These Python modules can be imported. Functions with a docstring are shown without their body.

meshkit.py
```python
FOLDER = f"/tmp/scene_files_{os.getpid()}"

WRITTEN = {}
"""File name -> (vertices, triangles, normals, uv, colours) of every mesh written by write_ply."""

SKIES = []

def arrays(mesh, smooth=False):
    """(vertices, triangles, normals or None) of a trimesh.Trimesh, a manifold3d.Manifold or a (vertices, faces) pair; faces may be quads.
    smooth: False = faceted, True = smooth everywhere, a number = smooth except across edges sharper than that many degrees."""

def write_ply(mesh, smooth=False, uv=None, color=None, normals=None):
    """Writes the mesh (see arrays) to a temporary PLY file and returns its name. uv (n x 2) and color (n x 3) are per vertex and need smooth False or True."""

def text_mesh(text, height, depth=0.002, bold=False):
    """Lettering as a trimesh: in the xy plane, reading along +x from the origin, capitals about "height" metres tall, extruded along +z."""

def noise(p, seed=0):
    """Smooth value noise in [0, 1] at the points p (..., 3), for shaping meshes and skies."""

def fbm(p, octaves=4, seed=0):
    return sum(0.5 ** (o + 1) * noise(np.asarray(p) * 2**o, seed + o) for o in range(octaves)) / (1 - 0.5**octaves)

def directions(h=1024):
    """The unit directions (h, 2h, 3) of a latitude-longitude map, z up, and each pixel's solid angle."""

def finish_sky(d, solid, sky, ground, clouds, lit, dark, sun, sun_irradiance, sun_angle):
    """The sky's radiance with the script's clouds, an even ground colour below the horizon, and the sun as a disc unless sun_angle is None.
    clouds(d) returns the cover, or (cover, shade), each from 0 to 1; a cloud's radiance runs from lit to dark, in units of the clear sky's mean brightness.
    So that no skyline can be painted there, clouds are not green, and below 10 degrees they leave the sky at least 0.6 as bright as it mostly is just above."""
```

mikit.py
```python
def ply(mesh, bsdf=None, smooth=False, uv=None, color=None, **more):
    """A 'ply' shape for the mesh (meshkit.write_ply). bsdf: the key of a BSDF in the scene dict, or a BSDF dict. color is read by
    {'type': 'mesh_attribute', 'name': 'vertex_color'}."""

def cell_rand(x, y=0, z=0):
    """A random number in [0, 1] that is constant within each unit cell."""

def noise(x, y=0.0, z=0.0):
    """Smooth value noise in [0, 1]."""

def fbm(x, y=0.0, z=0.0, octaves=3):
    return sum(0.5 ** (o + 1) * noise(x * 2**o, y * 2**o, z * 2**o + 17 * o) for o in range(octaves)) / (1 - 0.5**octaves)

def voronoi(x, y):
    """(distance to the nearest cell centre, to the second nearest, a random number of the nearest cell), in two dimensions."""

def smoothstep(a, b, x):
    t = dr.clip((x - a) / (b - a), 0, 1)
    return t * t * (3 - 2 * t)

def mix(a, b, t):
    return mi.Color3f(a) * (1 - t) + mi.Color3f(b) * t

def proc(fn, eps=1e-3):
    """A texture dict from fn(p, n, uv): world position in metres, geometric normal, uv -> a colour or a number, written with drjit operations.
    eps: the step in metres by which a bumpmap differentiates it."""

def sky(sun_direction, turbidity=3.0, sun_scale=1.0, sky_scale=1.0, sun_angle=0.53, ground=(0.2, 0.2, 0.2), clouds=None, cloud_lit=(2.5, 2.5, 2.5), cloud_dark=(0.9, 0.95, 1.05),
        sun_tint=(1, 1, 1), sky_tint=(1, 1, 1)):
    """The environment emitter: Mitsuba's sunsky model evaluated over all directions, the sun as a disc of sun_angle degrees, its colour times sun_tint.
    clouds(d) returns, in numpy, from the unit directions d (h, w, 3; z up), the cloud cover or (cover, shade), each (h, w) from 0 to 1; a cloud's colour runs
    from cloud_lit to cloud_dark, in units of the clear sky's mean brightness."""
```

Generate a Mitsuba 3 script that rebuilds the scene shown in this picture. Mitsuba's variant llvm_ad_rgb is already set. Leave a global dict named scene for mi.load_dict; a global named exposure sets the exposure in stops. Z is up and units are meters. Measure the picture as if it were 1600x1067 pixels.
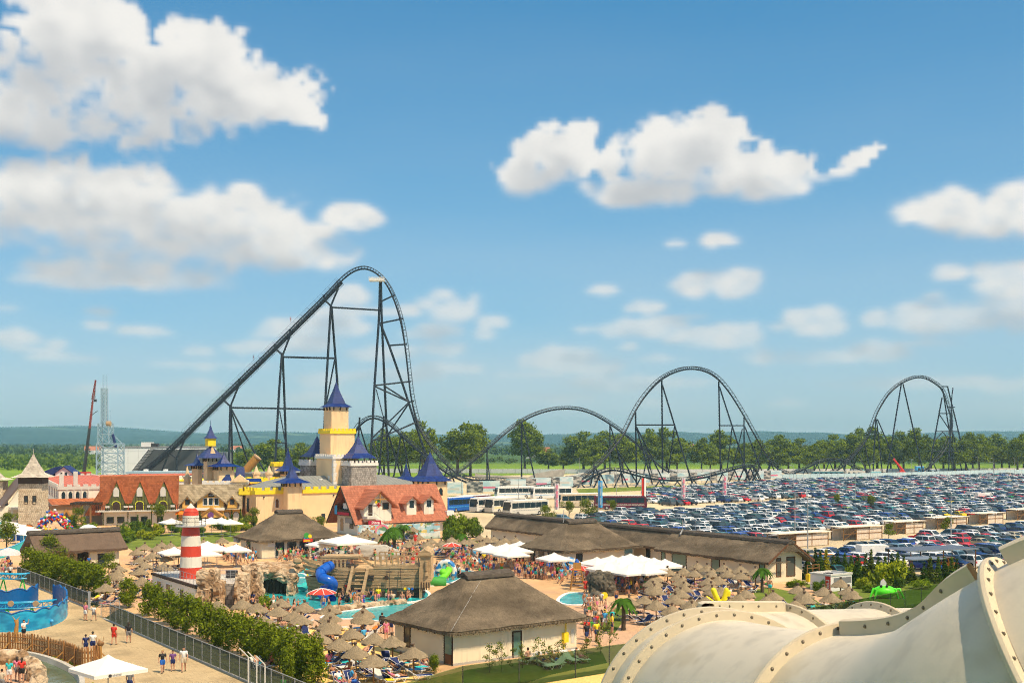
import math, random
import numpy as np
import trimesh, manifold3d as m3
from shapely.geometry import Polygon, Point, box as sbox
import drjit as dr
import mitsuba as mi
import mikit, meshkit

T = mi.ScalarTransform4f
scene, labels = {}, {}

# ------------------------------------------------------------------ camera, sky, exposure
F, HY, CAMH = 1905.0, 688.0, 17.0           # focal length and horizon of the photograph (1600 px wide), eye height in metres
scene['camera'] = {'type': 'perspective', 'fov': math.degrees(2 * math.atan(800 / F)), 'fov_axis': 'x',
                   'principal_point_offset_y': (533.5 - HY) / 1067.0, 'near_clip': 0.1, 'far_clip': 30000.0,
                   'to_world': T().look_at(origin=[0, 0, CAMH], target=[0, 10, CAMH], up=[0, 0, 1])}
exposure = 1.40
SUN = (0.68, -0.66, 1.34)

CLOUDS = [(170, 150, 190, 105), (330, 160, 150, 66), (440, 168, 70, 42), (50, 188, 100, 58), (110, 80, 105, 72), (290, 105, 90, 58), (180, 60, 60, 50),
          (150, 350, 200, 85), (330, 370, 180, 70), (60, 330, 120, 70), (430, 385, 95, 52), (480, 400, 70, 34), (552, 342, 48, 20), (180, 432, 190, 28),
          (870, 250, 72, 50), (828, 280, 56, 34), (905, 225, 36, 34), (955, 245, 18, 26), (1060, 255, 115, 60), (1110, 215, 58, 42), (1190, 278, 88, 44), (1000, 300, 100, 30),
          (1316, 270, 20, 10), (1332, 255, 22, 12), (1350, 243, 22, 10), (1372, 233, 16, 7), (1475, 335, 70, 32), (1550, 345, 70, 35), (1600, 340, 60, 40), (1132, 377, 34, 12), (1055, 382, 15, 6), (1115, 450, 72, 23), (1160, 438, 34, 18),
          (940, 455, 24, 8), (1010, 482, 30, 10), (985, 518, 58, 17), (700, 485, 58, 27), (680, 520, 44, 16), (545, 465, 30, 15), (755, 523, 16, 9),
          (1130, 530, 80, 24), (1260, 510, 64, 24), (1365, 500, 20, 14), (1500, 500, 90, 36), (1580, 480, 70, 50), (1560, 425, 50, 15), (1485, 428, 34, 14),
          (890, 567, 95, 22), (1000, 600, 130, 13), (1370, 552, 62, 17), (690, 545, 34, 15), (715, 578, 44, 10), (850, 622, 80, 9), (155, 509, 24, 7),
          (310, 550, 26, 9), (500, 515, 90, 16), (430, 545, 90, 12), (1250, 560, 120, 14), (100, 560, 60, 8), (1450, 600, 160, 10), (20, 530, 40, 14), (600, 555, 60, 12), (230, 610, 140, 8)]


def clouds(d):
    az, el = np.degrees(np.arctan2(d[..., 0], d[..., 1])), np.degrees(np.arcsin(np.clip(d[..., 2], -1, 1)))
    k = math.degrees(1 / F)
    spec = []
    for x, y, rx, ry in CLOUDS:
        a = math.degrees(math.atan((x - 800) / F))
        spec.append((a, math.degrees(math.atan((HY - y) / F * math.cos(math.radians(a)))), rx * k, ry * k))
    rs = np.random.RandomState(12)
    for _ in range(46):
        spec.append((rs.uniform(-24, 24), rs.uniform(1.6, 6.0), rs.uniform(.5, 2.2), rs.uniform(.12, .34)))
    rs = np.random.RandomState(11)                       # the same kind of scattered cumulus all round, outside the view
    for _ in range(150):
        a, e = rs.uniform(26, 334), rs.uniform(3, 62)
        s = rs.uniform(0.5, 1.3) * (2 + e * 0.12)
        for _ in range(4):
            spec.append(((a + rs.uniform(-2, 2) * s * .7 + 180) % 360 - 180, e + rs.uniform(-.3, .3) * s, s * rs.uniform(.8, 1.5), s * rs.uniform(.4, .7)))
    caz, rel = az[0], el[:, 0]

    def dens(up, right):
        out = np.full(az.shape, -1.0)
        for a, e, ra, re in spec:
            u = ((caz + right - a + 180) % 360 - 180) / ra
            v = rel + up - e
            v = v / (re * np.where(v < 0, .75, 1.1))
            i, j = np.nonzero(np.abs(v) < 1.42)[0], np.nonzero(np.abs(u) < 1.42)[0]
            if len(i) and len(j):
                w = np.ix_(i, j)
                out[w] = np.maximum(out[w], 1 - u[j][None] ** 2 - v[i][:, None] ** 2)
        return out
    base, high = dens(0, 0), dens(1.3, .7)
    on = base > -.97
    q = np.stack([az[on], el[on], 0 * az[on]], -1)
    w = 1.1 * (meshkit.fbm(q * [.8, 1.1, 1] + 7, 3, 31) - .5)
    n = 1.5 * (meshkit.fbm(q * [.55, .8, 1] + w[:, None], 4, 3) - .5) + 1.25 * (meshkit.fbm(q * [1.7, 2.2, 1] + w[:, None], 3, 9) - .5)
    cover, shade = np.zeros(az.shape), np.zeros(az.shape)
    c = np.clip((base[on] + n * 1.15 + .17) / (.40 + .75 * np.clip(high[on], 0, 1) + .5 * (1 - np.clip((el[on] - 3) / 9, 0, 1)) * .6), 0, 1)
    low = np.clip((el[on] - 1.0) / 9, 0, 1)
    cover[on] = c * c * (3 - 2 * c) * (.35 + .65 * low) * (el[on] > .3)
    shade[on] = np.clip(np.clip((high[on] + n * .9 - .05) / .9, 0, 1) * .75 + .9 * np.clip(meshkit.fbm(q * [.9, 1.3, 1] + 40, 3, 5) - .47, 0, 1) + .25 * (1 - low), 0, 1)
    from scipy.ndimage import gaussian_filter
    fine = gaussian_filter(cover, .42, mode=['nearest', 'wrap'])
    cover = np.where(el < 12, gaussian_filter(cover, [.6, .9], mode=['nearest', 'wrap']) * (.70 + .7 * meshkit.fbm(np.stack([az * 1.3, el * 2.2, 0 * az + 5], -1), 3, 8)), fine)
    cover, shade = np.clip(cover, 0, 1), gaussian_filter(shade, .8, mode=['nearest', 'wrap'])
    veil = .80 * np.exp(-np.clip(el, 0, 90) / 8.5) * (.75 + .5 * meshkit.fbm(np.stack([np.sin(np.radians(az)) * 5, np.cos(np.radians(az)) * 5, el * .35], -1), 3, 21)) * (el > -1)
    out = 1 - (1 - cover) * (1 - np.clip(veil, 0, .8))
    return out, (shade * cover + .42 * veil) / np.maximum(cover + veil, 1e-6)


scene['sky'] = mikit.sky(SUN, turbidity=3.0, ground=(.16, .15, .12), clouds=clouds, cloud_lit=(3.7, 3.6, 3.42), cloud_dark=(1.95, 2.04, 2.16), sky_tint=(.20, 1.14, 1.38), sun_tint=(1.0, .95, .85), sun_scale=1.3)
HAZE = 1
HAZE_SIGMA = 1.3e-4

# ------------------------------------------------------------------ from the photograph's pixels to places on the ground


def G(px, py, z=0.0):
    y = F * (CAMH - z) / (py - HY)
    return np.array([(px - 800) / F * y, y, z])


def P(px, py, y):
    return np.array([(px - 800) / F * y, y, CAMH - (py - HY) / F * y])


def GY(px, y):
    return np.array([(px - 800) / F * y, y, 0.0])


# ------------------------------------------------------------------ mesh building


def unit(v):
    v = np.asarray(v, float)
    return v / (np.linalg.norm(v) + 1e-12)


class MB:
    def __init__(s):
        s.v, s.f, s.n, s.c = [], [], 0, []

    def add(s, v, f, col=None):
        v, f = np.asarray(v, float), np.asarray(f, int)
        if f.shape[1] == 4:
            f = np.vstack([f[:, [0, 1, 2]], f[:, [0, 2, 3]]])
        s.v.append(v)
        s.f.append(f + s.n)
        s.n += len(v)
        s.c.append(np.broadcast_to(np.asarray((1, 1, 1) if col is None else col, float), (len(v), 3)))
        return s

    def mesh(s, m, col=None, M=None):
        v = np.asarray(m.vertices)
        if M is not None:
            v = v @ M[:3, :3].T + M[:3, 3]
        return s.add(v, np.asarray(m.faces), col)

    def mb(s, o, M=None):
        v, f = o.out()
        if M is not None:
            v = v @ M[:3, :3].T + M[:3, 3]
        s.v.append(v)
        s.f.append(f + s.n)
        s.n += len(v)
        s.c.append(np.vstack(o.c))
        return s

    def box(s, x0, x1, y0, y1, z0, z1, col=None, top=(1, 1)):
        cx, cy, a, b = (x0 + x1) / 2, (y0 + y1) / 2, top[0], top[1]
        v = [(x, y, z0) for x, y in ((x0, y0), (x1, y0), (x1, y1), (x0, y1))] + [(cx + (x - cx) * a, cy + (y - cy) * b, z1) for x, y in ((x0, y0), (x1, y0), (x1, y1), (x0, y1))]
        return s.add(v, [(3, 2, 1, 0), (4, 5, 6, 7), (0, 1, 5, 4), (1, 2, 6, 5), (2, 3, 7, 6), (3, 0, 4, 7)], col)

    def cyl(s, p0, p1, r0, r1=None, n=8, col=None, cap=True):
        r1 = r0 if r1 is None else r1
        p0, p1 = np.asarray(p0, float), np.asarray(p1, float)
        t = unit(p1 - p0)
        a = unit(np.cross(t, [0, 0, 1] if abs(t[2]) < .9 else [1, 0, 0]))
        b = np.cross(t, a)
        an = np.arange(n) * 2 * math.pi / n + math.pi / n
        ring = np.cos(an)[:, None] * a + np.sin(an)[:, None] * b
        v = np.vstack([p0 + ring * r0, p1 + ring * r1, [p0, p1]])
        f = []
        for i in range(n):
            j = (i + 1) % n
            f += [(i, j, n + j), (i, n + j, n + i)]
            if cap:
                f += [(j, i, 2 * n), (n + i, n + j, 2 * n + 1)]
        return s.add(v, f, col)

    def tube(s, pts, r, n=8, col=None, cap=True):
        p = np.asarray(pts, float)
        rr = np.broadcast_to(r, (len(p),))
        t = np.gradient(p, axis=0)
        t /= np.linalg.norm(t, axis=1, keepdims=True) + 1e-12
        a = unit(np.cross(t[0], [0, 0, 1] if abs(t[0][2]) < .9 else [1, 0, 0]))
        an = np.arange(n) * 2 * math.pi / n
        rings = []
        for i in range(len(p)):
            a = unit(a - t[i] * (a @ t[i]))
            b = np.cross(t[i], a)
            rings.append(p[i] + rr[i] * (np.cos(an)[:, None] * a + np.sin(an)[:, None] * b))
        v = np.vstack(rings + [p[:1], p[-1:]])
        f, m = [], len(p)
        for i in range(m - 1):
            for j in range(n):
                k = (j + 1) % n
                f += [(i * n + j, i * n + k, (i + 1) * n + k), (i * n + j, (i + 1) * n + k, (i + 1) * n + j)]
        if cap:
            for j in range(n):
                k = (j + 1) % n
                f += [(k, j, m * n), ((m - 1) * n + j, (m - 1) * n + k, m * n + 1)]
        return s.add(v, f, col)

    def rev(s, prof, n=16, c=(0, 0), col=None, squash=None):
        prof = np.asarray(prof, float)
        an = np.arange(n) * 2 * math.pi / n
        v = np.concatenate([np.stack([c[0] + r * np.cos(an), c[1] + r * np.sin(an), 0 * an + z], 1) for r, z in prof])
        f = []
        for i in range(len(prof) - 1):
            for j in range(n):
                k = (j + 1) % n
                f += [(i * n + j, i * n + k, (i + 1) * n + k), (i * n + j, (i + 1) * n + k, (i + 1) * n + j)]
        return s.add(v, f, col)

    def poly(s, pts, col=None):
        return s.add(pts, [(0, i, i + 1) for i in range(1, len(pts) - 1)], col)

    def prism(s, pts2, y0, y1, plane='xz', col=None):
        """a polygon in the plane (xz, or xy), pushed out along the third axis from y0 to y1"""
        m = trimesh.creation.extrude_polygon(Polygon(pts2) if not hasattr(pts2, 'exterior') else pts2, 1.0, engine='earcut')
        v = np.array(m.vertices)
        if plane == 'xz':
            w = np.stack([v[:, 0], y1 + (y0 - y1) * v[:, 2], v[:, 1]], 1)
        elif plane == 'yz':
            w = np.stack([y0 + (y1 - y0) * v[:, 2], v[:, 0], v[:, 1]], 1)
        else:
            w = np.stack([v[:, 0], v[:, 1], y0 + (y1 - y0) * v[:, 2]], 1)
        return s.add(w, m.faces, col)

    def out(s):
        return np.vstack(s.v), np.vstack(s.f)

    def cols(s):
        return np.vstack(s.c)


def Mt(x=0, y=0, z=0, rz=0, sx=1, sy=None, sz=None):
    c, n = math.cos(rz), math.sin(rz)
    sy, sz = sx if sy is None else sy, sx if sz is None else sz
    return np.array([[c * sx, -n * sy, 0, x], [n * sx, c * sy, 0, y], [0, 0, sz, z], [0, 0, 0, 1.0]])


def num(name):
    if name not in scene and name not in labels:
        return name
    k = num.k.get(name, 1)
    while f'{name}_{k:03d}' in scene or f'{name}_{k:03d}' in labels:
        k += 1
    num.k[name] = k
    return f'{name}_{k:03d}'


num.k = {}


def thing(name, label, cat, group=None, kind=None):
    key = num(name)
    labels[key] = {'label': label, 'category': cat}
    if group:
        labels[key]['group'] = group
    return key


def put(key, mb, bsdf, M=None, smooth=False, color=False):
    v, f = mb.out()
    if M is not None:
        v = v @ M[:3, :3].T + M[:3, 3]
    scene[key] = mikit.ply((v, f), bsdf, smooth=smooth, **({'color': mb.cols()} if color else {}))
    return key


def part(parent, name, mb, bsdf, M=None, smooth=False, label=None, kind=None, color=False):
    key = put(num(parent + '__' + name), mb, bsdf, M, smooth, color)
    if label or kind:
        labels[key] = {**({'label': label} if label else {}), **({'kind': kind} if kind else {})}
    return key


def structure(name, mb, bsdf, M=None, smooth=False, color=False, kind='structure', label=None, cat=None):
    key = put(num(name), mb, bsdf, M, smooth, color)
    labels[key] = {'kind': kind, **({'label': label} if label else {}), **({'category': cat} if cat else {})}
    return key


KEPT = {}


def group(name, parts):
    """a kind that is copied: {part: (mesh, bsdf, smooth, with vertex colours)}"""
    scene[name] = {'type': 'shapegroup'}
    for k, (mb, bsdf, smooth, *col) in parts.items():
        if (id(mb), smooth) not in KEPT:
            KEPT[id(mb), smooth] = (mb, mikit.ply(mb.out(), None, smooth=smooth, **({'color': mb.cols()} if col and col[0] else {})))
        scene[name][k] = {**KEPT[id(mb), smooth][1], 'bsdf': {'type': 'ref', 'id': bsdf}}


def inst(name, grp, M, label=None, cat=None, grp_label=None, parent=None):
    key = num(name if parent is None else parent + '__' + name)
    scene[key] = {'type': 'instance', 'to_world': T(M.tolist()), 'of': {'type': 'ref', 'id': grp}}
    if label:
        labels[key] = {'label': label, **({'category': cat} if cat else {}), **({'group': grp_label} if grp_label else {})}
    return key


ONES = 'zeroth first second third fourth fifth sixth seventh eighth ninth tenth eleventh twelfth thirteenth fourteenth fifteenth sixteenth seventeenth eighteenth nineteenth'.split()
TENS = ['', '', 'twent', 'thirt', 'fort', 'fift', 'sixt', 'sevent', 'eight', 'ninet']


def ordw(n):
    if n < 20:
        return ONES[n]
    if n < 100:
        return TENS[n // 10] + ('ieth' if n % 10 == 0 else 'y-' + ONES[n % 10])
    return 'hundred-and-' + ordw(n - 100) if n > 100 else 'hundredth'


LATER = []


def inst_later(name, grp, M, label, cat, grp_label):
    """as inst, but its label gets 'nth from the left' among those of the same look and place once all are known"""
    key = inst(name, grp, M, label, cat, grp_label)
    LATER.append((label, M[0, 3] / M[1, 3], key))
    return key


def rank_labels():
    seen = {}
    for label, x, key in sorted(LATER):
        seen.setdefault(label, []).append(key)
    for label, keys in seen.items():
        for i, key in enumerate(keys):
            if len(keys) > 1:
                labels[key]['label'] = f'{label}, {ordw(i + 1)} from left'


def spline(pts, n=12):
    from scipy.interpolate import CubicSpline
    p = np.asarray(pts, float)
    t = np.concatenate([[0], np.cumsum(np.sqrt(np.linalg.norm(np.diff(p, axis=0), axis=1)))])
    return CubicSpline(t, p)(np.linspace(0, t[-1], n * (len(p) - 1) + 1))


def resample(p, step):
    s = np.concatenate([[0], np.cumsum(np.linalg.norm(np.diff(p, axis=0), axis=1))])
    q = np.linspace(0, s[-1], max(2, int(s[-1] / step)))
    return np.stack([np.interp(q, s, p[:, k]) for k in range(p.shape[1])], 1)


# ------------------------------------------------------------------ materials


def rgb(*c):
    return {'type': 'rgb', 'value': list(c)}


def mat(name, col, rough=.7, metal=0.0, spec=.4, clear=0.0, bump=None, bscale=1.0):
    tex = mikit.proc(col) if callable(col) else ({'type': 'mesh_attribute', 'name': 'vertex_color'} if col == 'vertex' else rgb(*col))
    b = {'type': 'principled', 'base_color': tex, 'roughness': rough, 'metallic': metal, 'specular': spec}
    if clear:
        b['clearcoat'], b['clearcoat_gloss'] = clear, .9
    if bump is not None:
        b = {'type': 'bumpmap', 'arbitrary': mikit.proc(bump, eps=.02), 'scale': bscale, 'bsdf': b}
    scene[name] = {'type': 'twosided', 'bsdf': b}


nz, fb, vor, ss, mx, cr = mikit.noise, mikit.fbm, mikit.voronoi, mikit.smoothstep, mikit.mix, mikit.cell_rand
# a plain palette
PAL = dict(white=(.74, .73, .70), offwhite=(.62, .60, .54), grey=(.32, .33, .34), midgrey=(.2, .2, .21), dark=(.035, .035, .04), black=(.015, .015, .018), red=(.62, .035, .02), crimson=(.42, .015, .05),
           orange=(.75, .22, .02), yellow=(.85, .58, .01), lemon=(.78, .78, .03), green=(.05, .32, .05), lime=(.18, .72, .03), teal=(.02, .34, .38), blue=(.015, .12, .5), sky_blue=(.06, .38, .72), navy=(.012, .025, .12),
           pink=(.72, .2, .3), purple=(.16, .06, .22), brown=(.14, .06, .025), tan=(.45, .3, .16), wood=(.25, .125, .045), darkwood=(.055, .032, .02), skin=(.55, .29, .18), skin_tan=(.40, .19, .10), hair=(.03, .018, .01), blond=(.38, .24, .08),
           steel=(.40, .41, .42), concrete=(.40, .39, .36), khaki=(.3, .26, .15), turquoise=(.03, .5, .52), cream=(.72, .55, .34), maroon=(.10, .012, .03), olive=(.12, .14, .04), beige=(.55, .46, .33))
for _k, _c in PAL.items():
    mat(_k, _c, .6)
mat('glass_dark', (.014, .030, .042), .1, spec=.6)  # blue tint in the base stands in for sky mirrored in the panes
mat('tyre', (.018, .018, .018), .8)
mat('chrome', (.6, .6, .6), .25, metal=1.0)
mat('coaster_steel', (.007, .013, .028), .5, spec=.35)
mat('coaster_rail', (.028, .036, .05), .42, spec=.45)
mat('leaf', 'vertex', .7, spec=.25)
mat('paint', 'vertex', .35, spec=.5, clear=.3)
mat('matte', 'vertex', .75, spec=.3)
scene['leaf'] = {'type': 'principledthin', 'base_color': {'type': 'mesh_attribute', 'name': 'vertex_color'}, 'roughness': .65, 'spec_trans': 0.0, 'diff_trans': .42, 'spec_tint': 0.0, 'eta': 1.3}
scene['fence_glass'] = {'type': 'thindielectric', 'int_ior': 1.3, 'specular_transmittance': rgb(.17, .31, .2)}
scene['mesh_net'] = {'type': 'twosided', 'bsdf': {'type': 'principled', 'base_color': rgb(.12, .12, .11), 'roughness': .6}}


def _thatch(p, n, uv):
    a = fb(p.x * 1.1, p.y * 1.1, p.z * 1.4)
    b = nz(p.x * 8, p.y * 8, p.z * 2.2)
    c = nz(p.x * 30, p.y * 30, p.z * 6)
    return mx((.060, .045, .031), (.27, .215, .15), a * .40 + b * .30 + c * .36) * (.60 + .55 * ss(.25, .75, fb(p.x * .35, p.y * .35, p.z * .9 + 3, 4)))


mat('thatch', _thatch, .9, spec=.1, bump=lambda p, n, uv: nz(p.x * 14, p.y * 14, p.z * 6), bscale=.10)


def _straw(p, n, uv):
    a = nz(p.x * 30, p.y * 30, p.z * 12)
    return mx((.15, .115, .07), (.42, .335, .22), a * .75 + .25 * nz(p.x * 3, p.y * 3, p.z * 3))


mat('straw', _straw, .9, spec=.1, bump=lambda p, n, uv: nz(p.x * 26, p.y * 26, p.z * 12), bscale=.05)


def plaster(c):
    def f(p, n, uv):
        a = fb(p.x * .5, p.y * .5, p.z * .5)
        s = nz((p.x + p.y) * 3.2, p.z * .35, 3.0)
        st = ss(.56, .74, nz((p.x * 1.3 + p.y * .9) * 2.6, p.z * .22, 8.)) * ss(.35, .7, fb(p.x * .3, p.y * .3, p.z * .3 + 5))
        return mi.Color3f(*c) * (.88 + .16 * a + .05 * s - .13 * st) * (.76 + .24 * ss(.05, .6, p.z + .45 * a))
    return f


mat('plaster_cream', plaster((.82, .60, .35)), .85)
mat('plaster_hut', plaster((.80, .71, .52)), .85)
mat('plaster_white', plaster((.78, .74, .62)), .85)
mat('plaster_ochre', plaster((.78, .48, .12)), .85)
mat('plaster_grey', plaster((.42, .43, .38)), .85)


def _stone(p, n, uv):
    u, v = (p.x + p.y) * 1.25, p.z * 3.2
    row = dr.floor(v)
    u = u + .5 * cr(row, 3.0)
    r = cr(dr.floor(u * 2), row)
    e = dr.minimum(dr.minimum(u * 2 - dr.floor(u * 2), 1 - (u * 2 - dr.floor(u * 2))) * .6, dr.minimum(v - row, 1 - (v - row)))
    a = fb(p.x * 1.5, p.y * 1.5, p.z * 1.5)
    base = mx((.40, .29, .17), (.80, .68, .50), r * .6 + a * .5)
    return base * (.6 + .4 * ss(.02, .12, e))


mat('stone_wall', _stone, .9)


def _greystone(p, n, uv):
    u, v = (p.x + p.y) * .9, p.z * 2.2
    row = dr.floor(v)
    u = u + .5 * cr(row, 3.0)
    r = cr(dr.floor(u * 2), row)
    e = dr.minimum(dr.minimum(u * 2 - dr.floor(u * 2), 1 - (u * 2 - dr.floor(u * 2))) * .6, dr.minimum(v - row, 1 - (v - row)))
    return mx((.20, .19, .18), (.48, .45, .42), r * .7 + .3 * nz(p.x * 4, p.y * 4, p.z * 4)) * (.55 + .45 * ss(.02, .12, e))


mat('grey_stone', _greystone, .9)


def tile(c0, c1, sx=2.6, sz=2.6):
    def f(p, n, uv):
        row = dr.floor(p.z * sz)
        u = (p.x + p.y) * sx + .5 * cr(row, 9.0)
        r = cr(dr.floor(u), row)
        fr = p.z * sz - row
        return mx(c0, c1, r * .55 + .45 * fb(p.x * .7, p.y * .7, p.z * .7)) * (.72 + .28 * ss(.0, .25, fr))
    return f


mat('tile_orange', tile((.24, .058, .018), (.56, .18, .065)), .65, bump=lambda p, n, uv: p.z * 2.6 - dr.floor(p.z * 2.6), bscale=.06)
mat('tile_red', tile((.28, .078, .036), (.56, .20, .11)), .65, bump=lambda p, n, uv: p.z * 2.6 - dr.floor(p.z * 2.6), bscale=.05)
mat('shingle_brown', tile((.16, .12, .07), (.50, .41, .27), 1.6, 2.2), .8, bump=lambda p, n, uv: p.z * 2.2 - dr.floor(p.z * 2.2), bscale=.06)
mat('roof_blue', tile((.003, .014, .10), (.006, .034, .22), 1.2, 1.6), .42, spec=.4, clear=.1)
mat('roof_grey', lambda p, n, uv: mx((.17, .18, .17), (.27, .28, .26), ss(.1, .35, dr.abs((p.x * .8 + p.y * .6) * 1.2 - dr.floor((p.x * .8 + p.y * .6) * 1.2) - .5)) * .5 + .5 * fb(p.x, p.y, p.z)), .6)


def _rock(p, n, uv):
    a = fb(p.x * .7, p.y * .7, p.z * .7, 4)
    b = fb(p.x * 3.1, p.y * 3.1, p.z * 3.1, 3)
    c = mx((.40, .26, .14), (.72, .59, .42), b * .55 + a * .45)
    c = mx(c, (.26, .14, .06), ss(.48, .66, fb(p.x * 1.3 + 9, p.y * 1.3, p.z * .5, 3)) * .75)
    return mx(c, (.07, .05, .035), ss(.56, .68, fb(p.x * 2.6, p.y * 2.6 + 4, p.z * 2.6, 3)) * .6)


mat('rock', _rock, .85, bump=lambda p, n, uv: fb(p.x * 2.5, p.y * 2.5, p.z * 2.5, 4), bscale=.35)
mat('dark_rock', lambda p, n, uv: mx((.03, .028, .025), (.20, .17, .12), fb(p.x * 1.4, p.y * 1.4, p.z * 1.4, 4)), .85, bump=lambda p, n, uv: fb(p.x * 2, p.y * 2, p.z * 2, 4), bscale=.3)


def _plank(p, n, uv):
    g = fb(p.x * 1.3, p.y * 1.3, p.z * 13, 3)
    w = fb(p.x * .6, p.y * .6, p.z * .9 + 5, 3)
    return mx((.13, .08, .04), (.60, .43, .24), g * .6 + w * .45)


mat('ship_wood', _plank, .8, bump=lambda p, n, uv: fb(p.x * 1.5, p.y * 1.5, p.z * 12, 3), bscale=.05)
mat('fence_wood', lambda p, n, uv: mx((.17, .07, .02), (.46, .22, .07), fb(p.x * 9, p.y * 9, p.z * 1.2, 3)), .75)
mat('post_wood', lambda p, n, uv: mx((.30, .14, .03), (.52, .27, .07), fb(p.x * 9, p.y * 9, p.z * 1.2, 3)), .7)
mat('water', lambda p, n, uv: mx((.005, .22, .27), (.05, .48, .50), fb(p.x * 1.1, p.y * .7, 0., 3) * .7 + .35 * ss(.45, .6, vor(p.x * 1.2, p.y * .8)[1] - vor(p.x * 1.2, p.y * .8)[0])), .12, spec=.5,
    bump=lambda p, n, uv: fb(p.x * 2.4, p.y * 1.6, 0., 3), bscale=.10)
mat('pond', lambda p, n, uv: mx((.045, .075, .035), (.10, .13, .06), fb(p.x * .8, p.y * .8, 0., 3)), .15, spec=.5, bump=lambda p, n, uv: fb(p.x * 2.4, p.y * 1.6, 0., 3), bscale=.03)


def _grass(p, n, uv):
    a = fb(p.x * .35, p.y * .35, 0., 4)
    return mx((.05, .085, .012), (.15, .19, .035), a + .25 * nz(p.x * 5, p.y * 5, 0.))


mat('grass', _grass, .9, spec=.1)


def _fields(p, n, uv):
    # meadows, ploughed strips and pale crops, as far as the hills
    a, b = p.x * .8 + p.y * .25, p.y - p.x * .25
    c = cr(dr.floor(a / 260), dr.floor(b / 420 + 3 * cr(dr.floor(a / 260), 5.)))
    f = fb(p.x / 60, p.y / 60, 0., 4)
    near = mx((.065, .13, .012), (.16, .24, .026), f)
    far = mx(mx((.02, .05, .018), (.07, .12, .03), c), (.18, .18, .07), ss(.84, .92, c))
    return mx(near, far, ss(760, 1000, p.y))


mat('fields', _fields, .95, spec=.1)


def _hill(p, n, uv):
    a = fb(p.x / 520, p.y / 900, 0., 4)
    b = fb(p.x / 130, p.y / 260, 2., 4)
    c = mx((.004, .026, .034), (.010, .042, .040), b)  # spruce green pushed towards blue; distance haze is partly put into this colour
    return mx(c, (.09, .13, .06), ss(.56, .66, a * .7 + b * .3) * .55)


mat('hills', _hill, .95, spec=.1)


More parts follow.
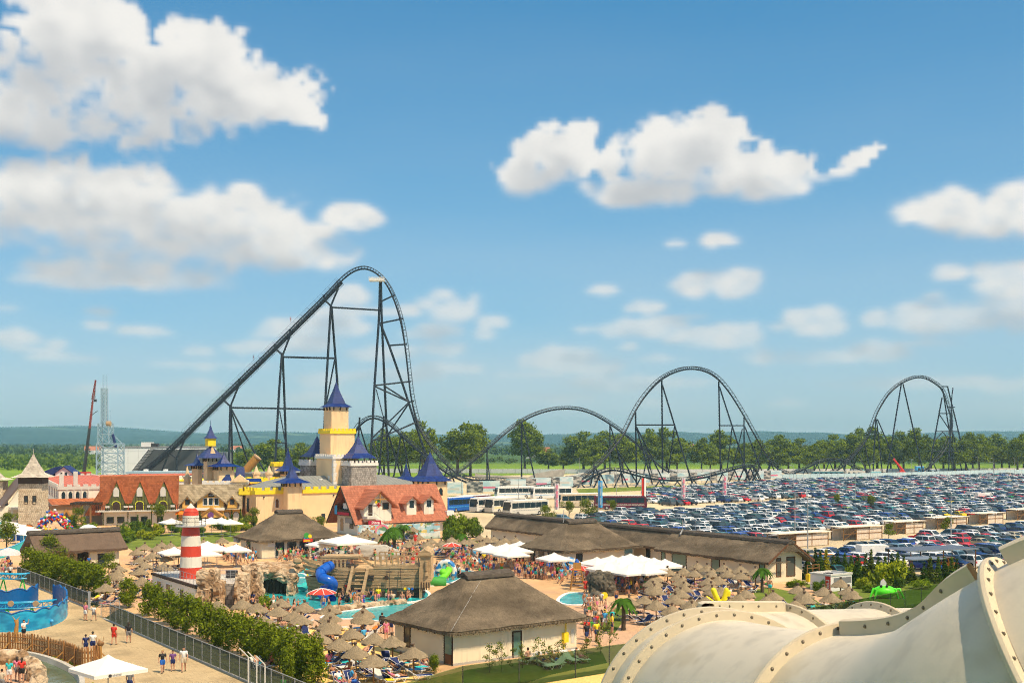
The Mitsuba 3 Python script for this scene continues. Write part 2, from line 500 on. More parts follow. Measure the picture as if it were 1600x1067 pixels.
def _gravel(p, n, uv):
    a = fb(p.x / 14, p.y / 14, 0., 5)
    b = nz(p.x * 3, p.y * 3, 0.)
    return mx((.30, .24, .15), (.52, .44, .30), a * .9 + b * .12)


mat('gravel', _gravel, .95, spec=.1)


def _deck(p, n, uv):
    a = fb(p.x * .22, p.y * .22, 0., 4)
    s = p.x * .8 + p.y * .6, p.y * .8 - p.x * .6
    r = cr(dr.floor(s[0] * 2.2), dr.floor(s[1] * 2.2))
    c = mx((.38, .225, .11), (.60, .405, .22), a * .8 + .2 * r)
    return mx(c, (.42, .27, .22), ss(.45, .70, fb(p.x * .11 + 3, p.y * .11, 0., 4)) * .45)


mat('deck', _deck, .85, spec=.2)
mat('sand', lambda p, n, uv: mx((.58, .36, .11), (.78, .53, .20), fb(p.x * .5, p.y * .5, 0., 4) + .15 * nz(p.x * 7, p.y * 7, 0.)), .95, spec=.1)


def _paving(p, n, uv):
    s, t = (p.x * .62 + p.y * .78) * 2.5, (p.y * .62 - p.x * .78) * 2.5
    row = dr.floor(t)
    s = s + .5 * (row - 2 * dr.floor(row / 2))
    r = cr(dr.floor(s), row)
    e = dr.minimum(dr.minimum(s - dr.floor(s), 1 - s + dr.floor(s)), dr.minimum(t - row, 1 - t + row))
    a = fb(p.x * .18, p.y * .18, 0., 4)
    g2 = dr.minimum(dr.abs(s / 14 - dr.floor(s / 14) - .5), dr.abs(t / 11 - dr.floor(t / 11) - .5))
    return mx((.33, .24, .13), (.46, .36, .21), a * .7 + r * .35) * (.80 + .20 * ss(.0, .07, e)) * (.72 + .28 * ss(.0, .012, g2)) * (1 - .22 * ss(.5, .75, fb(p.x * .35, p.y * .3, 4., 4)))


mat('paving', _paving, .85, spec=.2)


def _concrete(p, n, uv):
    return mx((.28, .26, .22), (.52, .50, .45), fb(p.x * .8, p.y * .8, p.z * .8, 4))


mat('rough_concrete', _concrete, .9)
mat('hall_white', lambda p, n, uv: mi.Color3f(.82, .84, .86) * (.78 + .22 * ss(.0, .05, dr.abs(p.x / 4.2 - dr.floor(p.x / 4.2) - .5))) * (.85 + .15 * ss(.0, .05, dr.abs(p.z / 5. - dr.floor(p.z / 5.) - .5))), .5)


def _slide(p, n, uv):
    a = fb(p.x * 2.2, p.y * 2.2, p.z * 2.2, 4)
    b = nz(p.x * 160, p.y * 160, p.z * 160)
    st = ss(.46, .75, fb(p.x * 9 + 3, p.y * 9, p.z * 1.3, 4))
    return mi.Color3f(.57, .52, .41) * (.90 + .10 * a + .04 * b) * (1 - .13 * st) * mx((1, 1, 1), (.80, .76, .66), ss(.60, .75, fb(p.x * 3.1, p.y * 3.1, p.z * 3.1 + 4, 4)) * .6)


mat('slide_shell', _slide, .48, spec=.45, bump=lambda p, n, uv: fb(p.x * 22, p.y * 22, p.z * 22, 3), bscale=.0025)
mat('slide_flange', lambda p, n, uv: mi.Color3f(.58, .50, .36) * (.84 + .22 * fb(p.x * 6, p.y * 6, p.z * 6, 4)), .5)
mat('bolt_steel', (.20, .17, .13), .4, metal=.7)
# ------------------------------------------------------------------ ground, hills, woods


def sheet(pts, z):
    m = MB()
    m.prism([(a, b) for a, b in pts], z - .25, z, plane='xy')
    return m


g = MB()
g.add([(-5200, -260, 0), (5200, -260, 0), (5200, 8800, 0), (-5200, 8800, 0)], [(0, 1, 2, 3)])
structure('ground', g, 'fields')

HILL = [(-900, 674), (-300, 672), (0, 671), (50, 669), (105, 668), (150, 666), (190, 669), (250, 673), (300, 677), (350, 680), (400, 677), (450, 675), (500, 676), (560, 677), (650, 680), (700, 680), (760, 678), (800, 680),
        (840, 679), (900, 678), (1000, 678), (1040, 676), (1100, 678), (1150, 674), (1200, 676), (1290, 678), (1340, 681), (1400, 680), (1460, 676), (1550, 673), (1600, 674), (1900, 676), (2500, 672)]
xs, ys = np.linspace(-5000, 5000, 260), np.linspace(2600, 8600, 46)
X, Y = np.meshgrid(xs, ys)
prof = np.interp(X / 6500 * F + 800, [a for a, _ in HILL], [(HY - b) / F * 6500 + CAMH for _, b in HILL])
rise = np.clip((Y - 3400) / 3100, 0, 1)
rise = np.where(Y > 6500, 1 - np.clip((Y - 6500) / 2100, 0, 1) ** 2 * 1.05, rise * rise * (3 - 2 * rise))
Z = prof * rise + (meshkit.fbm(np.stack([X / 420, Y / 700, 0 * X], -1), 4, 2) - .5) * 30 * np.clip((Y - 3000) / 1500, 0, 1) * np.where(Y > 6400, .2, 1) + (meshkit.noise(np.stack([X / 34, Y / 60, 0 * X], -1), 7) - .5) * 7 * (Y > 5200)
Z = Z - 1.2 * (Y < 2700) - 45 * (Y > 8550)
ny, nx = X.shape
idx = np.arange(nx * ny).reshape(ny, nx)
hm = MB()
hm.add(np.stack([X, Y, Z], -1).reshape(-1, 3), np.stack([idx[:-1, :-1], idx[:-1, 1:], idx[1:, 1:], idx[1:, :-1]], -1).reshape(-1, 4))
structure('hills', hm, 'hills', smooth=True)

# gravel of the parking grounds and the works site round the coaster
lot = [tuple(G(690, 842)[:2]), tuple(G(1190, 866)[:2]), tuple(G(1232, 912)[:2]), tuple(G(1640, 925)[:2]), (430, 300), (520, 640), (95, 600), tuple(G(830, 772)[:2]), tuple(G(690, 790)[:2])]
structure('car_park_ground', sheet(lot, .012), 'gravel')
site = [tuple(G(620, 778)[:2]), tuple(G(840, 770)[:2]), tuple(G(1120, 752)[:2]), (300, 617), (330, 668), (60, 640), (-40, 560), (-150, 520), (-190, 330), (-90, 330)]
structure('works_ground', sheet(site, .022), 'gravel')
verge = [tuple(G(905, 771)[:2]), tuple(G(1140, 760)[:2]), tuple(G(1180, 753)[:2]), tuple(G(1080, 757)[:2]), tuple(G(900, 764)[:2])]
structure('grass_verge', sheet(verge, .03), 'grass')
park = [(-140, 40), (60, 40), tuple(G(1330, 960)[:2]), tuple(G(1290, 915)[:2]), tuple(G(1232, 912)[:2]), tuple(G(1195, 868)[:2]), tuple(G(720, 838)[:2]), tuple(G(690, 785)[:2]), (-45, 330), (-190, 330), (-190, 120)]
structure('plaza_paving', sheet(park, .036), 'deck')


def leaves(blobs, n, size, seed, c0=(.028, .055, .008), c1=(.10, .15, .022), flat=.0, shell=.45, clump=.35):
    """leaf faces spread through the blobs (centre, radii); light and dark clumps of their own colour"""
    r = np.random.RandomState(seed)
    b = np.array([list(c) + list(np.broadcast_to(rad, 3)) for c, rad in blobs], float)
    w = (b[:, 3] * b[:, 4] * b[:, 5]) ** .67
    k = r.choice(len(b), n, p=w / w.sum())
    d = r.normal(size=(n, 3))
    d /= np.linalg.norm(d, axis=1, keepdims=True)
    rad = (shell + (1 - shell) * r.rand(n)) ** .6
    c = b[k, :3] + d * b[k, 3:] * rad[:, None] * (1 + .16 * r.normal(size=(n, 1)))
    nrm = d + .8 * r.normal(size=(n, 3)) + [0, 0, flat]
    nrm /= np.linalg.norm(nrm, axis=1, keepdims=True)
    a = np.cross(nrm, r.normal(size=(n, 3)))
    a /= np.linalg.norm(a, axis=1, keepdims=True)
    e = np.cross(nrm, a)
    s = size * (.6 + .8 * r.rand(n))[:, None]
    v = np.stack([c - a * s, c - e * s * .55, c + a * s, c + e * s * .55], 1).reshape(-1, 3)
    i = np.arange(n)[:, None] * 4
    f = np.vstack([i + [0, 1, 2], i + [0, 2, 3]])
    t = np.clip(meshkit.noise(c / (clump * np.mean(b[:, 3]) + 1e-6), seed) * .65 + .5 * r.rand(n) - .08, 0, 1)[:, None]
    col = np.repeat(np.asarray(c0) * (1 - t) + np.asarray(c1) * t, 4, 0)
    m = MB()
    m.v, m.f, m.n, m.c = [v], [f], len(v), [col]
    return m


def trunk(h, r, seed, limbs=5, top=.75):
    q = np.random.RandomState(seed)
    m = MB()
    bend = q.normal(size=2) * .03 * h
    pts = [(bend[0] * t * t, bend[1] * t * t, h * t * top) for t in np.linspace(0, 1, 6)]
    m.tube(pts, np.linspace(r, r * .35, 6), 7)
    for i in range(limbs):
        t = .35 + .6 * i / limbs
        a = q.uniform(0, 6.28)
        p = np.array([bend[0] * t * t, bend[1] * t * t, h * t * top])
        L = h * q.uniform(.18, .3)
        m.tube([p, p + [math.cos(a) * L * .5, math.sin(a) * L * .5, L * .45], p + [math.cos(a) * L, math.sin(a) * L, L * .95]], [r * .45, r * .3, r * .1], 5)
    return m


mat('bark', lambda p, n, uv: mx((.05, .036, .022), (.13, .10, .065), nz(p.x * 4, p.y * 4, p.z * 1.1)), .9)
for k in range(5):                                       # broad park trees, 1 unit = 1 m, 20 m tall
    q = np.random.RandomState(50 + k)
    bl = [((q.normal() * 2.2, q.normal() * 2.2, q.uniform(6.5, 17)), np.array([1, 1, .85]) * q.uniform(1.9, 3.3)) for _ in range(15)]
    bl += [((math.cos(a) * 4.6, math.sin(a) * 4.6, q.uniform(7, 14)), np.array([1, 1, .8]) * q.uniform(1.5, 2.3)) for a in q.uniform(0, 6.28, 9)]
    bl += [((q.normal() * 1.2, q.normal() * 1.2, 18), (2.0, 2.0, 1.7))]
    group(f'tree_kind_{k}', {'trunk': (trunk(20, .5, k), 'bark', True), 'crown': (leaves(bl, 6600, .44, k, clump=.5, c0=(.022, .05, .004), c1=(.30, .40, .025)), 'leaf', False, True)})
TREES = [(660, 656, 752, 13), (628, 672, 752, 12), (600, 668, 752, 11), (715, 659, 748, 17), (735, 660, 748, 14), (820, 653, 742, 14), (857, 700, 742, 9), (880, 702, 743, 9), (912, 672, 742, 15), (945, 672, 742, 13), (973, 676, 741, 12),
         (1015, 668, 741, 12), (1042, 666, 742, 13), (1096, 682, 738, 8), (1127, 670, 741, 12), (1160, 690, 739, 9), (1186, 686, 741, 11), (1215, 678, 741, 12), (1249, 683, 740, 12), (1272, 692, 740, 9), (1305, 677, 739, 13),
         (1335, 667, 738, 11), (1371, 665, 739, 13), (1412, 672, 738, 12), (1436, 666, 738, 10), (1474, 680, 738, 11), (1509, 673, 738, 10), (1530, 676, 738, 9), (1553, 676, 738, 12), (1577, 690, 738, 10), (1600, 682, 738, 14),
         (1202, 694, 739, 10), (1232, 690, 739, 11), (1288, 686, 739, 11), (1320, 688, 738, 11), (1352, 684, 738, 11), (1392, 682, 738, 11), (1455, 684, 738, 11), (1492, 680, 738, 11), (1520, 686, 738, 10), (1565, 684, 738, 11), (1590, 676, 738, 11), (1110, 692, 739, 9), (1058, 684, 740, 10), (928, 684, 741, 11), (425, 684, 752, 15), (388, 700, 750, 9), (465, 690, 752, 11)]
WHERE = ['behind the tall lift hill', 'between the lift hill and the first camelback', 'behind the first camelback', 'behind the big second hill', 'between the second hill and the last hill', 'behind the last hill', 'at the far right beyond the parked cars']
q = np.random.RandomState(4)
spans = [(0, 600), (600, 780), (780, 990), (990, 1200), (1200, 1335), (1335, 1500), (1500, 1700)]
seen = [0] * 7
rank = ['first', 'second', 'third', 'fourth', 'fifth', 'sixth', 'seventh', 'eighth', 'ninth', 'tenth']
for x, y0, y1, w in sorted(TREES):
    Yd = min(640 + q.uniform(-15, 25) if x > 780 else 560 + q.uniform(-10, 20), 690)
    h = CAMH - (y0 - HY) / F * Yd
    s = h / 20.0
    z = next(i for i, (a, b) in enumerate(spans) if a <= x < b)
    M = Mt(*GY(x, Yd)[:2], 0, q.uniform(0, 6.28), max(w * 2.4 * Yd / F / 7.2, s * .62), None, s)
    inst('broadleaf_tree', f'tree_kind_{q.randint(5)}', M, f'leafy dark green tree, {ordw(seen[z] + 1)} from the left {WHERE[z]}', 'tree', 'park trees beyond the coaster')
    seen[z] += 1

# woods on the plain: one mass, thousands of small crowns, out to the foot of the hills
r = np.random.RandomState(8)
fm = MB()
cluster = []
PX, YD = r.uniform(-60, 1660, 7600), 690 * (3600 / 690) ** (r.rand(7600) ** 1.15)
XW = (PX - 800) / F * YD
WOOD = meshkit.fbm(np.stack([XW / 170, YD / 260, 1 + 0 * YD], -1), 3, 4)
for px, Yd, Xw, wood in zip(PX, YD, XW, WOOD):
    left = px < 470
    near_left = left and Yd < 1250
    if not near_left and wood < (.50 if Yd > 1000 else .60):
        continue
    if px > 470 and Yd < 1050:
        continue
    cluster.append((Xw, Yd, r.uniform(5, 9) * (1.0 if not near_left else .62), near_left))
for Xw, Yd, h, nl in cluster:
    k = 26 if Yd < 1300 else 9
    d = r.normal(size=(k, 3))
    d /= np.linalg.norm(d, axis=1, keepdims=True)
    w = h * .55
    c = np.array([Xw, Yd, h * .55]) + d * [w, w, h * .45] * (.55 + .5 * r.rand(k, 1))
    a, b = r.normal(size=(k, 3)), r.normal(size=(k, 3))
    sz = h * (.20 if k > 10 else .34)
    a, b = a / np.linalg.norm(a, axis=1, keepdims=True) * sz, b / np.linalg.norm(b, axis=1, keepdims=True) * sz
    v = np.stack([c - a, c - b, c + a, c + b], 1).reshape(-1, 3)
    i = np.arange(k)[:, None] * 4
    t = r.rand()
    col = np.array([.05, .105, .012]) * (1 - t) + np.array([.20, .29, .03]) * t if nl else np.array([.025, .06, .015]) * (1 - t) + np.array([.09, .15, .03]) * t
    fm.add(v, np.vstack([i + [0, 1, 2], i + [0, 2, 3]]), col)
structure('far_woodland', fm, 'leaf', color=True, kind='stuff', label='far-off mass of woods and scattered trees on the plain before the hills', cat='woods')

# a low hedge line and bushes at the foot of the park trees
bm = MB()
for _ in range(170):
    x = r.uniform(600, 1660)
    Yd = r.uniform(860, 1020)
    h = r.uniform(2, 5.5)
    bm.mb(leaves([((0, 0, h * .5), (h * .8, h * .8, h * .5))], 60, h * .2, r.randint(9999), c0=(.03, .055, .01), c1=(.11, .15, .02)), Mt(*GY(x, Yd)[:2]))
structure('field_bushes', bm, 'leaf', color=True, kind='stuff', label='loose band of low green bushes across the meadow behind the park trees', cat='bushes')

# far village houses, a few pixels each
mat('far_roof', (.42, .16, .09), .8)
hq = np.random.RandomState(31)
k = 0
for x, Yd in [(142, 1350), (150, 1360), (835, 1150), (848, 1155), (1068, 2100), (1078, 2150), (370, 1500), (1040, 2000), (1245, 1900), (1330, 1800)]:
    c = GY(x, Yd)
    t = thing('far_house', f"small far house with red roof on the plain, {rank[sum(1 for a in (142, 150, 370, 835, 848, 1040, 1068, 1078, 1245, 1330) if a < x)]} from the left", 'house', 'far village houses')
    w, l, h = 9, 13, 6
    part(t, 'wall', MB().box(-l / 2, l / 2, -w / 2, w / 2, 0, h), 'white', Mt(c[0], c[1], 0, hq.uniform(-.5, .5)))
    part(t, 'roof', MB().prism([(-w / 2 - .5, h), (w / 2 + .5, h), (0, h + 4.5)], -l / 2 - .4, l / 2 + .4, plane='yz'), 'far_roof', Mt(c[0], c[1], .01, hq.uniform(-.3, .3)))
# ------------------------------------------------------------------ the roller coaster
coaster = thing('roller_coaster', 'huge dark steel roller coaster with tall lift hill and airtime hills', 'roller coaster')
S1 = [(196, 750, 470), (260, 703, 470), (330, 635, 470), (400, 567, 470), (470, 498, 470), (515, 453, 470), (543, 426, 470), (570, 416.5, 470), (597, 430, 469), (617, 462, 468), (631, 510, 466), (639, 570, 464), (645, 618, 462), (654, 656, 460),
      (665, 680, 458), (684, 705, 456), (700, 723, 454), (722, 740, 452), (745, 746, 450), (775, 746, 447), (810, 751, 443), (850, 757, 440), (880, 759, 438), (907, 751, 437), (930, 738, 437), (958, 730.5, 438), (990, 737, 440), (1020, 744, 443), (1060, 746.5, 448),
      (1100, 742, 455), (1130, 734, 462), (1160, 726.5, 472), (1178, 727, 486), (1183, 735, 498), (1170, 743, 508), (1140, 744.5, 515)]
S2 = [(700, 746, 470), (717, 734, 475), (745, 712, 480), (780, 681, 485), (815, 655, 492), (850, 640, 498), (885, 635, 503), (920, 641, 508), (955, 660, 515), (985, 682, 522), (1010, 705, 530), (1035, 728, 540), (1060, 739, 548), (1095, 741, 556)]
S3 = [(864, 760, 433), (888, 756, 434), (910, 743, 437), (935, 722, 441), (955, 700, 446), (975, 672, 451), (990, 642, 457), (1010, 612, 464), (1035, 588, 472), (1060, 576, 480), (1080, 573, 486), (1105, 578, 494), (1130, 597, 503), (1155, 633, 513), (1175, 668, 523),
      (1195, 703, 533), (1213, 727, 545), (1235, 737, 556), (1262, 727, 566), (1292, 716.5, 574), (1320, 720, 582), (1345, 731, 590), (1385, 738, 600)]
S4 = [(1222, 741, 572), (1260, 741, 575), (1290, 738, 578), (1305, 733, 580), (1319, 723, 582), (1336, 706, 584), (1350, 688, 586), (1361, 665, 588), (1368, 646, 590), (1377, 629, 592), (1389, 612, 594), (1407, 597, 597), (1424, 589, 600), (1437, 587, 603),
      (1451, 590.5, 607), (1464, 598.5, 610), (1473, 607, 612), (1481.5, 627, 612), (1486, 647, 611), (1486, 668, 609), (1481.5, 686, 606), (1471, 707, 602), (1458, 721, 598), (1447, 730, 595), (1425, 737, 590)]
S5 = [(546, 700, 446), (550, 682, 445), (555, 669, 444), (562, 660, 443), (574, 651.5, 442), (586, 649.5, 441), (600, 654, 440), (615, 664, 438), (630, 678, 436), (660, 705, 430), (684, 724, 425), (705, 738, 421), (727, 748, 418), (750, 756.5, 415), (786, 762, 412),
      (820, 761, 411), (862, 756, 411)]
ties = MB()


def track(S, lift=None):
    p = resample(spline([P(*q) for q in S], 10), 1.25)
    t = np.gradient(p, axis=0)
    t /= np.linalg.norm(t, axis=1, keepdims=True)
    h = t * [1, 1, 0]
    from scipy.ndimage import gaussian_filter1d
    h = gaussian_filter1d(h, 8, axis=0, mode='nearest')
    h /= np.linalg.norm(h, axis=1, keepdims=True) + 1e-9
    side = np.cross([0, 0, 1], h)
    up = np.cross(t, side)
    up /= np.linalg.norm(up, axis=1, keepdims=True)
    spine = p - up * 1.0
    part(coaster, 'track_spine', MB().tube(spine, .33, 8), 'coaster_steel', smooth=True)
    for sg in (-1, 1):
        part(coaster, 'track_rail', MB().tube(p + side * sg * .78, .13, 6), 'coaster_rail', smooth=True)
    for i in range(0, len(p), 1):
        a, b, c = p[i] + side[i] * .78, p[i] - side[i] * .78, spine[i]
        ties.cyl(a, c, .075, n=4, cap=False)
        ties.cyl(b, c, .075, n=4, cap=False)
        if i % 2 == 0:
            ties.cyl(a, b, .09, n=4, cap=False)
    return p, side, up


for S in (S1, S2, S3, S4, S5):
    pp = track(S)
    if S is S1:
        lift = pp
part(coaster, 'cross_tie', ties, 'coaster_steel', kind='stuff')
# the lift: box girder, catwalk and handrail along the climb
p, side, up = lift
n0 = int(np.argmax(p[:, 2]))
n1 = n0 - 8
part(coaster, 'lift_girder', MB().tube((p - up * 1.5)[:n1], .62, 4), 'coaster_steel')
cat = MB()
for sg in (-1, 1):
    cat.tube((p + side * sg * 1.5 - up * .2)[:n1:3], .12, 4)
    cat.tube((p + side * sg * 1.7 + up * 1.0)[:n1:3], .035, 4)
    cat.tube((p + side * sg * 1.2 - up * 2.3)[:n1:3], .07, 4)
    for i in range(2, n1, 3):
        a = p[i] + side[i] * sg * 1.5 - up[i] * .2
        cat.cyl(a, a + side[i] * sg * .2 + up[i] * 1.2, .03, n=4)
        cat.cyl(p[i] + side[i] * sg * 1.2 - up[i] * 2.3, p[i] + side[i] * sg * .6 - up[i] * 1.4, .05, n=4)
part(coaster, 'catwalk', cat, 'coaster_steel')
# supports: (x, y, depth) from the track down; 'g' = to the ground
B = 470
SUP = [
    (.50, [(528.4, 442, B), (528, 452, B), (517, 478, B)]), (.50, [(506, 461, B), (507, 469, B), (517, 478, B)]), (.62, [(517, 477, B), (509, 613, B - 4), (503, 'g', B - 8)]), (.62, [(518, 479, B), (527, 597, B + 6), (535, 'g', B + 10)]), (.45, [(519, 480.5, B), (594, 485, B)]),
    (.4, [(523, 562, B), (508, 640, B)]),
    (.50, [(453, 515, B), (454, 523, B), (442, 554, B)]), (.50, [(429, 539, B), (430, 545, B), (441, 554, B)]), (.62, [(440.5, 552, B), (436, 613, B - 4), (428, 'g', B - 8)]), (.62, [(441.5, 553, B), (444, 613, B + 5), (449, 'g', B + 10)]), (.5, [(443, 558, B), (524, 560, B)]), (.3, [(437, 642, B), (446, 692, B)]), (.3, [(430, 692, B), (448, 692, B)]),
    (.50, [(373.7, 592, B), (372.5, 604, B), (360, 635, B)]), (.50, [(347.5, 617, B), (349, 625, B), (360, 635, B)]), (.62, [(360, 633, B), (357, 'g', B - 5)]), (.5, [(361, 634, B), (364, 'g', B + 6)]), (.45, [(362, 640, B), (424, 'g', B)]), (.4, [(362.5, 646, B), (398, 'g', B + 14)]), (.45, [(362, 637, B), (506, 639.5, B)]),
    (.50, [(289, 676, B), (289, 685, B), (276, 716, B)]), (.50, [(263, 702, B), (264, 707, B), (276, 716, B)]), (.6, [(276, 714, B), (276, 'g', B)]), (.45, [(263, 711, B), (244, 'g', B)]),
    (.62, [(594, 437, B), (592, 500, B), (585, 605, B - 5), (577, 'g', B - 12)]), (.62, [(595, 437, B), (596.5, 500, B), (601.5, 613, B + 2), (608, 'g', B + 5)]), (.6, [(595, 507, B), (608, 540, B), (630, 603, B), (680, 'g', B + 2)]),
    (.42, [(596, 471, B), (617, 461, B)]), (.42, [(591, 506, B), (630, 498, B)]), (.42, [(608, 540, B), (636, 538, B)]), (.42, [(585, 602.5, B - 4), (642, 596, B)]),
    (.40, [(587, 604.5, B - 5), (639, 628, B)]), (.40, [(602, 604, B), (638, 627, B)]), (.40, [(639, 628.5, B), (582, 684, B - 8)]), (.40, [(639, 630, B), (607, 678, B)]), (.40, [(655.5, 658, B), (582, 688.5, B - 8)]), (.36, [(655, 657, B), (624, 671, B)]), (.40, [(639, 628, B), (647, 627, B)]), (.25, [(588, 609, B - 5), (598.5, 650, B)]),
    (.35, [(583.5, 691.5, B - 8), (603, 'g', B - 14)]), (.3, [(580, 688, B - 8), (607, 688, B)]), (.3, [(580, 727, B - 10), (626, 727, B - 20)]),
    (.42, [(562, 652, 443), (556, 'g', 443)]), (.36, [(562, 666, 443), (590, 'g', 452)]), (.42, [(600, 650, 440), (590, 'g', 440)]), (.42, [(600, 656, 440), (632, 'g', 446)]), (.42, [(627, 678, 436), (612, 'g', 436)]), (.36, [(629, 682, 436), (645, 'g', 444)]), (.36, [(659, 706, 430), (651, 'g', 430)]), (.36, [(660, 708, 430), (672, 'g', 438)]), (.36, [(684, 726, 425), (692, 'g', 430)]), (.36, [(684, 726, 425), (676, 'g', 425)]),
    (.36, [(664, 684, 458), (672, 672, 462)]), (.36, [(700, 727, 454), (690, 'g', 454)]), (.36, [(700, 727, 454), (712, 'g', 458)]),
    (.42, [(815, 660, 492), (815, 'g', 492)]), (.38, [(816, 662, 492), (837, 'g', 492)]), (.42, [(953, 662, 515), (953, 'g', 515)]), (.38, [(954, 666, 515), (978, 'g', 515)]), (.42, [(761, 700, 482), (761, 'g', 482)]), (.34, [(762, 718, 482), (766, 'g', 478)]),
    (.36, [(1012, 710, 531), (1004, 'g', 531)]), (.36, [(1012, 710, 531), (1020, 'g', 531)]),
    (.44, [(1034, 592, 472), (1035.5, 'g', 472)]), (.42, [(1035, 602, 472), (1082, 'g', 472)]), (.42, [(993, 644, 458), (994.5, 'g', 458)]), (.34, [(994, 664, 458), (1054, 664, 470)]), (.38, [(994, 666, 458), (1020, 'g', 458)]), (.38, [(995, 668, 458), (1040, 'g', 462)]), (.34, [(1054, 666, 471), (1042, 'g', 471)]),
    (.44, [(1123, 596, 501), (1126, 'g', 501)]), (.42, [(1124, 604, 501), (1172, 'g', 501)]), (.34, [(1125, 665, 501), (1163, 665, 515)]), (.42, [(1162.5, 652, 517), (1163, 'g', 517)]), (.38, [(1163.5, 666, 517), (1196, 'g', 517)]), (.32, [(1144, 666, 504), (1134, 'g', 510)]), (.32, [(1160, 670, 516), (1140, 'g', 520)]), (.32, [(1192, 701, 532), (1170, 'g', 528)]), (.32, [(1206, 721, 541), (1196, 'g', 541)]),
    (.38, [(965, 704, 449), (974, 'g', 449)]), (.38, [(966, 706, 449), (998, 'g', 452)]), (.36, [(930, 728, 440), (922, 'g', 440)]), (.36, [(930, 728, 440), (940, 'g', 444)]),
    (.48, [(1408.6, 598, 597), (1385, 'g', 594)]), (.48, [(1411, 600, 597), (1443, 'g', 600)]), (.40, [(1368.5, 650, 590), (1364, 'g', 588)]), (.40, [(1369.5, 655, 590), (1379, 'g', 596)]), (.40, [(1371, 655, 590), (1409, 'g', 590)]), (.36, [(1339, 706, 584), (1358, 'g', 580)]), (.36, [(1350, 690, 586), (1362, 'g', 584)]), (.34, [(1322, 722, 582), (1318, 'g', 582)]),
    (.48, [(1472, 621, 616), (1450, 'g', 610)]), (.45, [(1472.7, 607, 612), (1478, 640, 614), (1486, 690, 618), (1488, 'g', 618)]), (.48, [(1480.5, 604, 618), (1496, 668, 622), (1513, 'g', 626)]), (.40, [(1472, 604, 612), (1481, 604, 618)]), (.45, [(1487, 621, 606), (1482, 'g', 600)]), (.34, [(1468, 646, 615), (1485, 646, 618)]), (.34, [(1468, 648, 614), (1484, 672, 618)]), (.34, [(1461, 674, 614), (1497, 674, 620)]),
    (.34, [(1458, 705, 612), (1506, 705, 622)]), (.32, [(1473, 675, 616), (1459, 690, 612)]), (.32, [(1474, 676, 616), (1482, 686, 616)]), (.40, [(1489, 677, 620), (1504, 'g', 622)]), (.34, [(1483, 712, 604), (1498, 'g', 606)]), (.36, [(1487, 640, 618), (1490, 'g', 618)]), (.30, [(1481, 636, 613), (1492, 636, 620)]), (.34, [(1458, 722, 598), (1466, 'g', 600)]), (.36, [(1487, 622, 612), (1489, 606, 618)]),
]
for r, pts in SUP:
    q3 = [P(x, y, Y) if y != 'g' else GY(x, Y) for x, y, Y in pts]
    part(coaster, 'support_column', MB().tube(q3, r * .74, 8), 'coaster_steel', smooth=True)
for S in (S1[20:], S3[:3], S3[15:], S4[:4], S5[12:]):           # trestles under the low stretches
    p = resample(spline([P(*q) for q in S], 8), 7.5)
    for a in p[1:-1]:
        if a[2] > 1.6:
            h = a[2] - 1.2
            for sx in (-1, 1):
                part(coaster, 'support_column', MB().cyl(a - [0, 0, 1.3], [a[0] + sx * (1.0 + h * .28), a[1] + sx * .8, 0], .26, n=6), 'coaster_steel', smooth=True)
# footings
ft = MB()
for r, pts in SUP:
    if pts[-1][1] == 'g':
        c = GY(pts[-1][0], pts[-1][2])
        ft.box(c[0] - 1.3, c[0] + 1.3, c[1] - 1.3, c[1] + 1.3, .03, .5)
part(coaster, 'footing', ft, 'concrete')
# white maintenance platform hung under the crest
c = P(589, 432, 467)
pl = MB().box(-2.9, 2.9, -1.6, 1.6, -1.9, -1.6)
for x in np.linspace(-2.9, 2.9, 5):
    for y in (-1.6, 1.6):
        pl.cyl((x, y, -1.7), (x, y, -.4), .07, n=4)
for z in (-.4, -1.0):
    for y in (-1.6, 1.6):
        pl.cyl((-2.9, y, z), (2.9, y, z), .07, n=4)
pl.box(-2.9, 2.9, -1.62, -1.56, -1.6, -.9)
part(coaster, 'maintenance_platform', pl, 'white', Mt(*c), label='white railed maintenance platform under the crest')

# ------------------------------------------------------------------ lift station, white hall, steel tower, crane


def lattice(m, levels, r):
    """levels: list of four corner points each; legs, rings and crossed diagonals"""
    for a, b in zip(levels, levels[1:]):
        for k in range(4):
            j = (k + 1) % 4
            m.cyl(a[k], b[k], r, n=4)
            m.cyl(b[k], b[j], r * .8, n=4)
            m.cyl(a[k], b[j], r * .55, n=4)
            m.cyl(a[j], b[k], r * .55, n=4)


def sq(c, w, d, z):
    return [np.array([c[0] + sx * w / 2, c[1] + sy * d / 2, z]) for sx, sy in ((-1, -1), (1, -1), (1, 1), (-1, 1))]


t = thing('steel_tower', 'pale blue lattice steel tower of an unfinished ride', 'tower')
Y0 = 440
zt = lambda y: CAMH - (y - HY) / F * Y0
c = GY(166, Y0)
w = .231
lo = MB()
lattice(lo, [sq((GY(172.5, Y0)[0], Y0, 0), 33 * w, 7, z) for z in (0, zt(737), zt(723), zt(708), zt(693))], .28)
part(t, 'base_frame', lo, 'steel_blue')
mid = MB()
lattice(mid, [sq((GY(165, Y0)[0], Y0, 0), 17 * w, 5, z) for z in (zt(693), zt(678), zt(662))], .22)
mid.cyl(P(175, 678, Y0), P(191, 693, Y0), .2, n=4)
part(t, 'middle_frame', mid, 'steel_blue')
hi = MB()
lattice(hi, [sq((GY(163, Y0)[0], Y0, 0), 7 * w, 2.2, z) for z in np.linspace(zt(662), zt(607), 9)], .15)
for x in (162, 166):
    hi.cyl(P(x, 607, Y0), P(x, 586, Y0), .09, n=4)
hi.cyl(P(172, 662, Y0), P(172, 640, Y0), .07, n=4)
part(t, 'mast', hi, 'steel_blue')
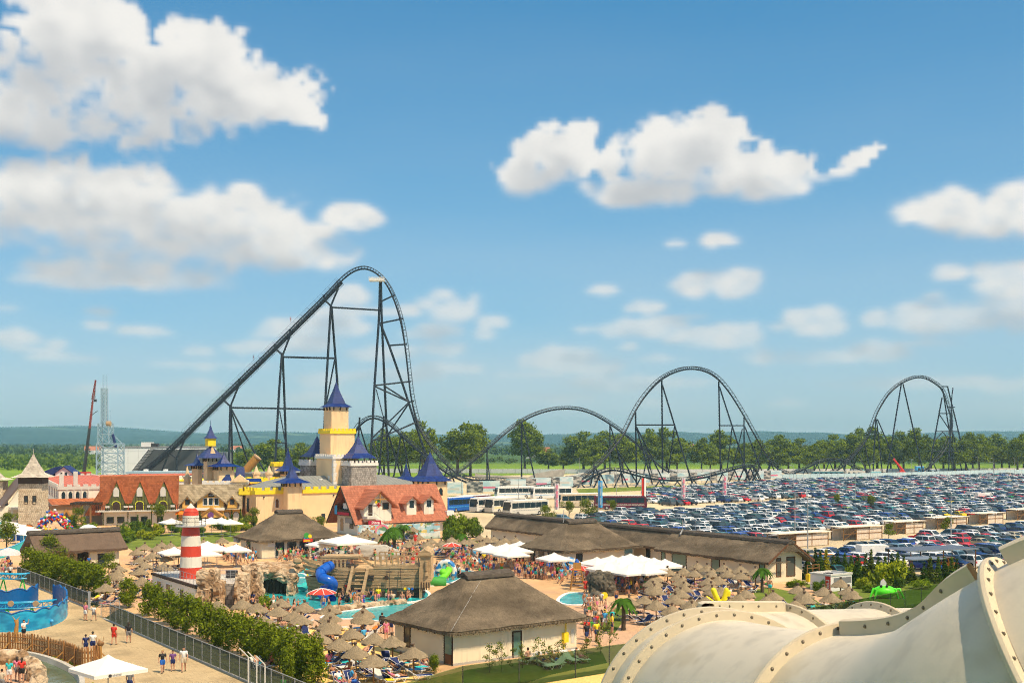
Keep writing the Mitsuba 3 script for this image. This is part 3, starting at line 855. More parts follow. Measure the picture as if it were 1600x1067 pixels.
mat('steel_blue', (.30, .42, .50), .5)
part(t, 'winch_drum', MB().cyl(P(166.5, 662, Y0 - 2), P(173, 662, Y0 - 2), .95, n=10), 'tan')
part(t, 'strut', MB().cyl(P(176, 678, Y0 - 1), P(181, 699, Y0 - 1), .5, n=6), 'navy')

t = thing('mobile_crane', 'mobile crane with black and red raised telescopic boom', 'crane')
Y0 = 520
part(t, 'lower_boom', MB().cyl(P(128, 762, Y0), P(140, 669, Y0), .85, .62, n=6), 'dark')
part(t, 'upper_boom', MB().cyl(P(140, 669, Y0), P(145, 625, Y0), .55, .42, n=6), 'rust_red')
lb = MB()
lattice(lb, [sq(P(145 + 4.4 * k, 625 - 31 * k, Y0), 0.85 * (1 - .6 * k), 0.85 * (1 - .6 * k), P(145, 625 - 31 * k, Y0)[2]) for k in np.linspace(0, 1, 7)], .12)
part(t, 'jib', lb, 'rust_red')
mat('rust_red', (.26, .045, .035), .6)
part(t, 'hook', MB().cyl(P(149, 598, Y0), P(149, 622, Y0), .05, n=4).box(*(lambda c: (c[0] - .5, c[0] + .5, c[1] - .4, c[1] + .4, c[2] - 1.0, c[2]))(P(149, 624, Y0))), 'dark')
part(t, 'brace', MB().cyl(P(144, 648, Y0), P(152.5, 642, Y0), .18, n=4), 'dark')
c = GY(132, Y0)
part(t, 'carrier', MB().box(c[0] - 6.5, c[0] + 6.5, c[1] - 1.4, c[1] + 1.4, .7, 1.9).box(c[0] - 6.4, c[0] - 4, c[1] - 1.3, c[1] + 1.3, 1.9, 3.3).box(c[0] - 2.6, c[0] + 2.4, c[1] - 1.3, c[1] + 1.3, 1.9, 3.6), 'red')
for x in (-5, -3.2, 2.2, 3.8, 5.4):
    part(t, 'wheel', MB().cyl((c[0] + x, c[1] - 1.5, .65), (c[0] + x, c[1] + 1.5, .65), .65, n=12), 'tyre')

t = thing('exhibition_hall', 'white panelled hall with flat roof behind the steel tower', 'building')
a, b = P(158, 700, 500), P(262, 699, 500)
part(t, 'wall', MB().box(a[0], b[0] + 9, 500, 545, 0, a[2]), 'hall_white')
part(t, 'roof_edge', MB().box(a[0] - .2, b[0] + 9.2, 499.8, 545.2, a[2], a[2] + .5), 'midgrey')
k = P(229, 697, 505)
part(t, 'roof_cabin', MB().box(k[0] - 1.7, k[0] + 2.3, 503, 508, a[2] + .5, k[2] + 1.6), 'white')
part(t, 'roof_unit', MB().box(k[0] + 2.35, k[0] + 4.8, 503.5, 507, a[2] + .5, k[2] + 1.2), 'dark')

t = thing('lift_station', 'dark sloping station building under the foot of the lift hill', 'building')
Y0 = 476
v = [P(190, 752, Y0), P(204, 738, Y0), P(232, 702, Y0), P(258, 703, Y0), P(312, 702, Y0), P(312, 752, Y0)]
part(t, 'side_wall', MB().prism([(q[0], max(q[2], 0)) for q in v], Y0, Y0 + 9), 'charcoal')
mat('charcoal', (.07, .08, .09), .55)
lv = MB()
for k in range(16):
    a = P(206 + k * 1.9, 736 - k * 2.35, Y0 - .4)
    lv.box(a[0], a[0] + 1.6, Y0 - .5, Y0 - .02, a[2] - .25, a[2] + .05)
part(t, 'stair', lv, 'grey')
st = MB().box(P(298, 0, Y0)[0], P(342, 0, Y0)[0], Y0 + 12, Y0 + 24, 0, P(0, 707, Y0 + 12)[2])
part(t, 'machine_house', st, 'slate')
mat('slate', (.17, .20, .24), .5)
part(t, 'machine_house_wall', MB().box(P(262, 0, Y0)[0], P(296, 0, Y0)[0], Y0 + 14, Y0 + 22, 0, P(0, 713, Y0 + 14)[2]), 'hall_white')
t = thing('steel_platform', 'dark steel platform on posts right of the station', 'platform')
d = MB()
Y0 = 490
d.box(P(313, 0, Y0)[0], P(330, 0, Y0)[0], Y0, Y0 + 8, P(0, 709.5, Y0)[2], P(0, 706.5, Y0)[2])
part(t, 'deck', d, 'dark')
for x in (314, 318, 322, 326, 329.5):
    for dy in (0, 7):
        part(t, 'post', MB().cyl(GY(x, Y0 + dy + .4), P(x, 709, Y0 + dy + .4), .28, n=6), 'dark')
# ------------------------------------------------------------------ castle and themed houses


class Loc:
    """a building's own axes: the near corner, x along the face that looks right, y along the face that looks left"""

    def __init__(s, O, deg):
        s.O, s.th = np.array(O, float), math.radians(deg)
        s.u, s.v = np.array([math.cos(s.th), math.sin(s.th)]), np.array([-math.sin(s.th), math.cos(s.th)])
        s.M = Mt(s.O[0], s.O[1], 0, s.th)

    def _s(s, d, px, off=(0, 0)):
        o = s.O[:2] + off[0] * s.u + off[1] * s.v
        t = (px - 800) / F
        return (t * o[1] - o[0]) / (d[0] - t * d[1])

    def r(s, px, y=0.0):
        return s._s(s.u, px, (0, y))

    def l(s, px, x=0.0):
        return s._s(s.v, px, (x, 0))

    def z(s, py, x=0.0, y=0.0):
        return CAMH - (py - HY) / F * (s.O[1] + x * s.u[1] + y * s.v[1])


def sub(parent, name, mb, bsdf, L, **k):
    return part(parent, name, mb, bsdf, L.M if isinstance(L, Loc) else L, **k)


def pyramid(m, x0, x1, y0, y1, z0, z1, oh=.5, flare=.30, lift=.22):
    cx, cy, a, b = (x0 + x1) / 2, (y0 + y1) / 2, (x1 - x0) / 2, (y1 - y0) / 2
    lev = [(1 + oh / a, 1 + oh / b, z0), (1 - flare, 1 - flare, z0 + lift * (z1 - z0)), (.5 * (1 - flare) * .86, .5 * (1 - flare) * .86, z0 + .60 * (z1 - z0)), (.015, .015, z1)]
    v = []
    for fa, fb_, z in lev:
        v += [(cx - a * fa, cy - b * fb_, z), (cx + a * fa, cy - b * fb_, z), (cx + a * fa, cy + b * fb_, z), (cx - a * fa, cy + b * fb_, z)]
    f = [(3, 2, 1, 0)]
    for i in range(len(lev) - 1):
        for k in range(4):
            j = (k + 1) % 4
            f.append((i * 4 + k, i * 4 + j, i * 4 + 4 + j, i * 4 + 4 + k))
    m.add(v, f)
    m.cyl((cx, cy, z1 - .2), (cx, cy, z1 + .9), .06, n=4)
    return m


def crown(m, x0, x1, y0, y1, z0, z1, out=.25, step=.9, th=.25):
    """a parapet with merlons on all four sides, standing proud of the wall"""
    x0, x1, y0, y1 = x0 - out, x1 + out, y0 - out, y1 + out
    zm = z0 + .58 * (z1 - z0)
    for a in ((x0, x1, y0, y0 + th), (x0, x1, y1 - th, y1), (x0, x0 + th, y0 + th, y1 - th), (x1 - th, x1, y0 + th, y1 - th)):
        m.box(*a, z0, zm)
    nx, ny = max(2, int((x1 - x0) / step)), max(2, int((y1 - y0) / step))
    for k in range(nx):
        a = x0 + (x1 - x0) * (k + .2) / nx
        b = a + (x1 - x0) / nx * .6
        for y in (y0, y1 - th):
            m.box(a, b, y, y + th, zm, z1)
    for k in range(ny):
        a = y0 + (y1 - y0) * (k + .2) / ny
        b = a + (y1 - y0) / ny * .6
        for x in (x0, x1 - th):
            m.box(x, x + th, a, b, zm, z1)
    return m


def arch2(x0, x1, z0, z1, pointed=True):
    c, r = (x0 + x1) / 2, (x1 - x0) / 2
    zs = z1 - r * (1.25 if pointed else .8)
    top = [(x1, zs), (c + r * .62, zs + (z1 - zs) * .62), (c, z1), (c - r * .62, zs + (z1 - zs) * .62), (x0, zs)] if pointed else [(c + r * math.cos(a), zs + (z1 - zs) * math.sin(a)) for a in np.linspace(0, math.pi, 8)]
    return [(x0, z0), (x1, z0)] + top


def window(parent, L, face, a0, a1, z0, z1, glass='glass_dark', frame='offwhite', arch=None, off=0.0, t=.12, name='window'):
    """on the right-looking face (y = off) or the left-looking one (x = off): a frame proud of the wall with a pane in it"""
    def shape(d):
        pts = [(a0 - d, z0 - d), (a1 + d, z0 - d), (a1 + d, z1 + d), (a0 - d, z1 + d)] if arch is None else arch2(a0 - d, a1 + d, z0 - d, z1 + d, arch == 'pointed')
        return Polygon(pts)
    fr = MB()
    ring = shape(t).difference(shape(0))
    pane = MB()
    if face == 'r':
        fr.prism(ring, off - .06, off + .02)
        pane.prism(shape(0), off - .03, off + .01)
    else:
        fr.prism(ring, off - .06, off + .02, plane='yz')
        pane.prism(shape(0), off - .03, off + .01, plane='yz')
    k = sub(parent, name, fr, frame, L)
    if parent.count('__') < 1:
        sub(k, 'pane', pane, glass, L)
    else:
        sub(parent, 'pane', pane, glass, L)
    return k


DEG = 33
castle = thing('castle', 'cream fairy-tale castle with blue pyramid roofs and yellow battlements', 'castle')
CU = .917


def tower(x0, x1, Y, ytop, yeave=None, yapex=None, zb=0, wall='plaster_cream', cr_=None, cr_col='lemonade', roof='roof_blue', oh=.6, depth=None, deg=DEG, flare=.30, lift=.22, name='tower', owner=None):
    """near edge at column x0, right edge at x1; wall up to row ytop, an eave row, an apex row"""
    owner = owner or castle
    L = Loc(GY(x0, Y), deg)
    s = L.r(x1)
    d = depth or s
    zt = L.z(ytop)
    k = sub(owner, name, MB().box(0, s, 0, d, zb, zt), wall, L)
    if cr_:
        sub(k, 'battlement', crown(MB(), 0, s, 0, d, L.z(cr_[1]), L.z(cr_[0]), out=.28), cr_col, L)
    if yapex:
        ze, za = L.z(yeave, s / 2, 0), L.z(yapex, s / 2, d / 2)
        sub(k, 'roof', pyramid(MB(), 0, s, 0, d, ze, za, oh, flare, lift), roof, L)
        br = MB()
        for a in (.12, .5, .88):
            br.box(a * s - .09, a * s + .09, -.35, -.005, ze - .75, ze - .02)
            br.box(-.35, -.005, a * d - .09, a * d + .09, ze - .75, ze - .02)
        sub(k, 'bracket', br, 'darkwood', L, kind='stuff')
    return k, L, s, d


mat('lemonade', (.86, .66, .02), .6)
# keep: three blocks, one on the other
tower(517, 556, 268, 712, zb=0, name='keep_base')
k, L, s, d = tower(516.5, 554, 270, 674, name='keep', cr_=(669.5, 677.5))
k, L, s, d = tower(518, 544.4, 271.5, 636, 636, 597, name='keep_top', zb=15, oh=.7, flare=.22, lift=.14)
sub(k, 'cornice', MB().box(-.1, s + .1, -.1, d + .1, L.z(637.6), L.z(635.4)), 'offwhite', L)
k, L, s, d = tower(521, 560, 263, 716, name='lower_keep', cr_=(710, 717), cr_col='white', depth=9)
q = MB()
for i in range(9):
    w = .75 if i % 2 else .5
    q.box(-.03, w, -.04, -.005, L.z(716) - 1.0 * (i + 1) + .08, L.z(716) - 1.0 * i)
    q.box(-.04, -.005, -.03, w, L.z(716) - 1.0 * (i + 1) + .08, L.z(716) - 1.0 * i)
sub(k, 'quoin', q, 'white', L, kind='stuff')
# stone turrets
tower(549, 588.5, 260, 727, 716, 681, wall='grey_stone', cr_=(720, 728), cr_col='white', oh=.1, name='stone_turret', flare=.42)
tower(485, 522, 276, 727, 714, 681, wall='grey_stone', cr_=(718, 727.5), cr_col='white', oh=.1, name='stone_turret', flare=.40)
tower(445, 462, 276, 736, 736, 698, wall='plaster_cream', name='turret', oh=1.1, flare=.30)
tower(429, 441, 280, 728, name='turret', cr_=(721.5, 728.5))
k, L, s, d = tower(449.6, 472, 251, 755, 754.5, 721, name='turret', oh=1.5, flare=.34)
k, L, s, d = tower(664, 699, 262, 753, 752, 706, name='corner_tower', oh=.9, flare=.22, lift=.18)
window(k, L, 'r', L.r(686.5), L.r(691), L.z(774), L.z(763), arch='pointed', frame='brown')
window(k, L, 'r', L.r(674), L.r(678), L.z(790), L.z(779), arch='pointed', frame='brown')
tower(631, 646, 276, 751, 750, 722, name='turret', oh=1.0, flare=.38)
# the front range: long wall with yellow battlements under a grey metal roof
L = Loc(GY(400, 250), DEG)
s1, dd = L.r(545), 16.0
zw = L.z(772.5)
k = sub(castle, 'front_range', MB().box(0, s1, 0, dd, 0, zw), 'plaster_cream', L)
sub(k, 'battlement', crown(MB(), 0, s1, 0, dd, zw, L.z(762), out=.35, step=1.7, th=.35), 'lemonade', L)
z1 = L.z(758)
rf = MB()
zg = L.z(743.5, 14, dd / 2)
rv = [(.2, .2, zw + .5), (s1 + 22, .2, zw + .5), (s1 + 22, dd - .2, zw + .5), (.2, dd - .2, zw + .5), (10, dd / 2, zg), (s1 + 12, dd / 2, zg)]
rf.add(rv, [(0, 1, 5), (0, 5, 4), (1, 2, 5), (2, 3, 4), (2, 4, 5), (3, 0, 4)])
rk = sub(k, 'roof', rf, 'roof_grey', L)
sub(castle, 'rear_range', MB().box(s1 + .02, s1 + 22, .1, dd - .1, 0, zw + .28), 'plaster_cream', L)
for x, y in ((501, 750), (515, 746), (540, 745), (581, 748)):
    a = L.r(x, dd * .35)
    sub(castle, 'chimney', MB().cyl((a, dd * .35, zw + 1), (a, dd * .35, L.z(y, a, dd * .35)), .30, n=8).cyl((a, dd * .35, L.z(y, a, dd * .35)), (a, dd * .35, L.z(y, a, dd * .35) + .3), .42, n=8), 'white', L)
window(k, L, 'r', L.r(430.5), L.r(435.5), L.z(794), L.z(780), arch='pointed', frame='offwhite', glass='brown')
for x in (412, 521):
    sub(k, 'lamp', MB().box(L.r(x) - .12, L.r(x) + .12, -.3, 0, L.z(778), L.z(776)), 'dark', L)
sub(k, 'window', MB().box(L.r(502), L.r(508), -.05, .02, L.z(815), L.z(806)), 'glass_dark', L)
# chamfered corner bay at its left end
L2 = Loc(GY(384, 252), 5)
k = sub(castle, 'corner_bay', MB().box(0, L2.r(401), 0, 8, 0, L2.z(772)), 'plaster_cream', L2)
sub(k, 'battlement', crown(MB(), -1, L2.r(401), 0, 8, L2.z(773), L2.z(763), out=.4, step=1.0), 'lemonade', L2)
window(k, L2, 'r', L2.r(386), L2.r(388.6), L2.z(799), L2.z(779), frame='brown')
# second battlement behind and the little spires
L3 = Loc(GY(392, 268), DEG)
k = sub(castle, 'inner_wall', MB().box(0, L3.r(446), 0, 6, 0, L3.z(755)), 'plaster_cream', L3)
sub(k, 'battlement', crown(MB(), 0, L3.r(446), 0, 6, L3.z(755), L3.z(747), out=.3, step=1.3), 'lemonade', L3)
sub(k, 'roof', MB().prism([(0, 0), (L3.r(446) + 8, 0), (L3.r(446) + 8, 16), (0, 16)], L3.z(747), L3.z(741), plane='xy'), 'roof_grey', Mt(L3.O[0] - 1, L3.O[1] + 8, 0, L3.th))
for x, y0, y1 in ((400.5, 741, 727), (420.5, 741, 727), (307.7, 752, 733), (292.5, 748, 728), (334, 752, 733)):
    c = P(x, y0, 272)
    sub(castle, 'pinnacle', MB().cyl((c[0], 272, 0), c, .75, n=8).cyl(c, (c[0], 272, c[2] + .5), .95, .9, n=8).cyl((c[0], 272, c[2] + .5), P(x, y1, 272), .6, .04, n=8), 'cream', Mt())

# left wing with the stacked blue roofs
wing = thing('castle_gatehouse', 'smaller cream castle gatehouse with stacked blue roofs left of the keep', 'castle')
k, L, s, d = tower(323.6, 340, 262, 716, 715.5, 688, owner=wing, oh=1.2, flare=.46, lift=.55)
c = np.array([s / 2, d / 2])
r = 6.4 * .1375
sub(k, 'lantern', MB().box(c[0] - r, c[0] + r, c[1] - r, c[1] + r, L.z(697), L.z(685)), 'lemonade', L)
sub(k, 'lantern_roof', pyramid(MB(), c[0] - r, c[0] + r, c[1] - r, c[1] + r, L.z(685), L.z(663), .35, .2, .2), 'roof_blue', L)
sub(k, 'dormer', MB().prism([(c[0] - .6, L.z(709)), (c[0] + .6, L.z(709)), (c[0], L.z(699))], -.4, 1.6), 'plaster_cream', L)
tower(342, 366, 259, 729, 729, 709, owner=wing, oh=1.3, flare=.34, lift=.25)
tower(309, 316, 266, 728, 727.5, 708, owner=wing, oh=1.4, flare=.3, depth=4)
L = Loc(GY(318, 258), 10)
k = sub(wing, 'front_wall', MB().box(0, L.r(386), 0, 10, 0, L.z(752)), 'plaster_cream', L)
sub(k, 'battlement', crown(MB(), 0, L.r(386), 0, 10, L.z(757), L.z(751), out=.3, step=1.2), 'white', L)
ga = [(L.r(360), L.z(753)), (L.r(390), L.z(753)), (L.r(375), L.z(741))]
sub(wing, 'gable', MB().prism(ga, -1.2, -.35), 'plaster_cream', L)
sub(wing, 'blue_roof', MB().box(L.r(366), L.r(381), 3, 9, L.z(752), L.z(731), top=(.8, .5)).box(L.r(346), L.r(362), .6, 3, L.z(753), L.z(742), top=(.6, .6)).box(L.r(381), L.r(408), 2, 6, L.z(754), L.z(749), top=(.9, .3)), 'roof_blue', L)
# white plant room and low sheds behind the roofs, left of the gatehouse
t = thing('service_building', 'white flat service building with rooftop units behind the brown mine house', 'building')
L = Loc(GY(262, 300), 8)
sub(t, 'wall', MB().box(0, L.r(345), 0, 12, 0, L.z(752)), 'white', L)
sub(t, 'parapet', MB().box(-.2, L.r(345) + .2, -.2, 12.2, L.z(752), L.z(750)), 'lemonade', L)
for a, b in ((284, 299), (266, 280)):
    sub(t, 'roof_unit', MB().box(L.r(a), L.r(b), 2, 6, L.z(750), L.z(744.5)), 'white', L)
t = thing('ride_roof', 'long pale blue flat canopy along the foot of the lift hill', 'canopy')
L = Loc(GY(196, 420), 3)
sub(t, 'canopy', MB().box(0, L.r(302), 0, 12, L.z(740), L.z(737)), 'steel_blue', L)
sub(t, 'window_band', MB().box(1, L.r(300), .5, 11, L.z(746), L.z(740)), 'glass_dark', L)
sub(t, 'wall', MB().box(.6, L.r(301), .4, 11.5, 0, L.z(746)), 'white', L)
for x in (222, 253):
    sub(t, 'roof_unit', MB().box(L.r(x), L.r(x + 4.5), 2, 5, L.z(737), L.z(733.5)), 'white', L)
t = thing('log_chute', 'huge hollow wooden log rising at a slant behind the castle wall', 'log')
lg = MB().cyl(P(382, 738, 285), P(402, 714.5, 285), .98, n=12)
part(t, 'log', lg, 'post_wood', smooth=40)
part(t, 'log_end', MB().cyl(P(401.6, 715, 284.9), P(403, 713.4, 284.9), 1.04, n=12), 'tan', smooth=40)

# ------------------------------------------------------------------ pizza house with red roof
house = thing('red_roofed_restaurant', 'cream restaurant with big red tile roof, dormers and a red cross', 'restaurant')
L = Loc(G(562, 837), 38)
W = L.l(527)
S = L.r(694)
zt = L.z(806)
sub(house, 'wall', MB().box(0, S, 0, W, 0, zt), 'plaster_white', L)
zr = L.z(759, 0, W / 2)
oh = 1.1
half = W / 2 + oh
slope = (zr - zt) / (W / 2)
ze = zt - oh * slope
gv = [(0, zt), (W, zt), (W / 2, zr - .25)]
sub(house, 'gable', MB().prism(gv, .35, .6, plane='yz'), 'darkwood', L)
sub(house, 'gable', MB().prism(gv, S - .3, S - .02, plane='yz'), 'plaster_white', L)


def roof_pair(m, x0, x1, y0, y1, ze, zr, t=.22, axis='x'):
    """two roof planes with thickness: ridge along x (or y) between y0 and y1"""
    c = (y0 + y1) / 2
    p = [(y0, ze), (c, zr), (y1, ze), (y1, ze - t), (c, zr - t * 1.2), (y0, ze - t)]
    if axis == 'x':
        m.prism(p, x0, x1, plane='yz')
    else:
        m.prism(p, x0, x1)
    return m


rk = sub(house, 'roof', roof_pair(MB(), -1.6, S + .8, -oh, W + oh, ze, zr), 'tile_red', L)
sub(rk, 'barge_board', MB().prism([(-oh, ze - .3), (W / 2, zr - .32), (W / 2, zr + .04), (-oh, ze + .06)], -1.72, -1.605, plane='yz').prism([(W + oh, ze - .3), (W / 2, zr - .32), (W / 2, zr + .04), (W + oh, ze + .06)], -1.72, -1.605, plane='yz'), 'darkwood', L)
sub(house, 'gutter', MB().cyl((-1.5, -oh - .05, ze - .1), (S + .7, -oh - .05, ze - .1), .11, n=6).cyl((-.2, -.12, ze), (-.2, -.12, 0), .09, n=6).cyl((S + .1, -.12, ze), (S + .1, -.12, 0), .09, n=6), 'darkwood', L)
# cross gable
a, b = L.r(568.5, -.8), L.r(611.5, -.8)
yc = -.8
za, zg = L.z(790, a, yc), L.z(765, (a + b) / 2, yc)
k = sub(house, 'cross_gable', MB().prism([(a, 0), (b, 0), (b, za), ((a + b) / 2, zg - .3), (a, za)], yc, 2.5), 'plaster_white', L)
sub(k, 'roof', roof_pair(MB(), -2.0, W / 2, a - .9, b + .9, za - .45, zg, axis='y'), 'tile_red', L)
window(k, L, 'r', L.r(575, yc), L.r(582, yc), L.z(806), L.z(788), glass='darkwood', frame='white', off=yc, name='door')
window(k, L, 'r', L.r(598.5, yc), L.r(606.5, yc), L.z(796), L.z(787), frame='brown', off=yc)
c, zc = L.r(591.5, yc), L.z(789.5)
sub(k, 'red_cross', MB().box(c - .14, c + .14, yc - .1, yc - .04, zc - .42, zc + .42).box(c - .42, c - .141, yc - .1, yc - .04, zc - .14, zc + .14).box(c + .141, c + .42, yc - .1, yc - .04, zc - .14, zc + .14), 'red', L)
fan = MB()
for i, col in enumerate(('lemonade', 'green', 'teal')):
    fan = MB().cyl((c - .5 + .4 * i, yc - .08, zc + .55 + .2 * (i == 1)), (c - .5 + .4 * i, yc - .04, zc + .55 + .2 * (i == 1)), .3, n=7)
    sub(k, 'emblem_leaf', fan, col, L)
sub(k, 'gable_truss', MB().box((a + b) / 2 - .1, (a + b) / 2 + .1, -1.7, -1.6, za + .4, zg - .4).box(a + 1.2, b - 1.2, -1.7, -1.6, za + 1.0, za + 1.2), 'post_wood', L)
# outside stair and the sign beneath it
k = sub(house, 'stair', MB().prism([(L.r(572, -2), L.z(806)), (L.r(584, -2), L.z(806)), (L.r(610, -2), L.z(828)), (L.r(608, -2), L.z(830)), (L.r(584, -2), L.z(810)), (L.r(572, -2), L.z(810))], -2.4, -.82), 'offwhite', L)
rail = MB()
pr = [(L.r(x, -2), L.z(y)) for x, y in ((572, 801), (584, 801), (610, 823))]
for (x0, z0), (x1, z1) in zip(pr, pr[1:]):
    rail.cyl((x0, -2.35, z0), (x1, -2.35, z1), .035, n=4)
for x, z in pr + [((pr[1][0] + pr[2][0]) / 2, (pr[1][1] + pr[2][1]) / 2)]:
    rail.cyl((x, -2.35, z), (x, -2.35, z - 1.0), .03, n=4)
sub(k, 'handrail', rail, 'grey', L)
a, b = L.r(573, -2), L.r(592.5, -2)
z0, z1 = L.z(824), L.z(812.5)
k = sub(house, 'sign', MB().box(a, b, -2.6, -2.45, z0, z1), 'crimson', L, label='red restaurant sign with white lettering')


def text(parent, txt, h, x, y, z, L, col, bold=True, name='lettering', face='r'):
    m = meshkit.text_mesh(txt, h, .02, bold)
    v = np.array(m.vertices)
    w = np.stack([x + v[:, 0], y - v[:, 2], z + v[:, 1]], 1) if face == 'r' else np.stack([x - v[:, 2], y - v[:, 0], z + v[:, 1]], 1)
    return sub(parent, name, MB().add(w, m.faces), col, L)


text(k, 'Pizza', (z1 - z0) * .36, a + (b - a) * .24, -2.61, z0 + (z1 - z0) * .54, L, 'white')
text(k, 'HONEY', (z1 - z0) * .30, a + (b - a) * .14, -2.61, z0 + (z1 - z0) * .10, L, 'white')
# dormers
for xc, x0, x1, yt, yb in ((643.5, 635.5, 650.5, 774.5, 793), (671, 662.5, 677.5, 773.5, 792)):
    yd = -.15
    a, b = L.r(x0, yd), L.r(x1, yd)
    za, zg = L.z(yb - 11, a, yd), L.z(yt, a, yd)
    k = sub(house, 'dormer', MB().prism([(a, zt - .5), (b, zt - .5), (b, za), ((a + b) / 2, zg - .2), (a, za)], yd, W / 2), 'plaster_white', L)
    sub(k, 'roof', roof_pair(MB(), yd - .7, W / 2, a - .8, b + .8, za - .5, zg, t=.15, axis='y'), 'tile_red', L)
    m = (a + b) / 2
    window(k, L, 'r', m - .5, m + .5, za - 1.35, za - .05, frame='white', off=yd)
for x0, x1 in ((637, 648.5), (664.5, 675.5)):
    window(house, L, 'r', L.r(x0), L.r(x1), L.z(824), L.z(811), frame='brown', arch='round')
window(house, L, 'l', L.l(552), L.l(547), L.z(826), L.z(813), frame='brown', arch='round')
window(house, L, 'l', L.l(537), L.l(532), L.z(832), L.z(812), frame='offwhite', glass='tan', arch='round', name='door')
k = sub(house, 'balcony', MB().box(-1.2, .3, W * .15, W * .85, zt - .1, zt + .9), 'darkwood', L)
sub(k, 'banner', MB().box(-1.3, -1.22, W * .2, W * .72, zt + .02, zt + .55), 'crimson', L)
sub(k, 'air_conditioner', MB().box(-.6, .3, W * .42, W * .6, zt + 1.1, zt + 2.1), 'white', L)
sub(k, 'figure_panel', MB().box(-1.3, -1.22, W * .74, W * .84, zt + .1, zt + 1.7), 'sky_blue', L)
sub(house, 'wall_board', MB().box(-.12, -.01, W * .32, W * .62, zt - 1.5, zt - .5), 'grey', L)
k = sub(house, 'cooling_unit', MB().box(S + .3, S + 1.9, -.5, .8, 2.6, 3.8), 'white', L)
sub(k, 'frame', MB().cyl((S + .4, -.4, 0), (S + .4, -.4, 2.6), .06, n=4).cyl((S + 1.8, -.4, 0), (S + 1.8, -.4, 2.6), .06, n=4).box(S + .3, S + 1.9, -.5, .8, 2.5, 2.59), 'grey', L)

# ------------------------------------------------------------------ green half-timbered inn with three gables
inn = thing('green_gabled_inn', 'inn with three steep green gables, orange tiles and a long balcony', 'inn')
L = Loc(GY(160, 243), 14)
S = L.r(277)
zf, zr = L.z(797), L.z(744)
sub(inn, 'ground_floor', MB().box(0, S, 0, 11, 0, zf - .3), 'plaster_white', L)
k = sub(inn, 'balcony', MB().box(-1.2, S + .4, -1.7, 11, zf - .3, zf), 'offwhite', L)
rl = MB().box(-1.2, S + .4, -1.7, -1.62, zf + .95, zf + 1.05)
for a in np.arange(-1.1, S + .4, .42):
    rl.box(a, a + .16, -1.69, -1.63, zf, zf + .95)
sub(k, 'railing', rl, 'darkwood', L, kind='stuff')
m = MB().prism([(.35, zf), (1.3, zr), (7.6, zr), (8.6, zf)], -.6, S + .2, plane='yz')
rk = sub(inn, 'roof', m, 'tile_orange', L)
fl = MB()
rr2 = np.random.RandomState(3)
for i, (xa, xp, xb) in enumerate(((165, 182.6, 200.3), (201.3, 219, 237.2), (238.2, 255.5, 275))):
    a, p_, b = L.r(xa), L.r(xp), L.r(xb)
    zp = L.z(751.5)
    gk = sub(inn, 'gable', MB().prism([(a, zf), (b, zf), (p_, zp - .3)], -.9, -.62), 'moss', L)
    sub(gk, 'roof', roof_pair(MB(), -1.05, 4.5, a - .12, b + .12, zf - .2, zp + .12, t=.16, axis='y'), 'tile_orange', L)
    tb = MB()
    for t_ in np.linspace(.16, .84, 6):
        x = a + (b - a) * t_
        h = zf + (zp - zf) * (1 - abs(2 * t_ - 1)) * .9
        tb.box(x - .06, x + .06, -.97, -.91, zf, h)
    sub(gk, 'timber', tb, 'darkwood', L, kind='stuff')
    c = L.r(xp - .5)
    window(gk, L, 'r', c - .42, c + .42, L.z(775), L.z(761.5), glass='offwhite', frame='offwhite', arch='pointed', off=-.985)
    window(gk, L, 'r', c - .72, c + .72, zf, L.z(783.5), glass='darkwood', frame='lemon', arch='round', off=-.92, name='door')
    for dx in (-2.0, 1.5):
        bx = MB().box(c + dx, c + dx + .8, -2.1, -1.74, zf + .55, zf + .95)
        bk = sub(inn, 'flower_box', bx, 'offwhite', L)
        lv = leaves([((c + dx + .4, -1.9, zf + 1.15), (.5, .3, .25))], 60, .12, i * 7 + 3)
        sub(bk, 'flowers', lv, 'leaf', L, color=True)
mat('moss', lambda p, n, uv: mx((.07, .085, .02), (.20, .20, .06), fb(p.x * 1.2, p.y * 1.2, p.z * .5, 3)), .85)
for x0, x1 in ((167.5, 177), (184, 193.5), (205, 214), (221, 230), (246, 254)):
    window(inn, L, 'r', L.r(x0), L.r(x1), L.z(817), L.z(808.5), frame='moss')
for x in (160.5, 199, 236):
    sub(inn, 'corner_post', MB().box(L.r(x), L.r(x + 1.6), -.06, -.01, 0, zf - .35), 'moss', L)
lr = MB().prism([(-3.4, zf - 1.0), (-.4, L.z(765)), (-.4, zf - 1.0)], 0, 6)
sub(inn, 'side_roof', lr, 'tile_orange', L)
gk = sub(inn, 'side_gable', MB().box(-.3, -.02, .6, 7, zf, L.z(768), top=(1, .15)), 'moss', L)
t = thing('entrance_pergola', 'dark timber pergola roof left of the green gabled inn', 'pergola')
L = Loc(GY(110, 240), 8)
for i in range(14):
    a = L.r(110) + i * .42
    sub(t, 'beam', MB().box(a, a + .16, -.5, 6, L.z(789), L.z(785.5)), 'darkwood', L)
for x in (113, 126, 140):
    sub(t, 'post', MB().box(L.r(x), L.r(x) + .3, 0, .3, 0, L.z(789)), 'wood', L)
sub(t, 'back_wall', MB().box(L.r(120), L.r(152), 6.1, 6.4, 0, L.z(792)), 'plaster_grey', L)

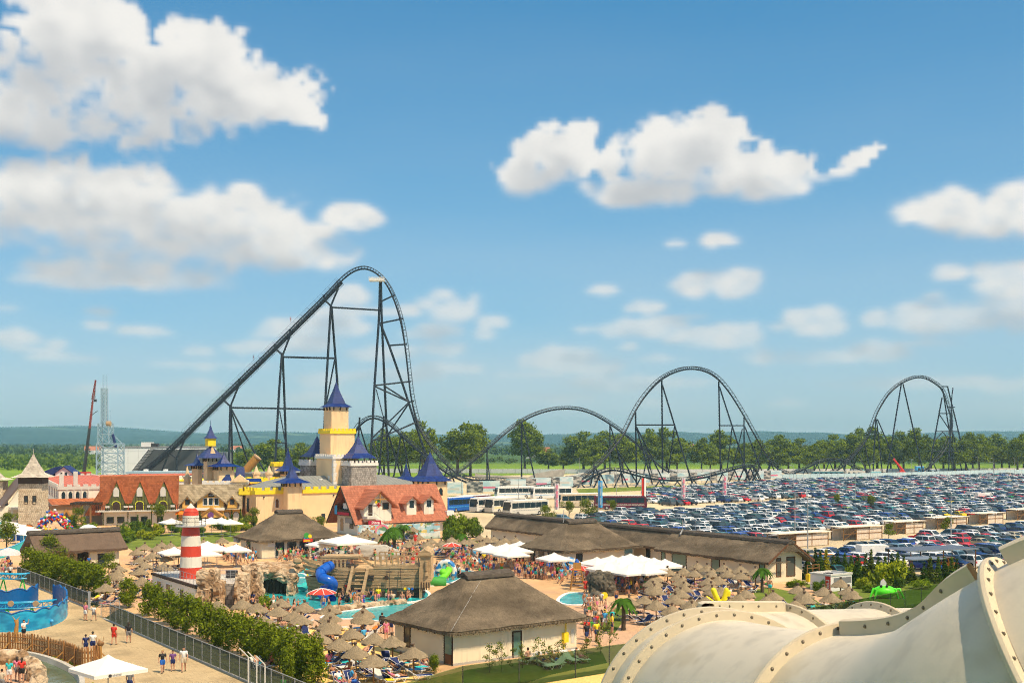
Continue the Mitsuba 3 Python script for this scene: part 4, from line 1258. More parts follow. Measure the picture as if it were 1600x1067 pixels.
# hall with red roof and white battlements
hall = thing('red_roofed_hall', 'long hall with low red metal roof, white battlements and arched windows', 'hall')
L = Loc(GY(91.5, 262), 24)
S, D = L.r(200), L.l(58)
zt = L.z(765)
k = sub(hall, 'wall', MB().box(0, S, 0, D, 0, zt), 'plaster_white', L)
sub(k, 'battlement', crown(MB(), 0, S, 0, D, zt, L.z(757), out=.25, step=1.5, th=.3), 'offwhite', L)
rb = MB()
for i in range(16):
    y = .5 + i * (D - 1) / 15
    rb.box(-.16, -.01, y, y + .35, L.z(782), zt)
sub(k, 'pilaster', rb, 'purplegrey', L, kind='stuff')
mat('purplegrey', (.30, .25, .29), .8)
for x in (99, 110, 121.5, 132.5):
    window(k, L, 'r', L.r(x - 2.8), L.r(x + 2.8), L.z(781.5), L.z(768), arch='pointed', frame='offwhite')
    sub(hall, 'column', MB().box(L.r(x + 4.6), L.r(x + 6.6), -.3, -.01, L.z(784), zt), 'offwhite', L)
rv = [(.4, .4, zt + .5), (S + 6, .4, zt + .5), (S + 6, D - .4, zt + .5), (.4, D - .4, zt + .5), (D * .45, D / 2, L.z(739, D * .45, D / 2)), (S + 6, D / 2, L.z(739, D * .45, D / 2))]
rk = sub(hall, 'roof', MB().add(rv, [(0, 1, 5), (0, 5, 4), (2, 3, 4), (2, 4, 5), (3, 0, 4), (1, 2, 5)]), 'red_metal', L)
mat('red_metal', lambda p, n, uv: mx((.36, .07, .03), (.52, .13, .06), ss(.1, .3, dr.abs((p.x * .9 + p.y * .4) * 1.1 - dr.floor((p.x * .9 + p.y * .4) * 1.1) - .5)) * .6 + .4 * fb(p.x * .4, p.y * .4, p.z, 3)), .5)
for x, y in ((96, 745), (118, 741), (172, 744)):
    c = L.r(x, 3.)
    sub(hall, 'chimney', MB().box(c - .45, c + .45, 2.6, 3.4, zt + .6, L.z(y, c, 3) + .6), 'offwhite', L)
pk = sub(hall, 'porch_roof', MB().prism([(-5, L.z(787)), (0, L.z(779)), (0, L.z(787))], -3, S * .9, plane='yz'), 'tile_orange', L)
sub(hall, 'porch_wall', MB().box(-2.8, S * .85, -4.2, -3.9, 0, L.z(788)), 'tan', L)
for x in (77, 101):
    sub(hall, 'porch_gable', MB().prism([(L.r(x - 9), L.z(806)), (L.r(x + 9), L.z(806)), (L.r(x), L.z(793))], -4.9, -4.5), 'post_wood', L)
    sub(hall, 'porch_door', MB().prism([(L.r(x - 5), 0), (L.r(x + 5), 0), (L.r(x + 5), L.z(806)), (L.r(x), L.z(798)), (L.r(x - 5), L.z(806))], -5.0, -4.95), 'darkwood', L)

# ------------------------------------------------------------------ brown mine house
mine = thing('brown_shingled_house', 'ochre house with tall brown shingle roof, centre gable and dormers', 'house')
L = Loc(GY(275, 248), 10)
S = L.r(378)
zw, zr, zf = L.z(795), L.z(757, 0, 4), L.z(794)
sub(mine, 'wall', MB().box(.3, S - .3, 0, 9, 0, zw), 'plaster_ochre', L)
sub(mine, 'roof', MB().prism([(-1.0, zw - .2), (3.6, zr), (4.4, zr), (10, zw - .2)], 0, S, plane='yz'), 'shingle_brown', L)
sub(mine, 'side_wall', MB().box(-.3, -.02, 0, 8.5, 0, zr - .3, top=(1, .2)), 'darkwood', L)
a, b = L.r(308.5), L.r(350)
k = sub(mine, 'centre_gable', MB().prism([(a, 0), (b, 0), (b, L.z(784)), ((a + b) / 2, L.z(767.5)), (a, L.z(784))], -1.2, 4), 'plaster_ochre', L)
sub(k, 'roof', roof_pair(MB(), -1.9, 4.5, a - .9, b + .9, L.z(787), L.z(766), axis='y', t=.3), 'shingle_brown', L)
for x in (321.5, 330, 339):
    window(k, L, 'r', L.r(x - 2.9), L.r(x + 2.9), L.z(789), L.z(778.5), frame='white', off=-1.2)
sub(k, 'plaque', MB().box(L.r(326), L.r(335), -1.35, -1.21, L.z(776), L.z(771)), 'dark', L)
text(k, 'KOPALNIA', .22, L.r(326.6), -1.37, L.z(774.3), L, 'offwhite')
sub(k, 'snow_ledge', MB().box(a - .2, b + .2, -2.0, -1.22, L.z(797), L.z(793), top=(1, .6)), 'offwhite', L)
a2, b2 = L.r(313), L.r(350)
pk = sub(mine, 'porch', roof_pair(MB(), -4.6, -1.3, a2 - .6, b2 + .6, L.z(808), L.z(791), axis='y', t=.35), 'post_wood', L)
sub(pk, 'gable', MB().prism([(a2 + .4, L.z(807)), (b2 - .4, L.z(807)), ((a2 + b2) / 2, L.z(794))], -4.3, -4.1), 'plaster_ochre', L)
sub(pk, 'round_sign', MB().cyl(((a2 + b2) / 2, -4.5, L.z(803)), ((a2 + b2) / 2, -4.35, L.z(803)), .62, n=12), 'purple', L)
for x in (a2, b2):
    sub(pk, 'post', MB().box(x - .15, x + .15, -4.4, -4.1, 0, L.z(807)), 'post_wood', L)
for xc in (293.5, 363):
    a, b = L.r(xc - 8), L.r(xc + 8)
    k = sub(mine, 'dormer', MB().prism([(a, L.z(794)), (b, L.z(794)), (b, L.z(785)), ((a + b) / 2, L.z(776)), (a, L.z(785))], -.9, 4), 'plaster_ochre', L)
    sub(k, 'roof', roof_pair(MB(), -1.4, 4, a - .5, b + .5, L.z(787.5), L.z(774), axis='y', t=.25), 'shingle_brown', L)
    window(k, L, 'r', L.r(xc - 2.8), L.r(xc + 2.8), L.z(788), L.z(781), frame='brown', off=-.9)
for x in (354, 369):
    window(mine, L, 'r', L.r(x - 4.5), L.r(x + 4.5), 0.3, L.z(801), glass='offwhite', frame='brown', arch='round')
for x in (346, 361.5, 377):
    sub(mine, 'post', MB().box(L.r(x) - .15, L.r(x) + .15, -.35, -.02, 0, zw), 'post_wood', L)
sub(mine, 'awning', MB().prism([(-3.0, 2.2), (-.05, L.z(797)), (-.05, L.z(799)), (-3.0, 2.05)], L.r(276), L.r(290), plane='yz'), 'orange', L)

# ------------------------------------------------------------------ stone tower and the houses at the left edge
t = thing('stone_gate_tower', 'square pale stone tower with pointed shingle roof and orange door', 'tower')
L = Loc(GY(28, 224), 6)
s = L.r(66)
sub(t, 'wall', MB().box(0, s, 0, s, 0, L.z(750), top=(.96, .96)), 'stone_wall', L)
sub(t, 'wall_head', MB().box(.02, s - .02, .02, s - .02, L.z(756), L.z(745)), 'darkwood', L)
sub(t, 'roof', pyramid(MB(), 0, s, 0, s, L.z(746), L.z(709), 1.05, .22, .17), 'shingle_pale', L)
mat('shingle_pale', tile((.30, .25, .20), (.66, .60, .50), 2.2, 3.0), .8)
for x in (40.5, 53.5):
    window(t, L, 'r', L.r(x - 2.2), L.r(x + 2.2), L.z(787), L.z(775.5), frame='darkwood', off=.08)
window(t, L, 'r', L.r(37), L.r(53), .05, L.z(820), glass='orange', frame='brown', arch='round', off=-.02, name='door')
t = thing('white_gabled_house', 'white rough-plastered house with steep dark roof at the left edge', 'house')
L = Loc(GY(12, 232), 30)
w = 7.0
sub(t, 'wall', MB().box(-6, w, 0, 9, 0, L.z(790)), 'plaster_white', L)
sub(t, 'gable', MB().prism([(0, L.z(790)), (w, L.z(790)), (w * .5, L.z(745))], 0, .4), 'plaster_white', L)
sub(t, 'roof', MB().prism([(-1.4, L.z(792)), (w * .5, L.z(742)), (w + 1, L.z(792)), (w + .6, L.z(793)), (w * .5, L.z(746)), (-1.0, L.z(793))], -.5, 9.5), 'slate_brown', L)
mat('slate_brown', (.13, .10, .095), .8)
sub(t, 'porch', MB().box(.3, .6, -2.5, -2.2, 0, L.z(796)).box(w - 1, w - .7, -2.5, -2.2, 0, L.z(796)).box(.2, w, -2.6, -.05, L.z(796), L.z(792)), 'plaster_white', L)
t = thing('left_edge_turret', 'pointed turret roof just showing at the left edge', 'tower')
L = Loc(GY(-24, 238), 6)
sub(t, 'wall', MB().box(0, 3.4, 0, 3.4, 0, L.z(752)), 'stone_wall', L)
sub(t, 'roof', pyramid(MB(), 0, 3.4, 0, 3.4, L.z(750), L.z(733), .9, .22, .2), 'shingle_pale', L)
t = thing('blue_roofed_house', 'white house with dark blue gabled roof behind the stone tower', 'house')
L = Loc(GY(86, 340), 12)
s = L.r(113)
sub(t, 'wall', MB().box(0, s, 0, 9, 0, L.z(739)).prism([(0, L.z(739)), (s, L.z(739)), (s / 2, L.z(730))], 0, .4), 'white', L)
sub(t, 'roof', roof_pair(MB(), -.6, 12, -.8, s + .8, L.z(741), L.z(728), axis='y', t=.3), 'navy', L)
sub(t, 'roof_slope', MB().prism([(-6, L.z(743)), (0.2, L.z(729)), (.2, L.z(743))], .5, 11), 'navy', L)
window(t, L, 'r', s * .3, s * .42, L.z(743), L.z(738), frame='white')
window(t, L, 'r', s * .55, s * .7, L.z(743), L.z(738), frame='white')
# ------------------------------------------------------------------ thatched huts


def thatch_roof(m, S, D, z0, z1, oh=.95, ridge=None, t=.32, n=14):
    """a hipped reed roof, slightly hollow, with a thick rounded eave"""
    cx, cy = S / 2, D / 2
    R = (S - D) / 2 if ridge is None else ridge
    rings = []
    for k in range(n + 1):
        f = k / n
        g = 1 - f
        z = z0 + (z1 - z0) * (f ** 1.12)
        hx, hy = (S / 2 + oh - R) * g + R, (D / 2 + oh) * g + .12 * f
        pts = []
        for sx, sy in ((-1, -1), (1, -1), (1, 1), (-1, 1)):
            nx_, ny_ = (1, -1), (1, 1)
            c = min(hx, hy) * .16
            a, b = (sx * hx, sy * (hy - c)), (sx * (hx - c), sy * hy)
            pts += [b, a] if sx * sy < 0 else [a, b]
        P8 = pts
        ring = []
        for i in range(8):
            a, b = np.array(P8[i]), np.array(P8[(i + 1) % 8])
            for w in np.arange(0, 1, 1 / 10):
                q_ = a * (1 - w) + b * w
                jt = (meshkit.noise(np.array([[q_[0] * 1.7 + 50, q_[1] * 1.7 + 50, z * 2.]]), 3)[0] - .5) * .26 + (meshkit.noise(np.array([[q_[0] * 7 + 50, q_[1] * 7 + 50, z * 7.]]), 5)[0] - .5) * .10
                e_ = 1 + (.035 * jt / .1 if k == 0 else 0) * .35
                ring.append((cx + q_[0] * e_, cy + q_[1] * e_, z + jt))
        rings.append(ring)
    low = [(x + (cx - x) * .035, y + (cy - y) * .035, z - t) for x, y, z in rings[0]]
    under = [(cx + (x - cx) * .86, cy + (y - cy) * .86, z + .35) for x, y, z in rings[0]]
    rings = [under, low] + rings
    w = len(rings[0])
    v = [p for r_ in rings for p in r_] + [(cx, cy, z1)]
    f = []
    for i in range(len(rings) - 1):
        for k in range(w):
            j = (k + 1) % w
            f.append((i * w + k, i * w + j, (i + 1) * w + j))
            f.append((i * w + k, (i + 1) * w + j, (i + 1) * w + k))
    e = (len(rings) - 1) * w
    for k in range(w):
        f.append((e + k, e + (k + 1) % w, len(v) - 1))
    return m.add(v, f)


def ridge_cap(m, x0, x1, yc, z, w=.75):
    return m.prism([(yc - w, z - .28), (yc - w * .9, z - .02), (yc, z + .26), (yc + w * .9, z - .02), (yc + w, z - .28), (yc, z - .05)], x0, x1, plane='yz')


def rafters(m, S, D, z, face=('r', 'l'), step=1.15):
    for i in range(int(S / step) + 1):
        x = .2 + i * step
        if x < S and 'r' in face:
            m.cyl((x, -.78, z - .42), (x, .05, z - .1), .085, n=6)
    for i in range(int(D / step) + 1):
        y = .2 + i * step
        if y < D and 'l' in face:
            m.cyl((-.78, y, z - .42), (.05, y, z - .1), .085, n=6)
    return m


def fringe(m, pts, z, closed=True, per=13):
    """loose reed ends hanging along an eave"""
    r_ = np.random.RandomState(len(pts))
    v = []
    pts = [np.array(p_, float) for p_ in pts]
    for a, b in zip(pts, pts[1:] + pts[:1] if closed else pts[1:]):
        n_ = int(np.linalg.norm(b - a) * per)
        d = unit(b - a)
        o = np.array([d[1], -d[0]])
        for i in range(n_):
            c = a + (b - a) * (i + r_.rand()) / n_ - o * .06
            w, l, f = r_.uniform(.03, .08), r_.uniform(.06, .30), r_.uniform(.0, .10)
            v += [(*(c - d * w), z - .02), (*(c + d * w), z - .02), (*(c + o * f + d * r_.uniform(-.05, .05)), z - .26 - l * .6)]
    return m.add(v, np.arange(len(v)).reshape(-1, 3))


def hut(label, O, deg, S, D, hw, zr, name='thatched_hut', oh=.95):
    t = thing(name, label, 'hut')
    L = Loc(O, deg)
    sub(t, 'wall', MB().box(0, S, 0, D, 0, hw), 'plaster_hut', L)
    sub(t, 'plinth', MB().box(-.03, S + .03, -.03, D + .03, 0, .22), 'concrete', L)
    k = sub(t, 'roof', thatch_roof(MB(), S, D, hw - .12, zr, oh), 'thatch', L, smooth=50)
    R = (S - D) / 2
    sub(k, 'eave_fringe', fringe(MB(), [(-oh, -oh), (S + oh, -oh), (S + oh, D + oh), (-oh, D + oh)], hw - .12), 'thatch', L, kind='stuff')
    sub(k, 'ridge_cap', ridge_cap(MB(), S / 2 - R - .35, S / 2 + R + .35, D / 2, zr), 'thatch_dark', L, smooth=30)
    sub(t, 'rafter_end', rafters(MB(), S, D, hw), 'darkwood', L, kind='stuff')
    return t, L


mat('thatch_dark', lambda p, n, uv: mx((.05, .04, .032), (.12, .10, .08), nz(p.x * 6, p.y * 6, p.z * 6)), .9)
HUT1 = G(708, 1041)
h1, L = hut('large front thatched hut with cream walls beside the slide', HUT1, 37.5, 12.2, 8.2, 2.85, 6.25)
D1 = L
window(h1, L, 'l', L.l(640.5), L.l(633), .75, 2.25, frame='darkwood', arch=None)
dk = window(h1, L, 'l', L.l(706.5), L.l(695.5), .03, 2.25, frame='darkwood', glass='pane_teal', name='door')
mat('pane_teal', (.10, .22, .18), .15, spec=.7)
sub(dk, 'panel', MB().box(-.075, -.035, L.l(706), L.l(696.5), .1, .85), 'brown', L)
sub(h1, 'light_box', MB().box(-.45, -.02, L.l(705), L.l(697), 2.35, 2.75), 'grey', L)
sub(h1, 'light_box_face', MB().box(-.46, -.451, L.l(703.5), L.l(698.5), 2.42, 2.68), 'white', L)
window(h1, L, 'r', L.r(802), L.r(813), .05, 2.0, frame='darkwood', glass='pane_teal', name='door')
for x in (812, 702):
    f = 'r' if x > 710 else 'l'
sub(h1, 'vent', MB().box(L.r(801.5), L.r(815), -.12, -.01, 2.45, 2.75), 'darkwood', L)
sub(h1, 'vent', MB().box(-.12, -.01, L.l(641), L.l(634), 2.45, 2.7), 'darkwood', L)
sub(h1, 'gas_box', MB().box(L.r(878), L.r(885), -.3, -.01, .75, 1.55), 'lemonade', L)
sub(h1, 'gas_pipe', MB().cyl((L.r(883), -.1, 1.55), (L.r(883), -.1, 2.8), .05, n=6).cyl((L.r(880), -.1, .75), (L.r(880), -.1, 0), .05, n=6), 'lemonade', L)
sub(h1, 'meter_cover', MB().box(L.r(892), L.r(896.5), -.04, -.01, .6, 1.7), 'offwhite', L)
sub(h1, 'lightning_wire', MB().tube([(5.9, 4.0, 6.3), (1.2, .7, 3.75), (-.7, -.7, 2.78)], .013, 4), 'steel', L)
h2, L = hut('middle thatched hut with cream walls beside the cluster of white umbrellas', G(880, 892.8), 37, 12.4, 8.0, 2.85, 6.15)
for a, b in ((829, 837), (842, 851), (856, 865)):
    window(h2, L, 'l', L.l(b), L.l(a), .1, 2.3, frame='offwhite', glass='glass_dark', name='doorway')
window(h2, L, 'r', L.r(901), L.r(909), .3, 2.1, frame='darkwood')
sub(h2, 'menu_board', MB().box(L.r(976), L.r(987), -.15, -.01, 1.75, 2.5), 'teal_board', L)
mat('teal_board', (.16, .32, .36), .4)
sub(h2, 'shutter', MB().box(L.r(975), L.r(988), -.35, -.01, .9, 1.5), 'darkwood', L)
sub(h2, 'vent', MB().box(L.r(901), L.r(907), -.12, -.01, 2.5, 2.75), 'darkwood', L)
sub(h2, 'weather_mast', MB().cyl((3.2, 3.8, 6.0), (3.2, 3.8, 7.7), .05, n=5).cyl((2.9, 3.8, 7.2), (3.6, 3.8, 7.2), .04, n=4), 'grey', L)
h3, L = hut('left thatched bar hut with wide windows behind the pirate ship pool', G(409, 873.6), 33, 11.7, 8.4, 2.85, 6.5)
for a, b in ((430, 444), (448.5, 463), (467.5, 481.5), (486, 498)):
    window(h3, L, 'r', L.r(a), L.r(b), .35 if a < 440 else .05, 2.35, frame='offwhite')
sub(h3, 'poster', MB().box(L.r(418.5), L.r(429), -.06, -.01, 1.75, 2.4), 'white', L)
k = sub(h3, 'sign_board', MB().cyl((L.r(477), -.95, 2.75), (L.r(477), -.8, 2.75), .62, n=9), 'sky_blue', L, label='cut-out beach sign with palm colours over the bar window')
sub(k, 'palm', MB().cyl((L.r(474.5), -1.02, 3.2), (L.r(474.5), -.96, 3.2), .42, n=7), 'green', L)
sub(k, 'banner', MB().box(L.r(469), L.r(484), -1.05, -.96, 2.25, 2.7), 'red', L)
sub(k, 'sun', MB().cyl((L.r(480), -1.04, 3.05), (L.r(480), -.97, 3.05), .3, n=8), 'lemonade', L)
sub(k, 'stripe', MB().box(L.r(470), L.r(480), -1.08, -1.051, 2.35, 2.5), 'lemonade', L)
window(h3, L, 'l', L.l(391), L.l(386), .05, 2.1, frame='darkwood', name='door')
sub(h3, 'air_conditioner', MB().box(-.5, -.02, L.l(376), L.l(370), 1.8, 2.4), 'grey', L)

# long thatched building with an open gable end
t = thing('long_thatched_building', 'long cream thatched building between the umbrellas and the car park', 'building')
A = G(1200, 911.5)
d = np.array([-33.8, 54.0])
deg = math.degrees(math.atan2(-d[0], d[1]))
L = Loc(A, deg)
LR, LF, W = 19.5, 66.0, 5.6
zr = 4.95
sub(t, 'wall', MB().box(0, W, 0, LR, 0, 2.85), 'plaster_hut', L)
sub(t, 'wall', MB().box(1.3, W, LR + .01, LF, 0, 2.85), 'plaster_hut', L)
sub(t, 'gable', MB().prism([(0, 2.85), (W, 2.85), (W / 2, zr - .2)], 0.0, .3), 'plaster_hut', L)


def long_roof(m, x0, x1, y0, y1, ze, zr, xr):
    n = int((y1 - y0) / .35)
    v, f = [], []
    ys_ = np.linspace(y0, y1, n)
    prof = [(x0 + .12, ze - .34), (x0, ze), (x0 + (xr - x0) * .5, ze + (zr - ze) * .47), (xr, zr), (xr + (x1 - xr) * .5, ze + (zr - ze) * .47), (x1, ze), (x1 - .12, ze - .34), (xr, zr - .45)]
    for i, y in enumerate(ys_):
        for x, z in prof:
            v.append((x, y, z + (meshkit.noise(np.array([[x * 1.5 + 9, y * 1.5 + 99, z]]), 4)[0] - .5) * .22 + (meshkit.noise(np.array([[x * 6 + 9, y * 6 + 99, z * 6]]), 5)[0] - .5) * .09))
    k = len(prof)
    for i in range(n - 1):
        for j in range(k):
            a, b = i * k + j, i * k + (j + 1) % k
            f.append((a, b, b + k, a + k))
    f.append((0, 1, 2, 7)), f.append((2, 3, 4, 7)), f.append((4, 5, 6, 7))
    e = (n - 1) * k
    f += [(e + 0, e + 1, e + 2, e + 7), (e + 2, e + 3, e + 4, e + 7), (e + 4, e + 5, e + 6, e + 7)]
    return m.add(v, f)


k = sub(t, 'roof', long_roof(MB(), -.95, W + 1.1, -1.0, LR + .9, 2.62, zr, W / 2), 'thatch', L)
sub(k, 'ridge_cap', MB().prism([(W / 2 - .6, zr - .3), (W / 2 - .5, zr), (W / 2, zr + .22), (W / 2 + .5, zr), (W / 2 + .6, zr - .3)], -1.1, LF + .6), 'thatch_dark', L)
sub(t, 'roof', long_roof(MB(), .35, W + 1.0, LR + .92, LF + .5, 2.72, zr - .04, W / 2), 'thatch', L)
sub(k, 'barge_board', MB().prism([(W / 2, zr - .1), (W + 1.1, 2.3), (W + 1.1, 2.6), (W / 2, zr + .1)], -1.06, -1.005).prism([(W / 2, zr - .1), (-.95, 2.3), (-.95, 2.6), (W / 2, zr + .1)], -1.06, -1.005), 'brown', L)
sub(k, 'eave_fringe', fringe(MB(), [(-.95, LR + .9), (-.95, -1.0), (W / 2, -1.0)], 2.66, False), 'thatch', L, kind='stuff')
rf = MB()
for i in range(17):
    rf.cyl((-.75, .3 + i * 1.15, 2.42), (.05, .3 + i * 1.15, 2.72), .085, n=6)
for i in range(40):
    rf.cyl((.55, LR + 1.2 + i * 1.15, 2.5), (1.35, LR + 1.2 + i * 1.15, 2.75), .08, n=6)
sub(t, 'rafter_end', rf, 'darkwood', L, kind='stuff')
for a, b, z0, z1, nm in ((1194.5, 1187.5, 1.0, 2.3, 'window'), (1124, 1113, .05, 2.1, 'door'), (1072, 1051, .05, 2.2, 'door'), (1039, 1034.5, .9, 2.2, 'window')):
    window(t, L, 'l', L.l(a), L.l(b), z0, z1, frame='darkwood', glass='pane_teal', name=nm)
for px in (1115, 1066):
    sub(t, 'sign', MB().box(-.12, -.01, L.l(px + 2.5), L.l(px - 2.5), 2.25, 2.75), 'offwhite', L)
for px in (1013, 966):
    window(t, L, 'l', L.l(px + 2.5, 1.3), L.l(px - 2.5, 1.3), .8, 2.2, frame='darkwood', off=1.3)
window(t, L, 'r', L.r(1213.5), L.r(1219), .8, 2.85, frame='brown', glass='pane_grey')
window(t, L, 'r', L.r(1229.5), L.r(1241), .75, 2.9, frame='brown', glass='pane_grey')
mat('pane_grey', (.10, .10, .09), .2, spec=.6)
sub(t, 'vent', MB().box(W / 2 - .35, W / 2 + .35, -.08, -.01, 3.7, 4.2), 'grey', L)
p_ = MB()
for x in (W + .3, W + 1.2, W + 2.3):
    p_.cyl((x, -.6, 0), (x, -.6, 1.9), .07, n=5)
for z in (.9, 1.5, 1.9):
    p_.cyl((W + .3, -.6, z), (W + 2.3, -.6, z), .05, n=5)
sub(t, 'porch_rail', p_, 'wood', L)
sub(t, 'waste_bin', MB().box(W - .35, W + .25, -1.5, -.95, 0, .95), 'lemonade', L)
sub(t, 'roof_mast', MB().cyl((W / 2 - .4, LR - 1, zr - .2), (W / 2 - .4, LR - 1, zr + 1.5), .04, n=5).cyl((W / 2 - 1.0, LR - 1.2, zr - .4), (W / 2 - .2, LR - .8, zr + .2), .12, n=5), 'grey', L)

# gate hut at the left, open passage under a thatched saddle roof
t = thing('thatched_gate_hut', 'thatched gate hut with an open passage behind the left hedge', 'hut')
O = G(64, 893)
L = Loc(O, 40.5)
S, D = 10.6, 4.4
b0, b1 = L.r(140), L.r(186)
sub(t, 'wall', MB().box(b0, b1, .0, D, 0, 2.75), 'plaster_hut', L)
sub(t, 'rear_wall', MB().box(0, b0 - .01, D - .3, D, 0, 2.7), 'plaster_hut', L)
for px in (106.5, 118.5):
    a = L.r(px)
    sub(t, 'post', MB().box(a - .2, a + .2, .0, .4, 0, 2.7), 'tan', L)
sub(t, 'gable', MB().prism([(.2, 2.6), (D - .2, 2.6), (D / 2, 4.6)], -.1, .15, plane='yz'), 'plaster_hut', L)
rm = MB()
v_ = long_roof(MB(), -.95, D + .95, -.9, S + .7, 2.55, 4.9, D / 2)
vv, ff = v_.out()
rm.add(np.stack([vv[:, 1], vv[:, 0], vv[:, 2]], 1), ff)
k = sub(t, 'roof', rm, 'thatch_brown', L)
mat('thatch_brown', lambda p, n, uv: mx((.10, .065, .045), (.20, .14, .10), fb(p.x * .9, p.y * .9, p.z * 2., 3) * .6 + .4 * nz(p.x * 12, p.y * 12, p.z * 6)), .9, bump=lambda p, n, uv: nz(p.x * 14, p.y * 14, p.z * 6), bscale=.08)
sub(k, 'ridge_cap', ridge_cap(MB(), -.95, S + .75, D / 2, 4.95, .6), 'thatch_dark', L)
window(t, L, 'r', L.r(154), L.r(164), .1, 1.75, frame='darkwood', name='door')
sub(t, 'dark_interior', MB().box(b0 - .25, b0 - .02, .4, D - .3, 0, 2.6), 'darkwood', L)

# ------------------------------------------------------------------ kiosk, yard roof, timber shelters of the car park
t = thing('white_kiosk', 'white flat kiosk container with a red lettered banner beside the parasols', 'kiosk')
L = Loc(G(1298, 925), 35)
s, d_ = L.r(1331), L.l(1266)
zt = L.z(900)
sub(t, 'wall', MB().box(0, s, 0, d_, 0, zt), 'white', L)
sub(t, 'roof_rim', MB().box(-.08, s + .08, -.08, .1, zt, zt + .2).box(-.08, s + .08, d_ - .1, d_ + .08, zt, zt + .2).box(-.08, .1, .1, d_ - .1, zt, zt + .2).box(s - .1, s + .08, .1, d_ - .1, zt, zt + .2), 'offwhite', L)
sub(t, 'roof_deck', MB().box(.1, s - .1, .1, d_ - .1, zt, zt + .04), 'grey', L)
rh = MB()
for x in (.8, 1.7):
    rh.box(x, x + .08, 1.2, d_ - 1.2, zt + .05, zt + .12)
for y in (1.2, d_ - 1.3):
    rh.box(.8, 1.78, y, y + .08, zt + .121, zt + .18)
sub(t, 'roof_hatch', rh, 'dark', L)
k = sub(t, 'banner', MB().box(-.04, -.01, .02, .75, .1, zt - .05), 'red', L, label='red vertical banner on the kiosk corner')
m = meshkit.text_mesh('Lody', .42, .01, True)
v = np.array(m.vertices)
sub(k, 'lettering', MB().add(np.stack([-.045 - v[:, 2], .2 + v[:, 1], zt * .78 - v[:, 0]], 1), m.faces), 'white', L)
sub(t, 'shutter', MB().box(.5, s - .15, -.05, -.01, .9, zt - .25), 'midgrey', L)
t = thing('yard_roof', 'grey corrugated yard roof behind the conifers at the right', 'canopy')
a, b = G(1440, 897), G(1548, 893)
L = Loc(a + np.array([-1.5, 0, 0]), 20)
rb = MB()
for i in range(26):
    rb.prism([(i * .42, 2.9), (i * .42 + .21, 3.02), (i * .42 + .42, 2.9), (i * .42 + .42, 2.84), (i * .42, 2.84)], 0, 5.0)
sub(t, 'roof_sheet', rb, 'zinc', L)
mat('zinc', (.33, .36, .40), .35, metal=.6)
for x in (.3, 5.4, 10.5):
    for y in (.2, 4.7):
        sub(t, 'post', MB().cyl((x, y, 0), (x, y, 2.84), .07, n=6), 'brown', L)
t = thing('small_yard_roof', 'low grey flat roof behind the middle conifers', 'canopy')
L = Loc(G(1425, 905), 20)
sub(t, 'roof_sheet', MB().box(0, 5.2, 0, 3.4, 2.3, 2.42), 'zinc', L)
for x in (.2, 5.0):
    for y in (.2, 3.2):
        sub(t, 'post', MB().cyl((x, y, 0), (x, y, 2.3), .07, n=6), 'brown', L)

mat('reed_mat', lambda p, n, uv: mx((.55, .44, .34), (.82, .70, .58), fb(p.x * 5, p.y * 5, p.z * .8, 3)), .9)
mat('roof_felt', (.66, .57, .46), .85)
SH = [(1210, 847, 1304, 823), (1310, 841, 1388, 816), (1393, 834, 1452, 811.5), (1457, 826, 1520, 806), (1523, 819, 1577, 801), (1582, 813, 1640, 796)]
for i, (x0, y0, x1, y1) in enumerate(SH):
    t = thing('timber_shelter', f'open timber shelter with reed-mat walls in the car park, {rank[i]} from left', 'shelter', 'timber shelters in the car park')
    yb = 843 - (x0 - 1260) * .118
    O = G(x0 + 8, yb + 8)
    L = Loc(O, 33)
    s = L.r(x1 - 10)
    sub(t, 'roof', MB().box(-.5, s + .5, -.4, 3.0, 2.22, 2.32), 'roof_felt', L)
    for a in (0, s * .33, s * .66, s):
        for y in (0, 2.7):
            sub(t, 'post', MB().box(a - .06, a + .06, y - .06, y + .06, 0, 2.22), 'wood', L)
    br = MB()
    for y in (-.05, 2.75):
        br.box(0, s, y - .03, y + .03, 1.98, 2.08).box(0, s, y - .03, y + .03, 1.1, 1.2)
    br.cyl((0, -.07, .1), (s * .33, -.07, 1.9), .05, n=4)
    sub(t, 'rail', br, 'wood', L)
    sub(t, 'reed_panel', MB().box(s * .34, s * .99, .02, .06, .1, 1.9), 'reed_mat', L)
    sub(t, 'reed_panel', MB().box(.05, s - .05, 2.6, 2.64, .1, 1.9), 'reed_mat', L)

# ------------------------------------------------------------------ fences and billboards round the coaster
t = thing('site_fence', 'long white panel fence behind the roller coaster', 'fence')
fp = [GY(x, Y)[:2] for x, Y in ((560, 640), (800, 628), (960, 622), (1120, 622), (1300, 632), (1480, 640), (1660, 650))]
fl = resample(np.array(fp), 6.2)
wh, ps = MB(), MB()
for a, b in zip(fl, fl[1:]):
    u = unit(b - a)
    n_ = np.array([-u[1], u[0]])
    c1, c2 = a + u * .1, b - u * .1
    wh.add([(*c1, .1), (*c2, .1), (*c2, 2.3), (*c1, 2.3), (*(c1 + n_ * .08), .1), (*(c2 + n_ * .08), .1), (*(c2 + n_ * .08), 2.3), (*(c1 + n_ * .08), 2.3)], [(0, 1, 2, 3), (5, 4, 7, 6), (4, 0, 3, 7), (1, 5, 6, 2), (3, 2, 6, 7)])
    ps.box(a[0] - .09, a[0] + .09, a[1] - .12, a[1] + .12, 0, 2.45)
part(t, 'panel', wh, 'pale_sheet', kind='stuff')
mat('pale_sheet', (.58, .60, .60), .6)
part(t, 'post', ps, 'grey', kind='stuff')
t = thing('concrete_retaining_wall', 'sloping concrete retaining wall under the first camelback', 'wall')
L = Loc(GY(752, 470), 4)
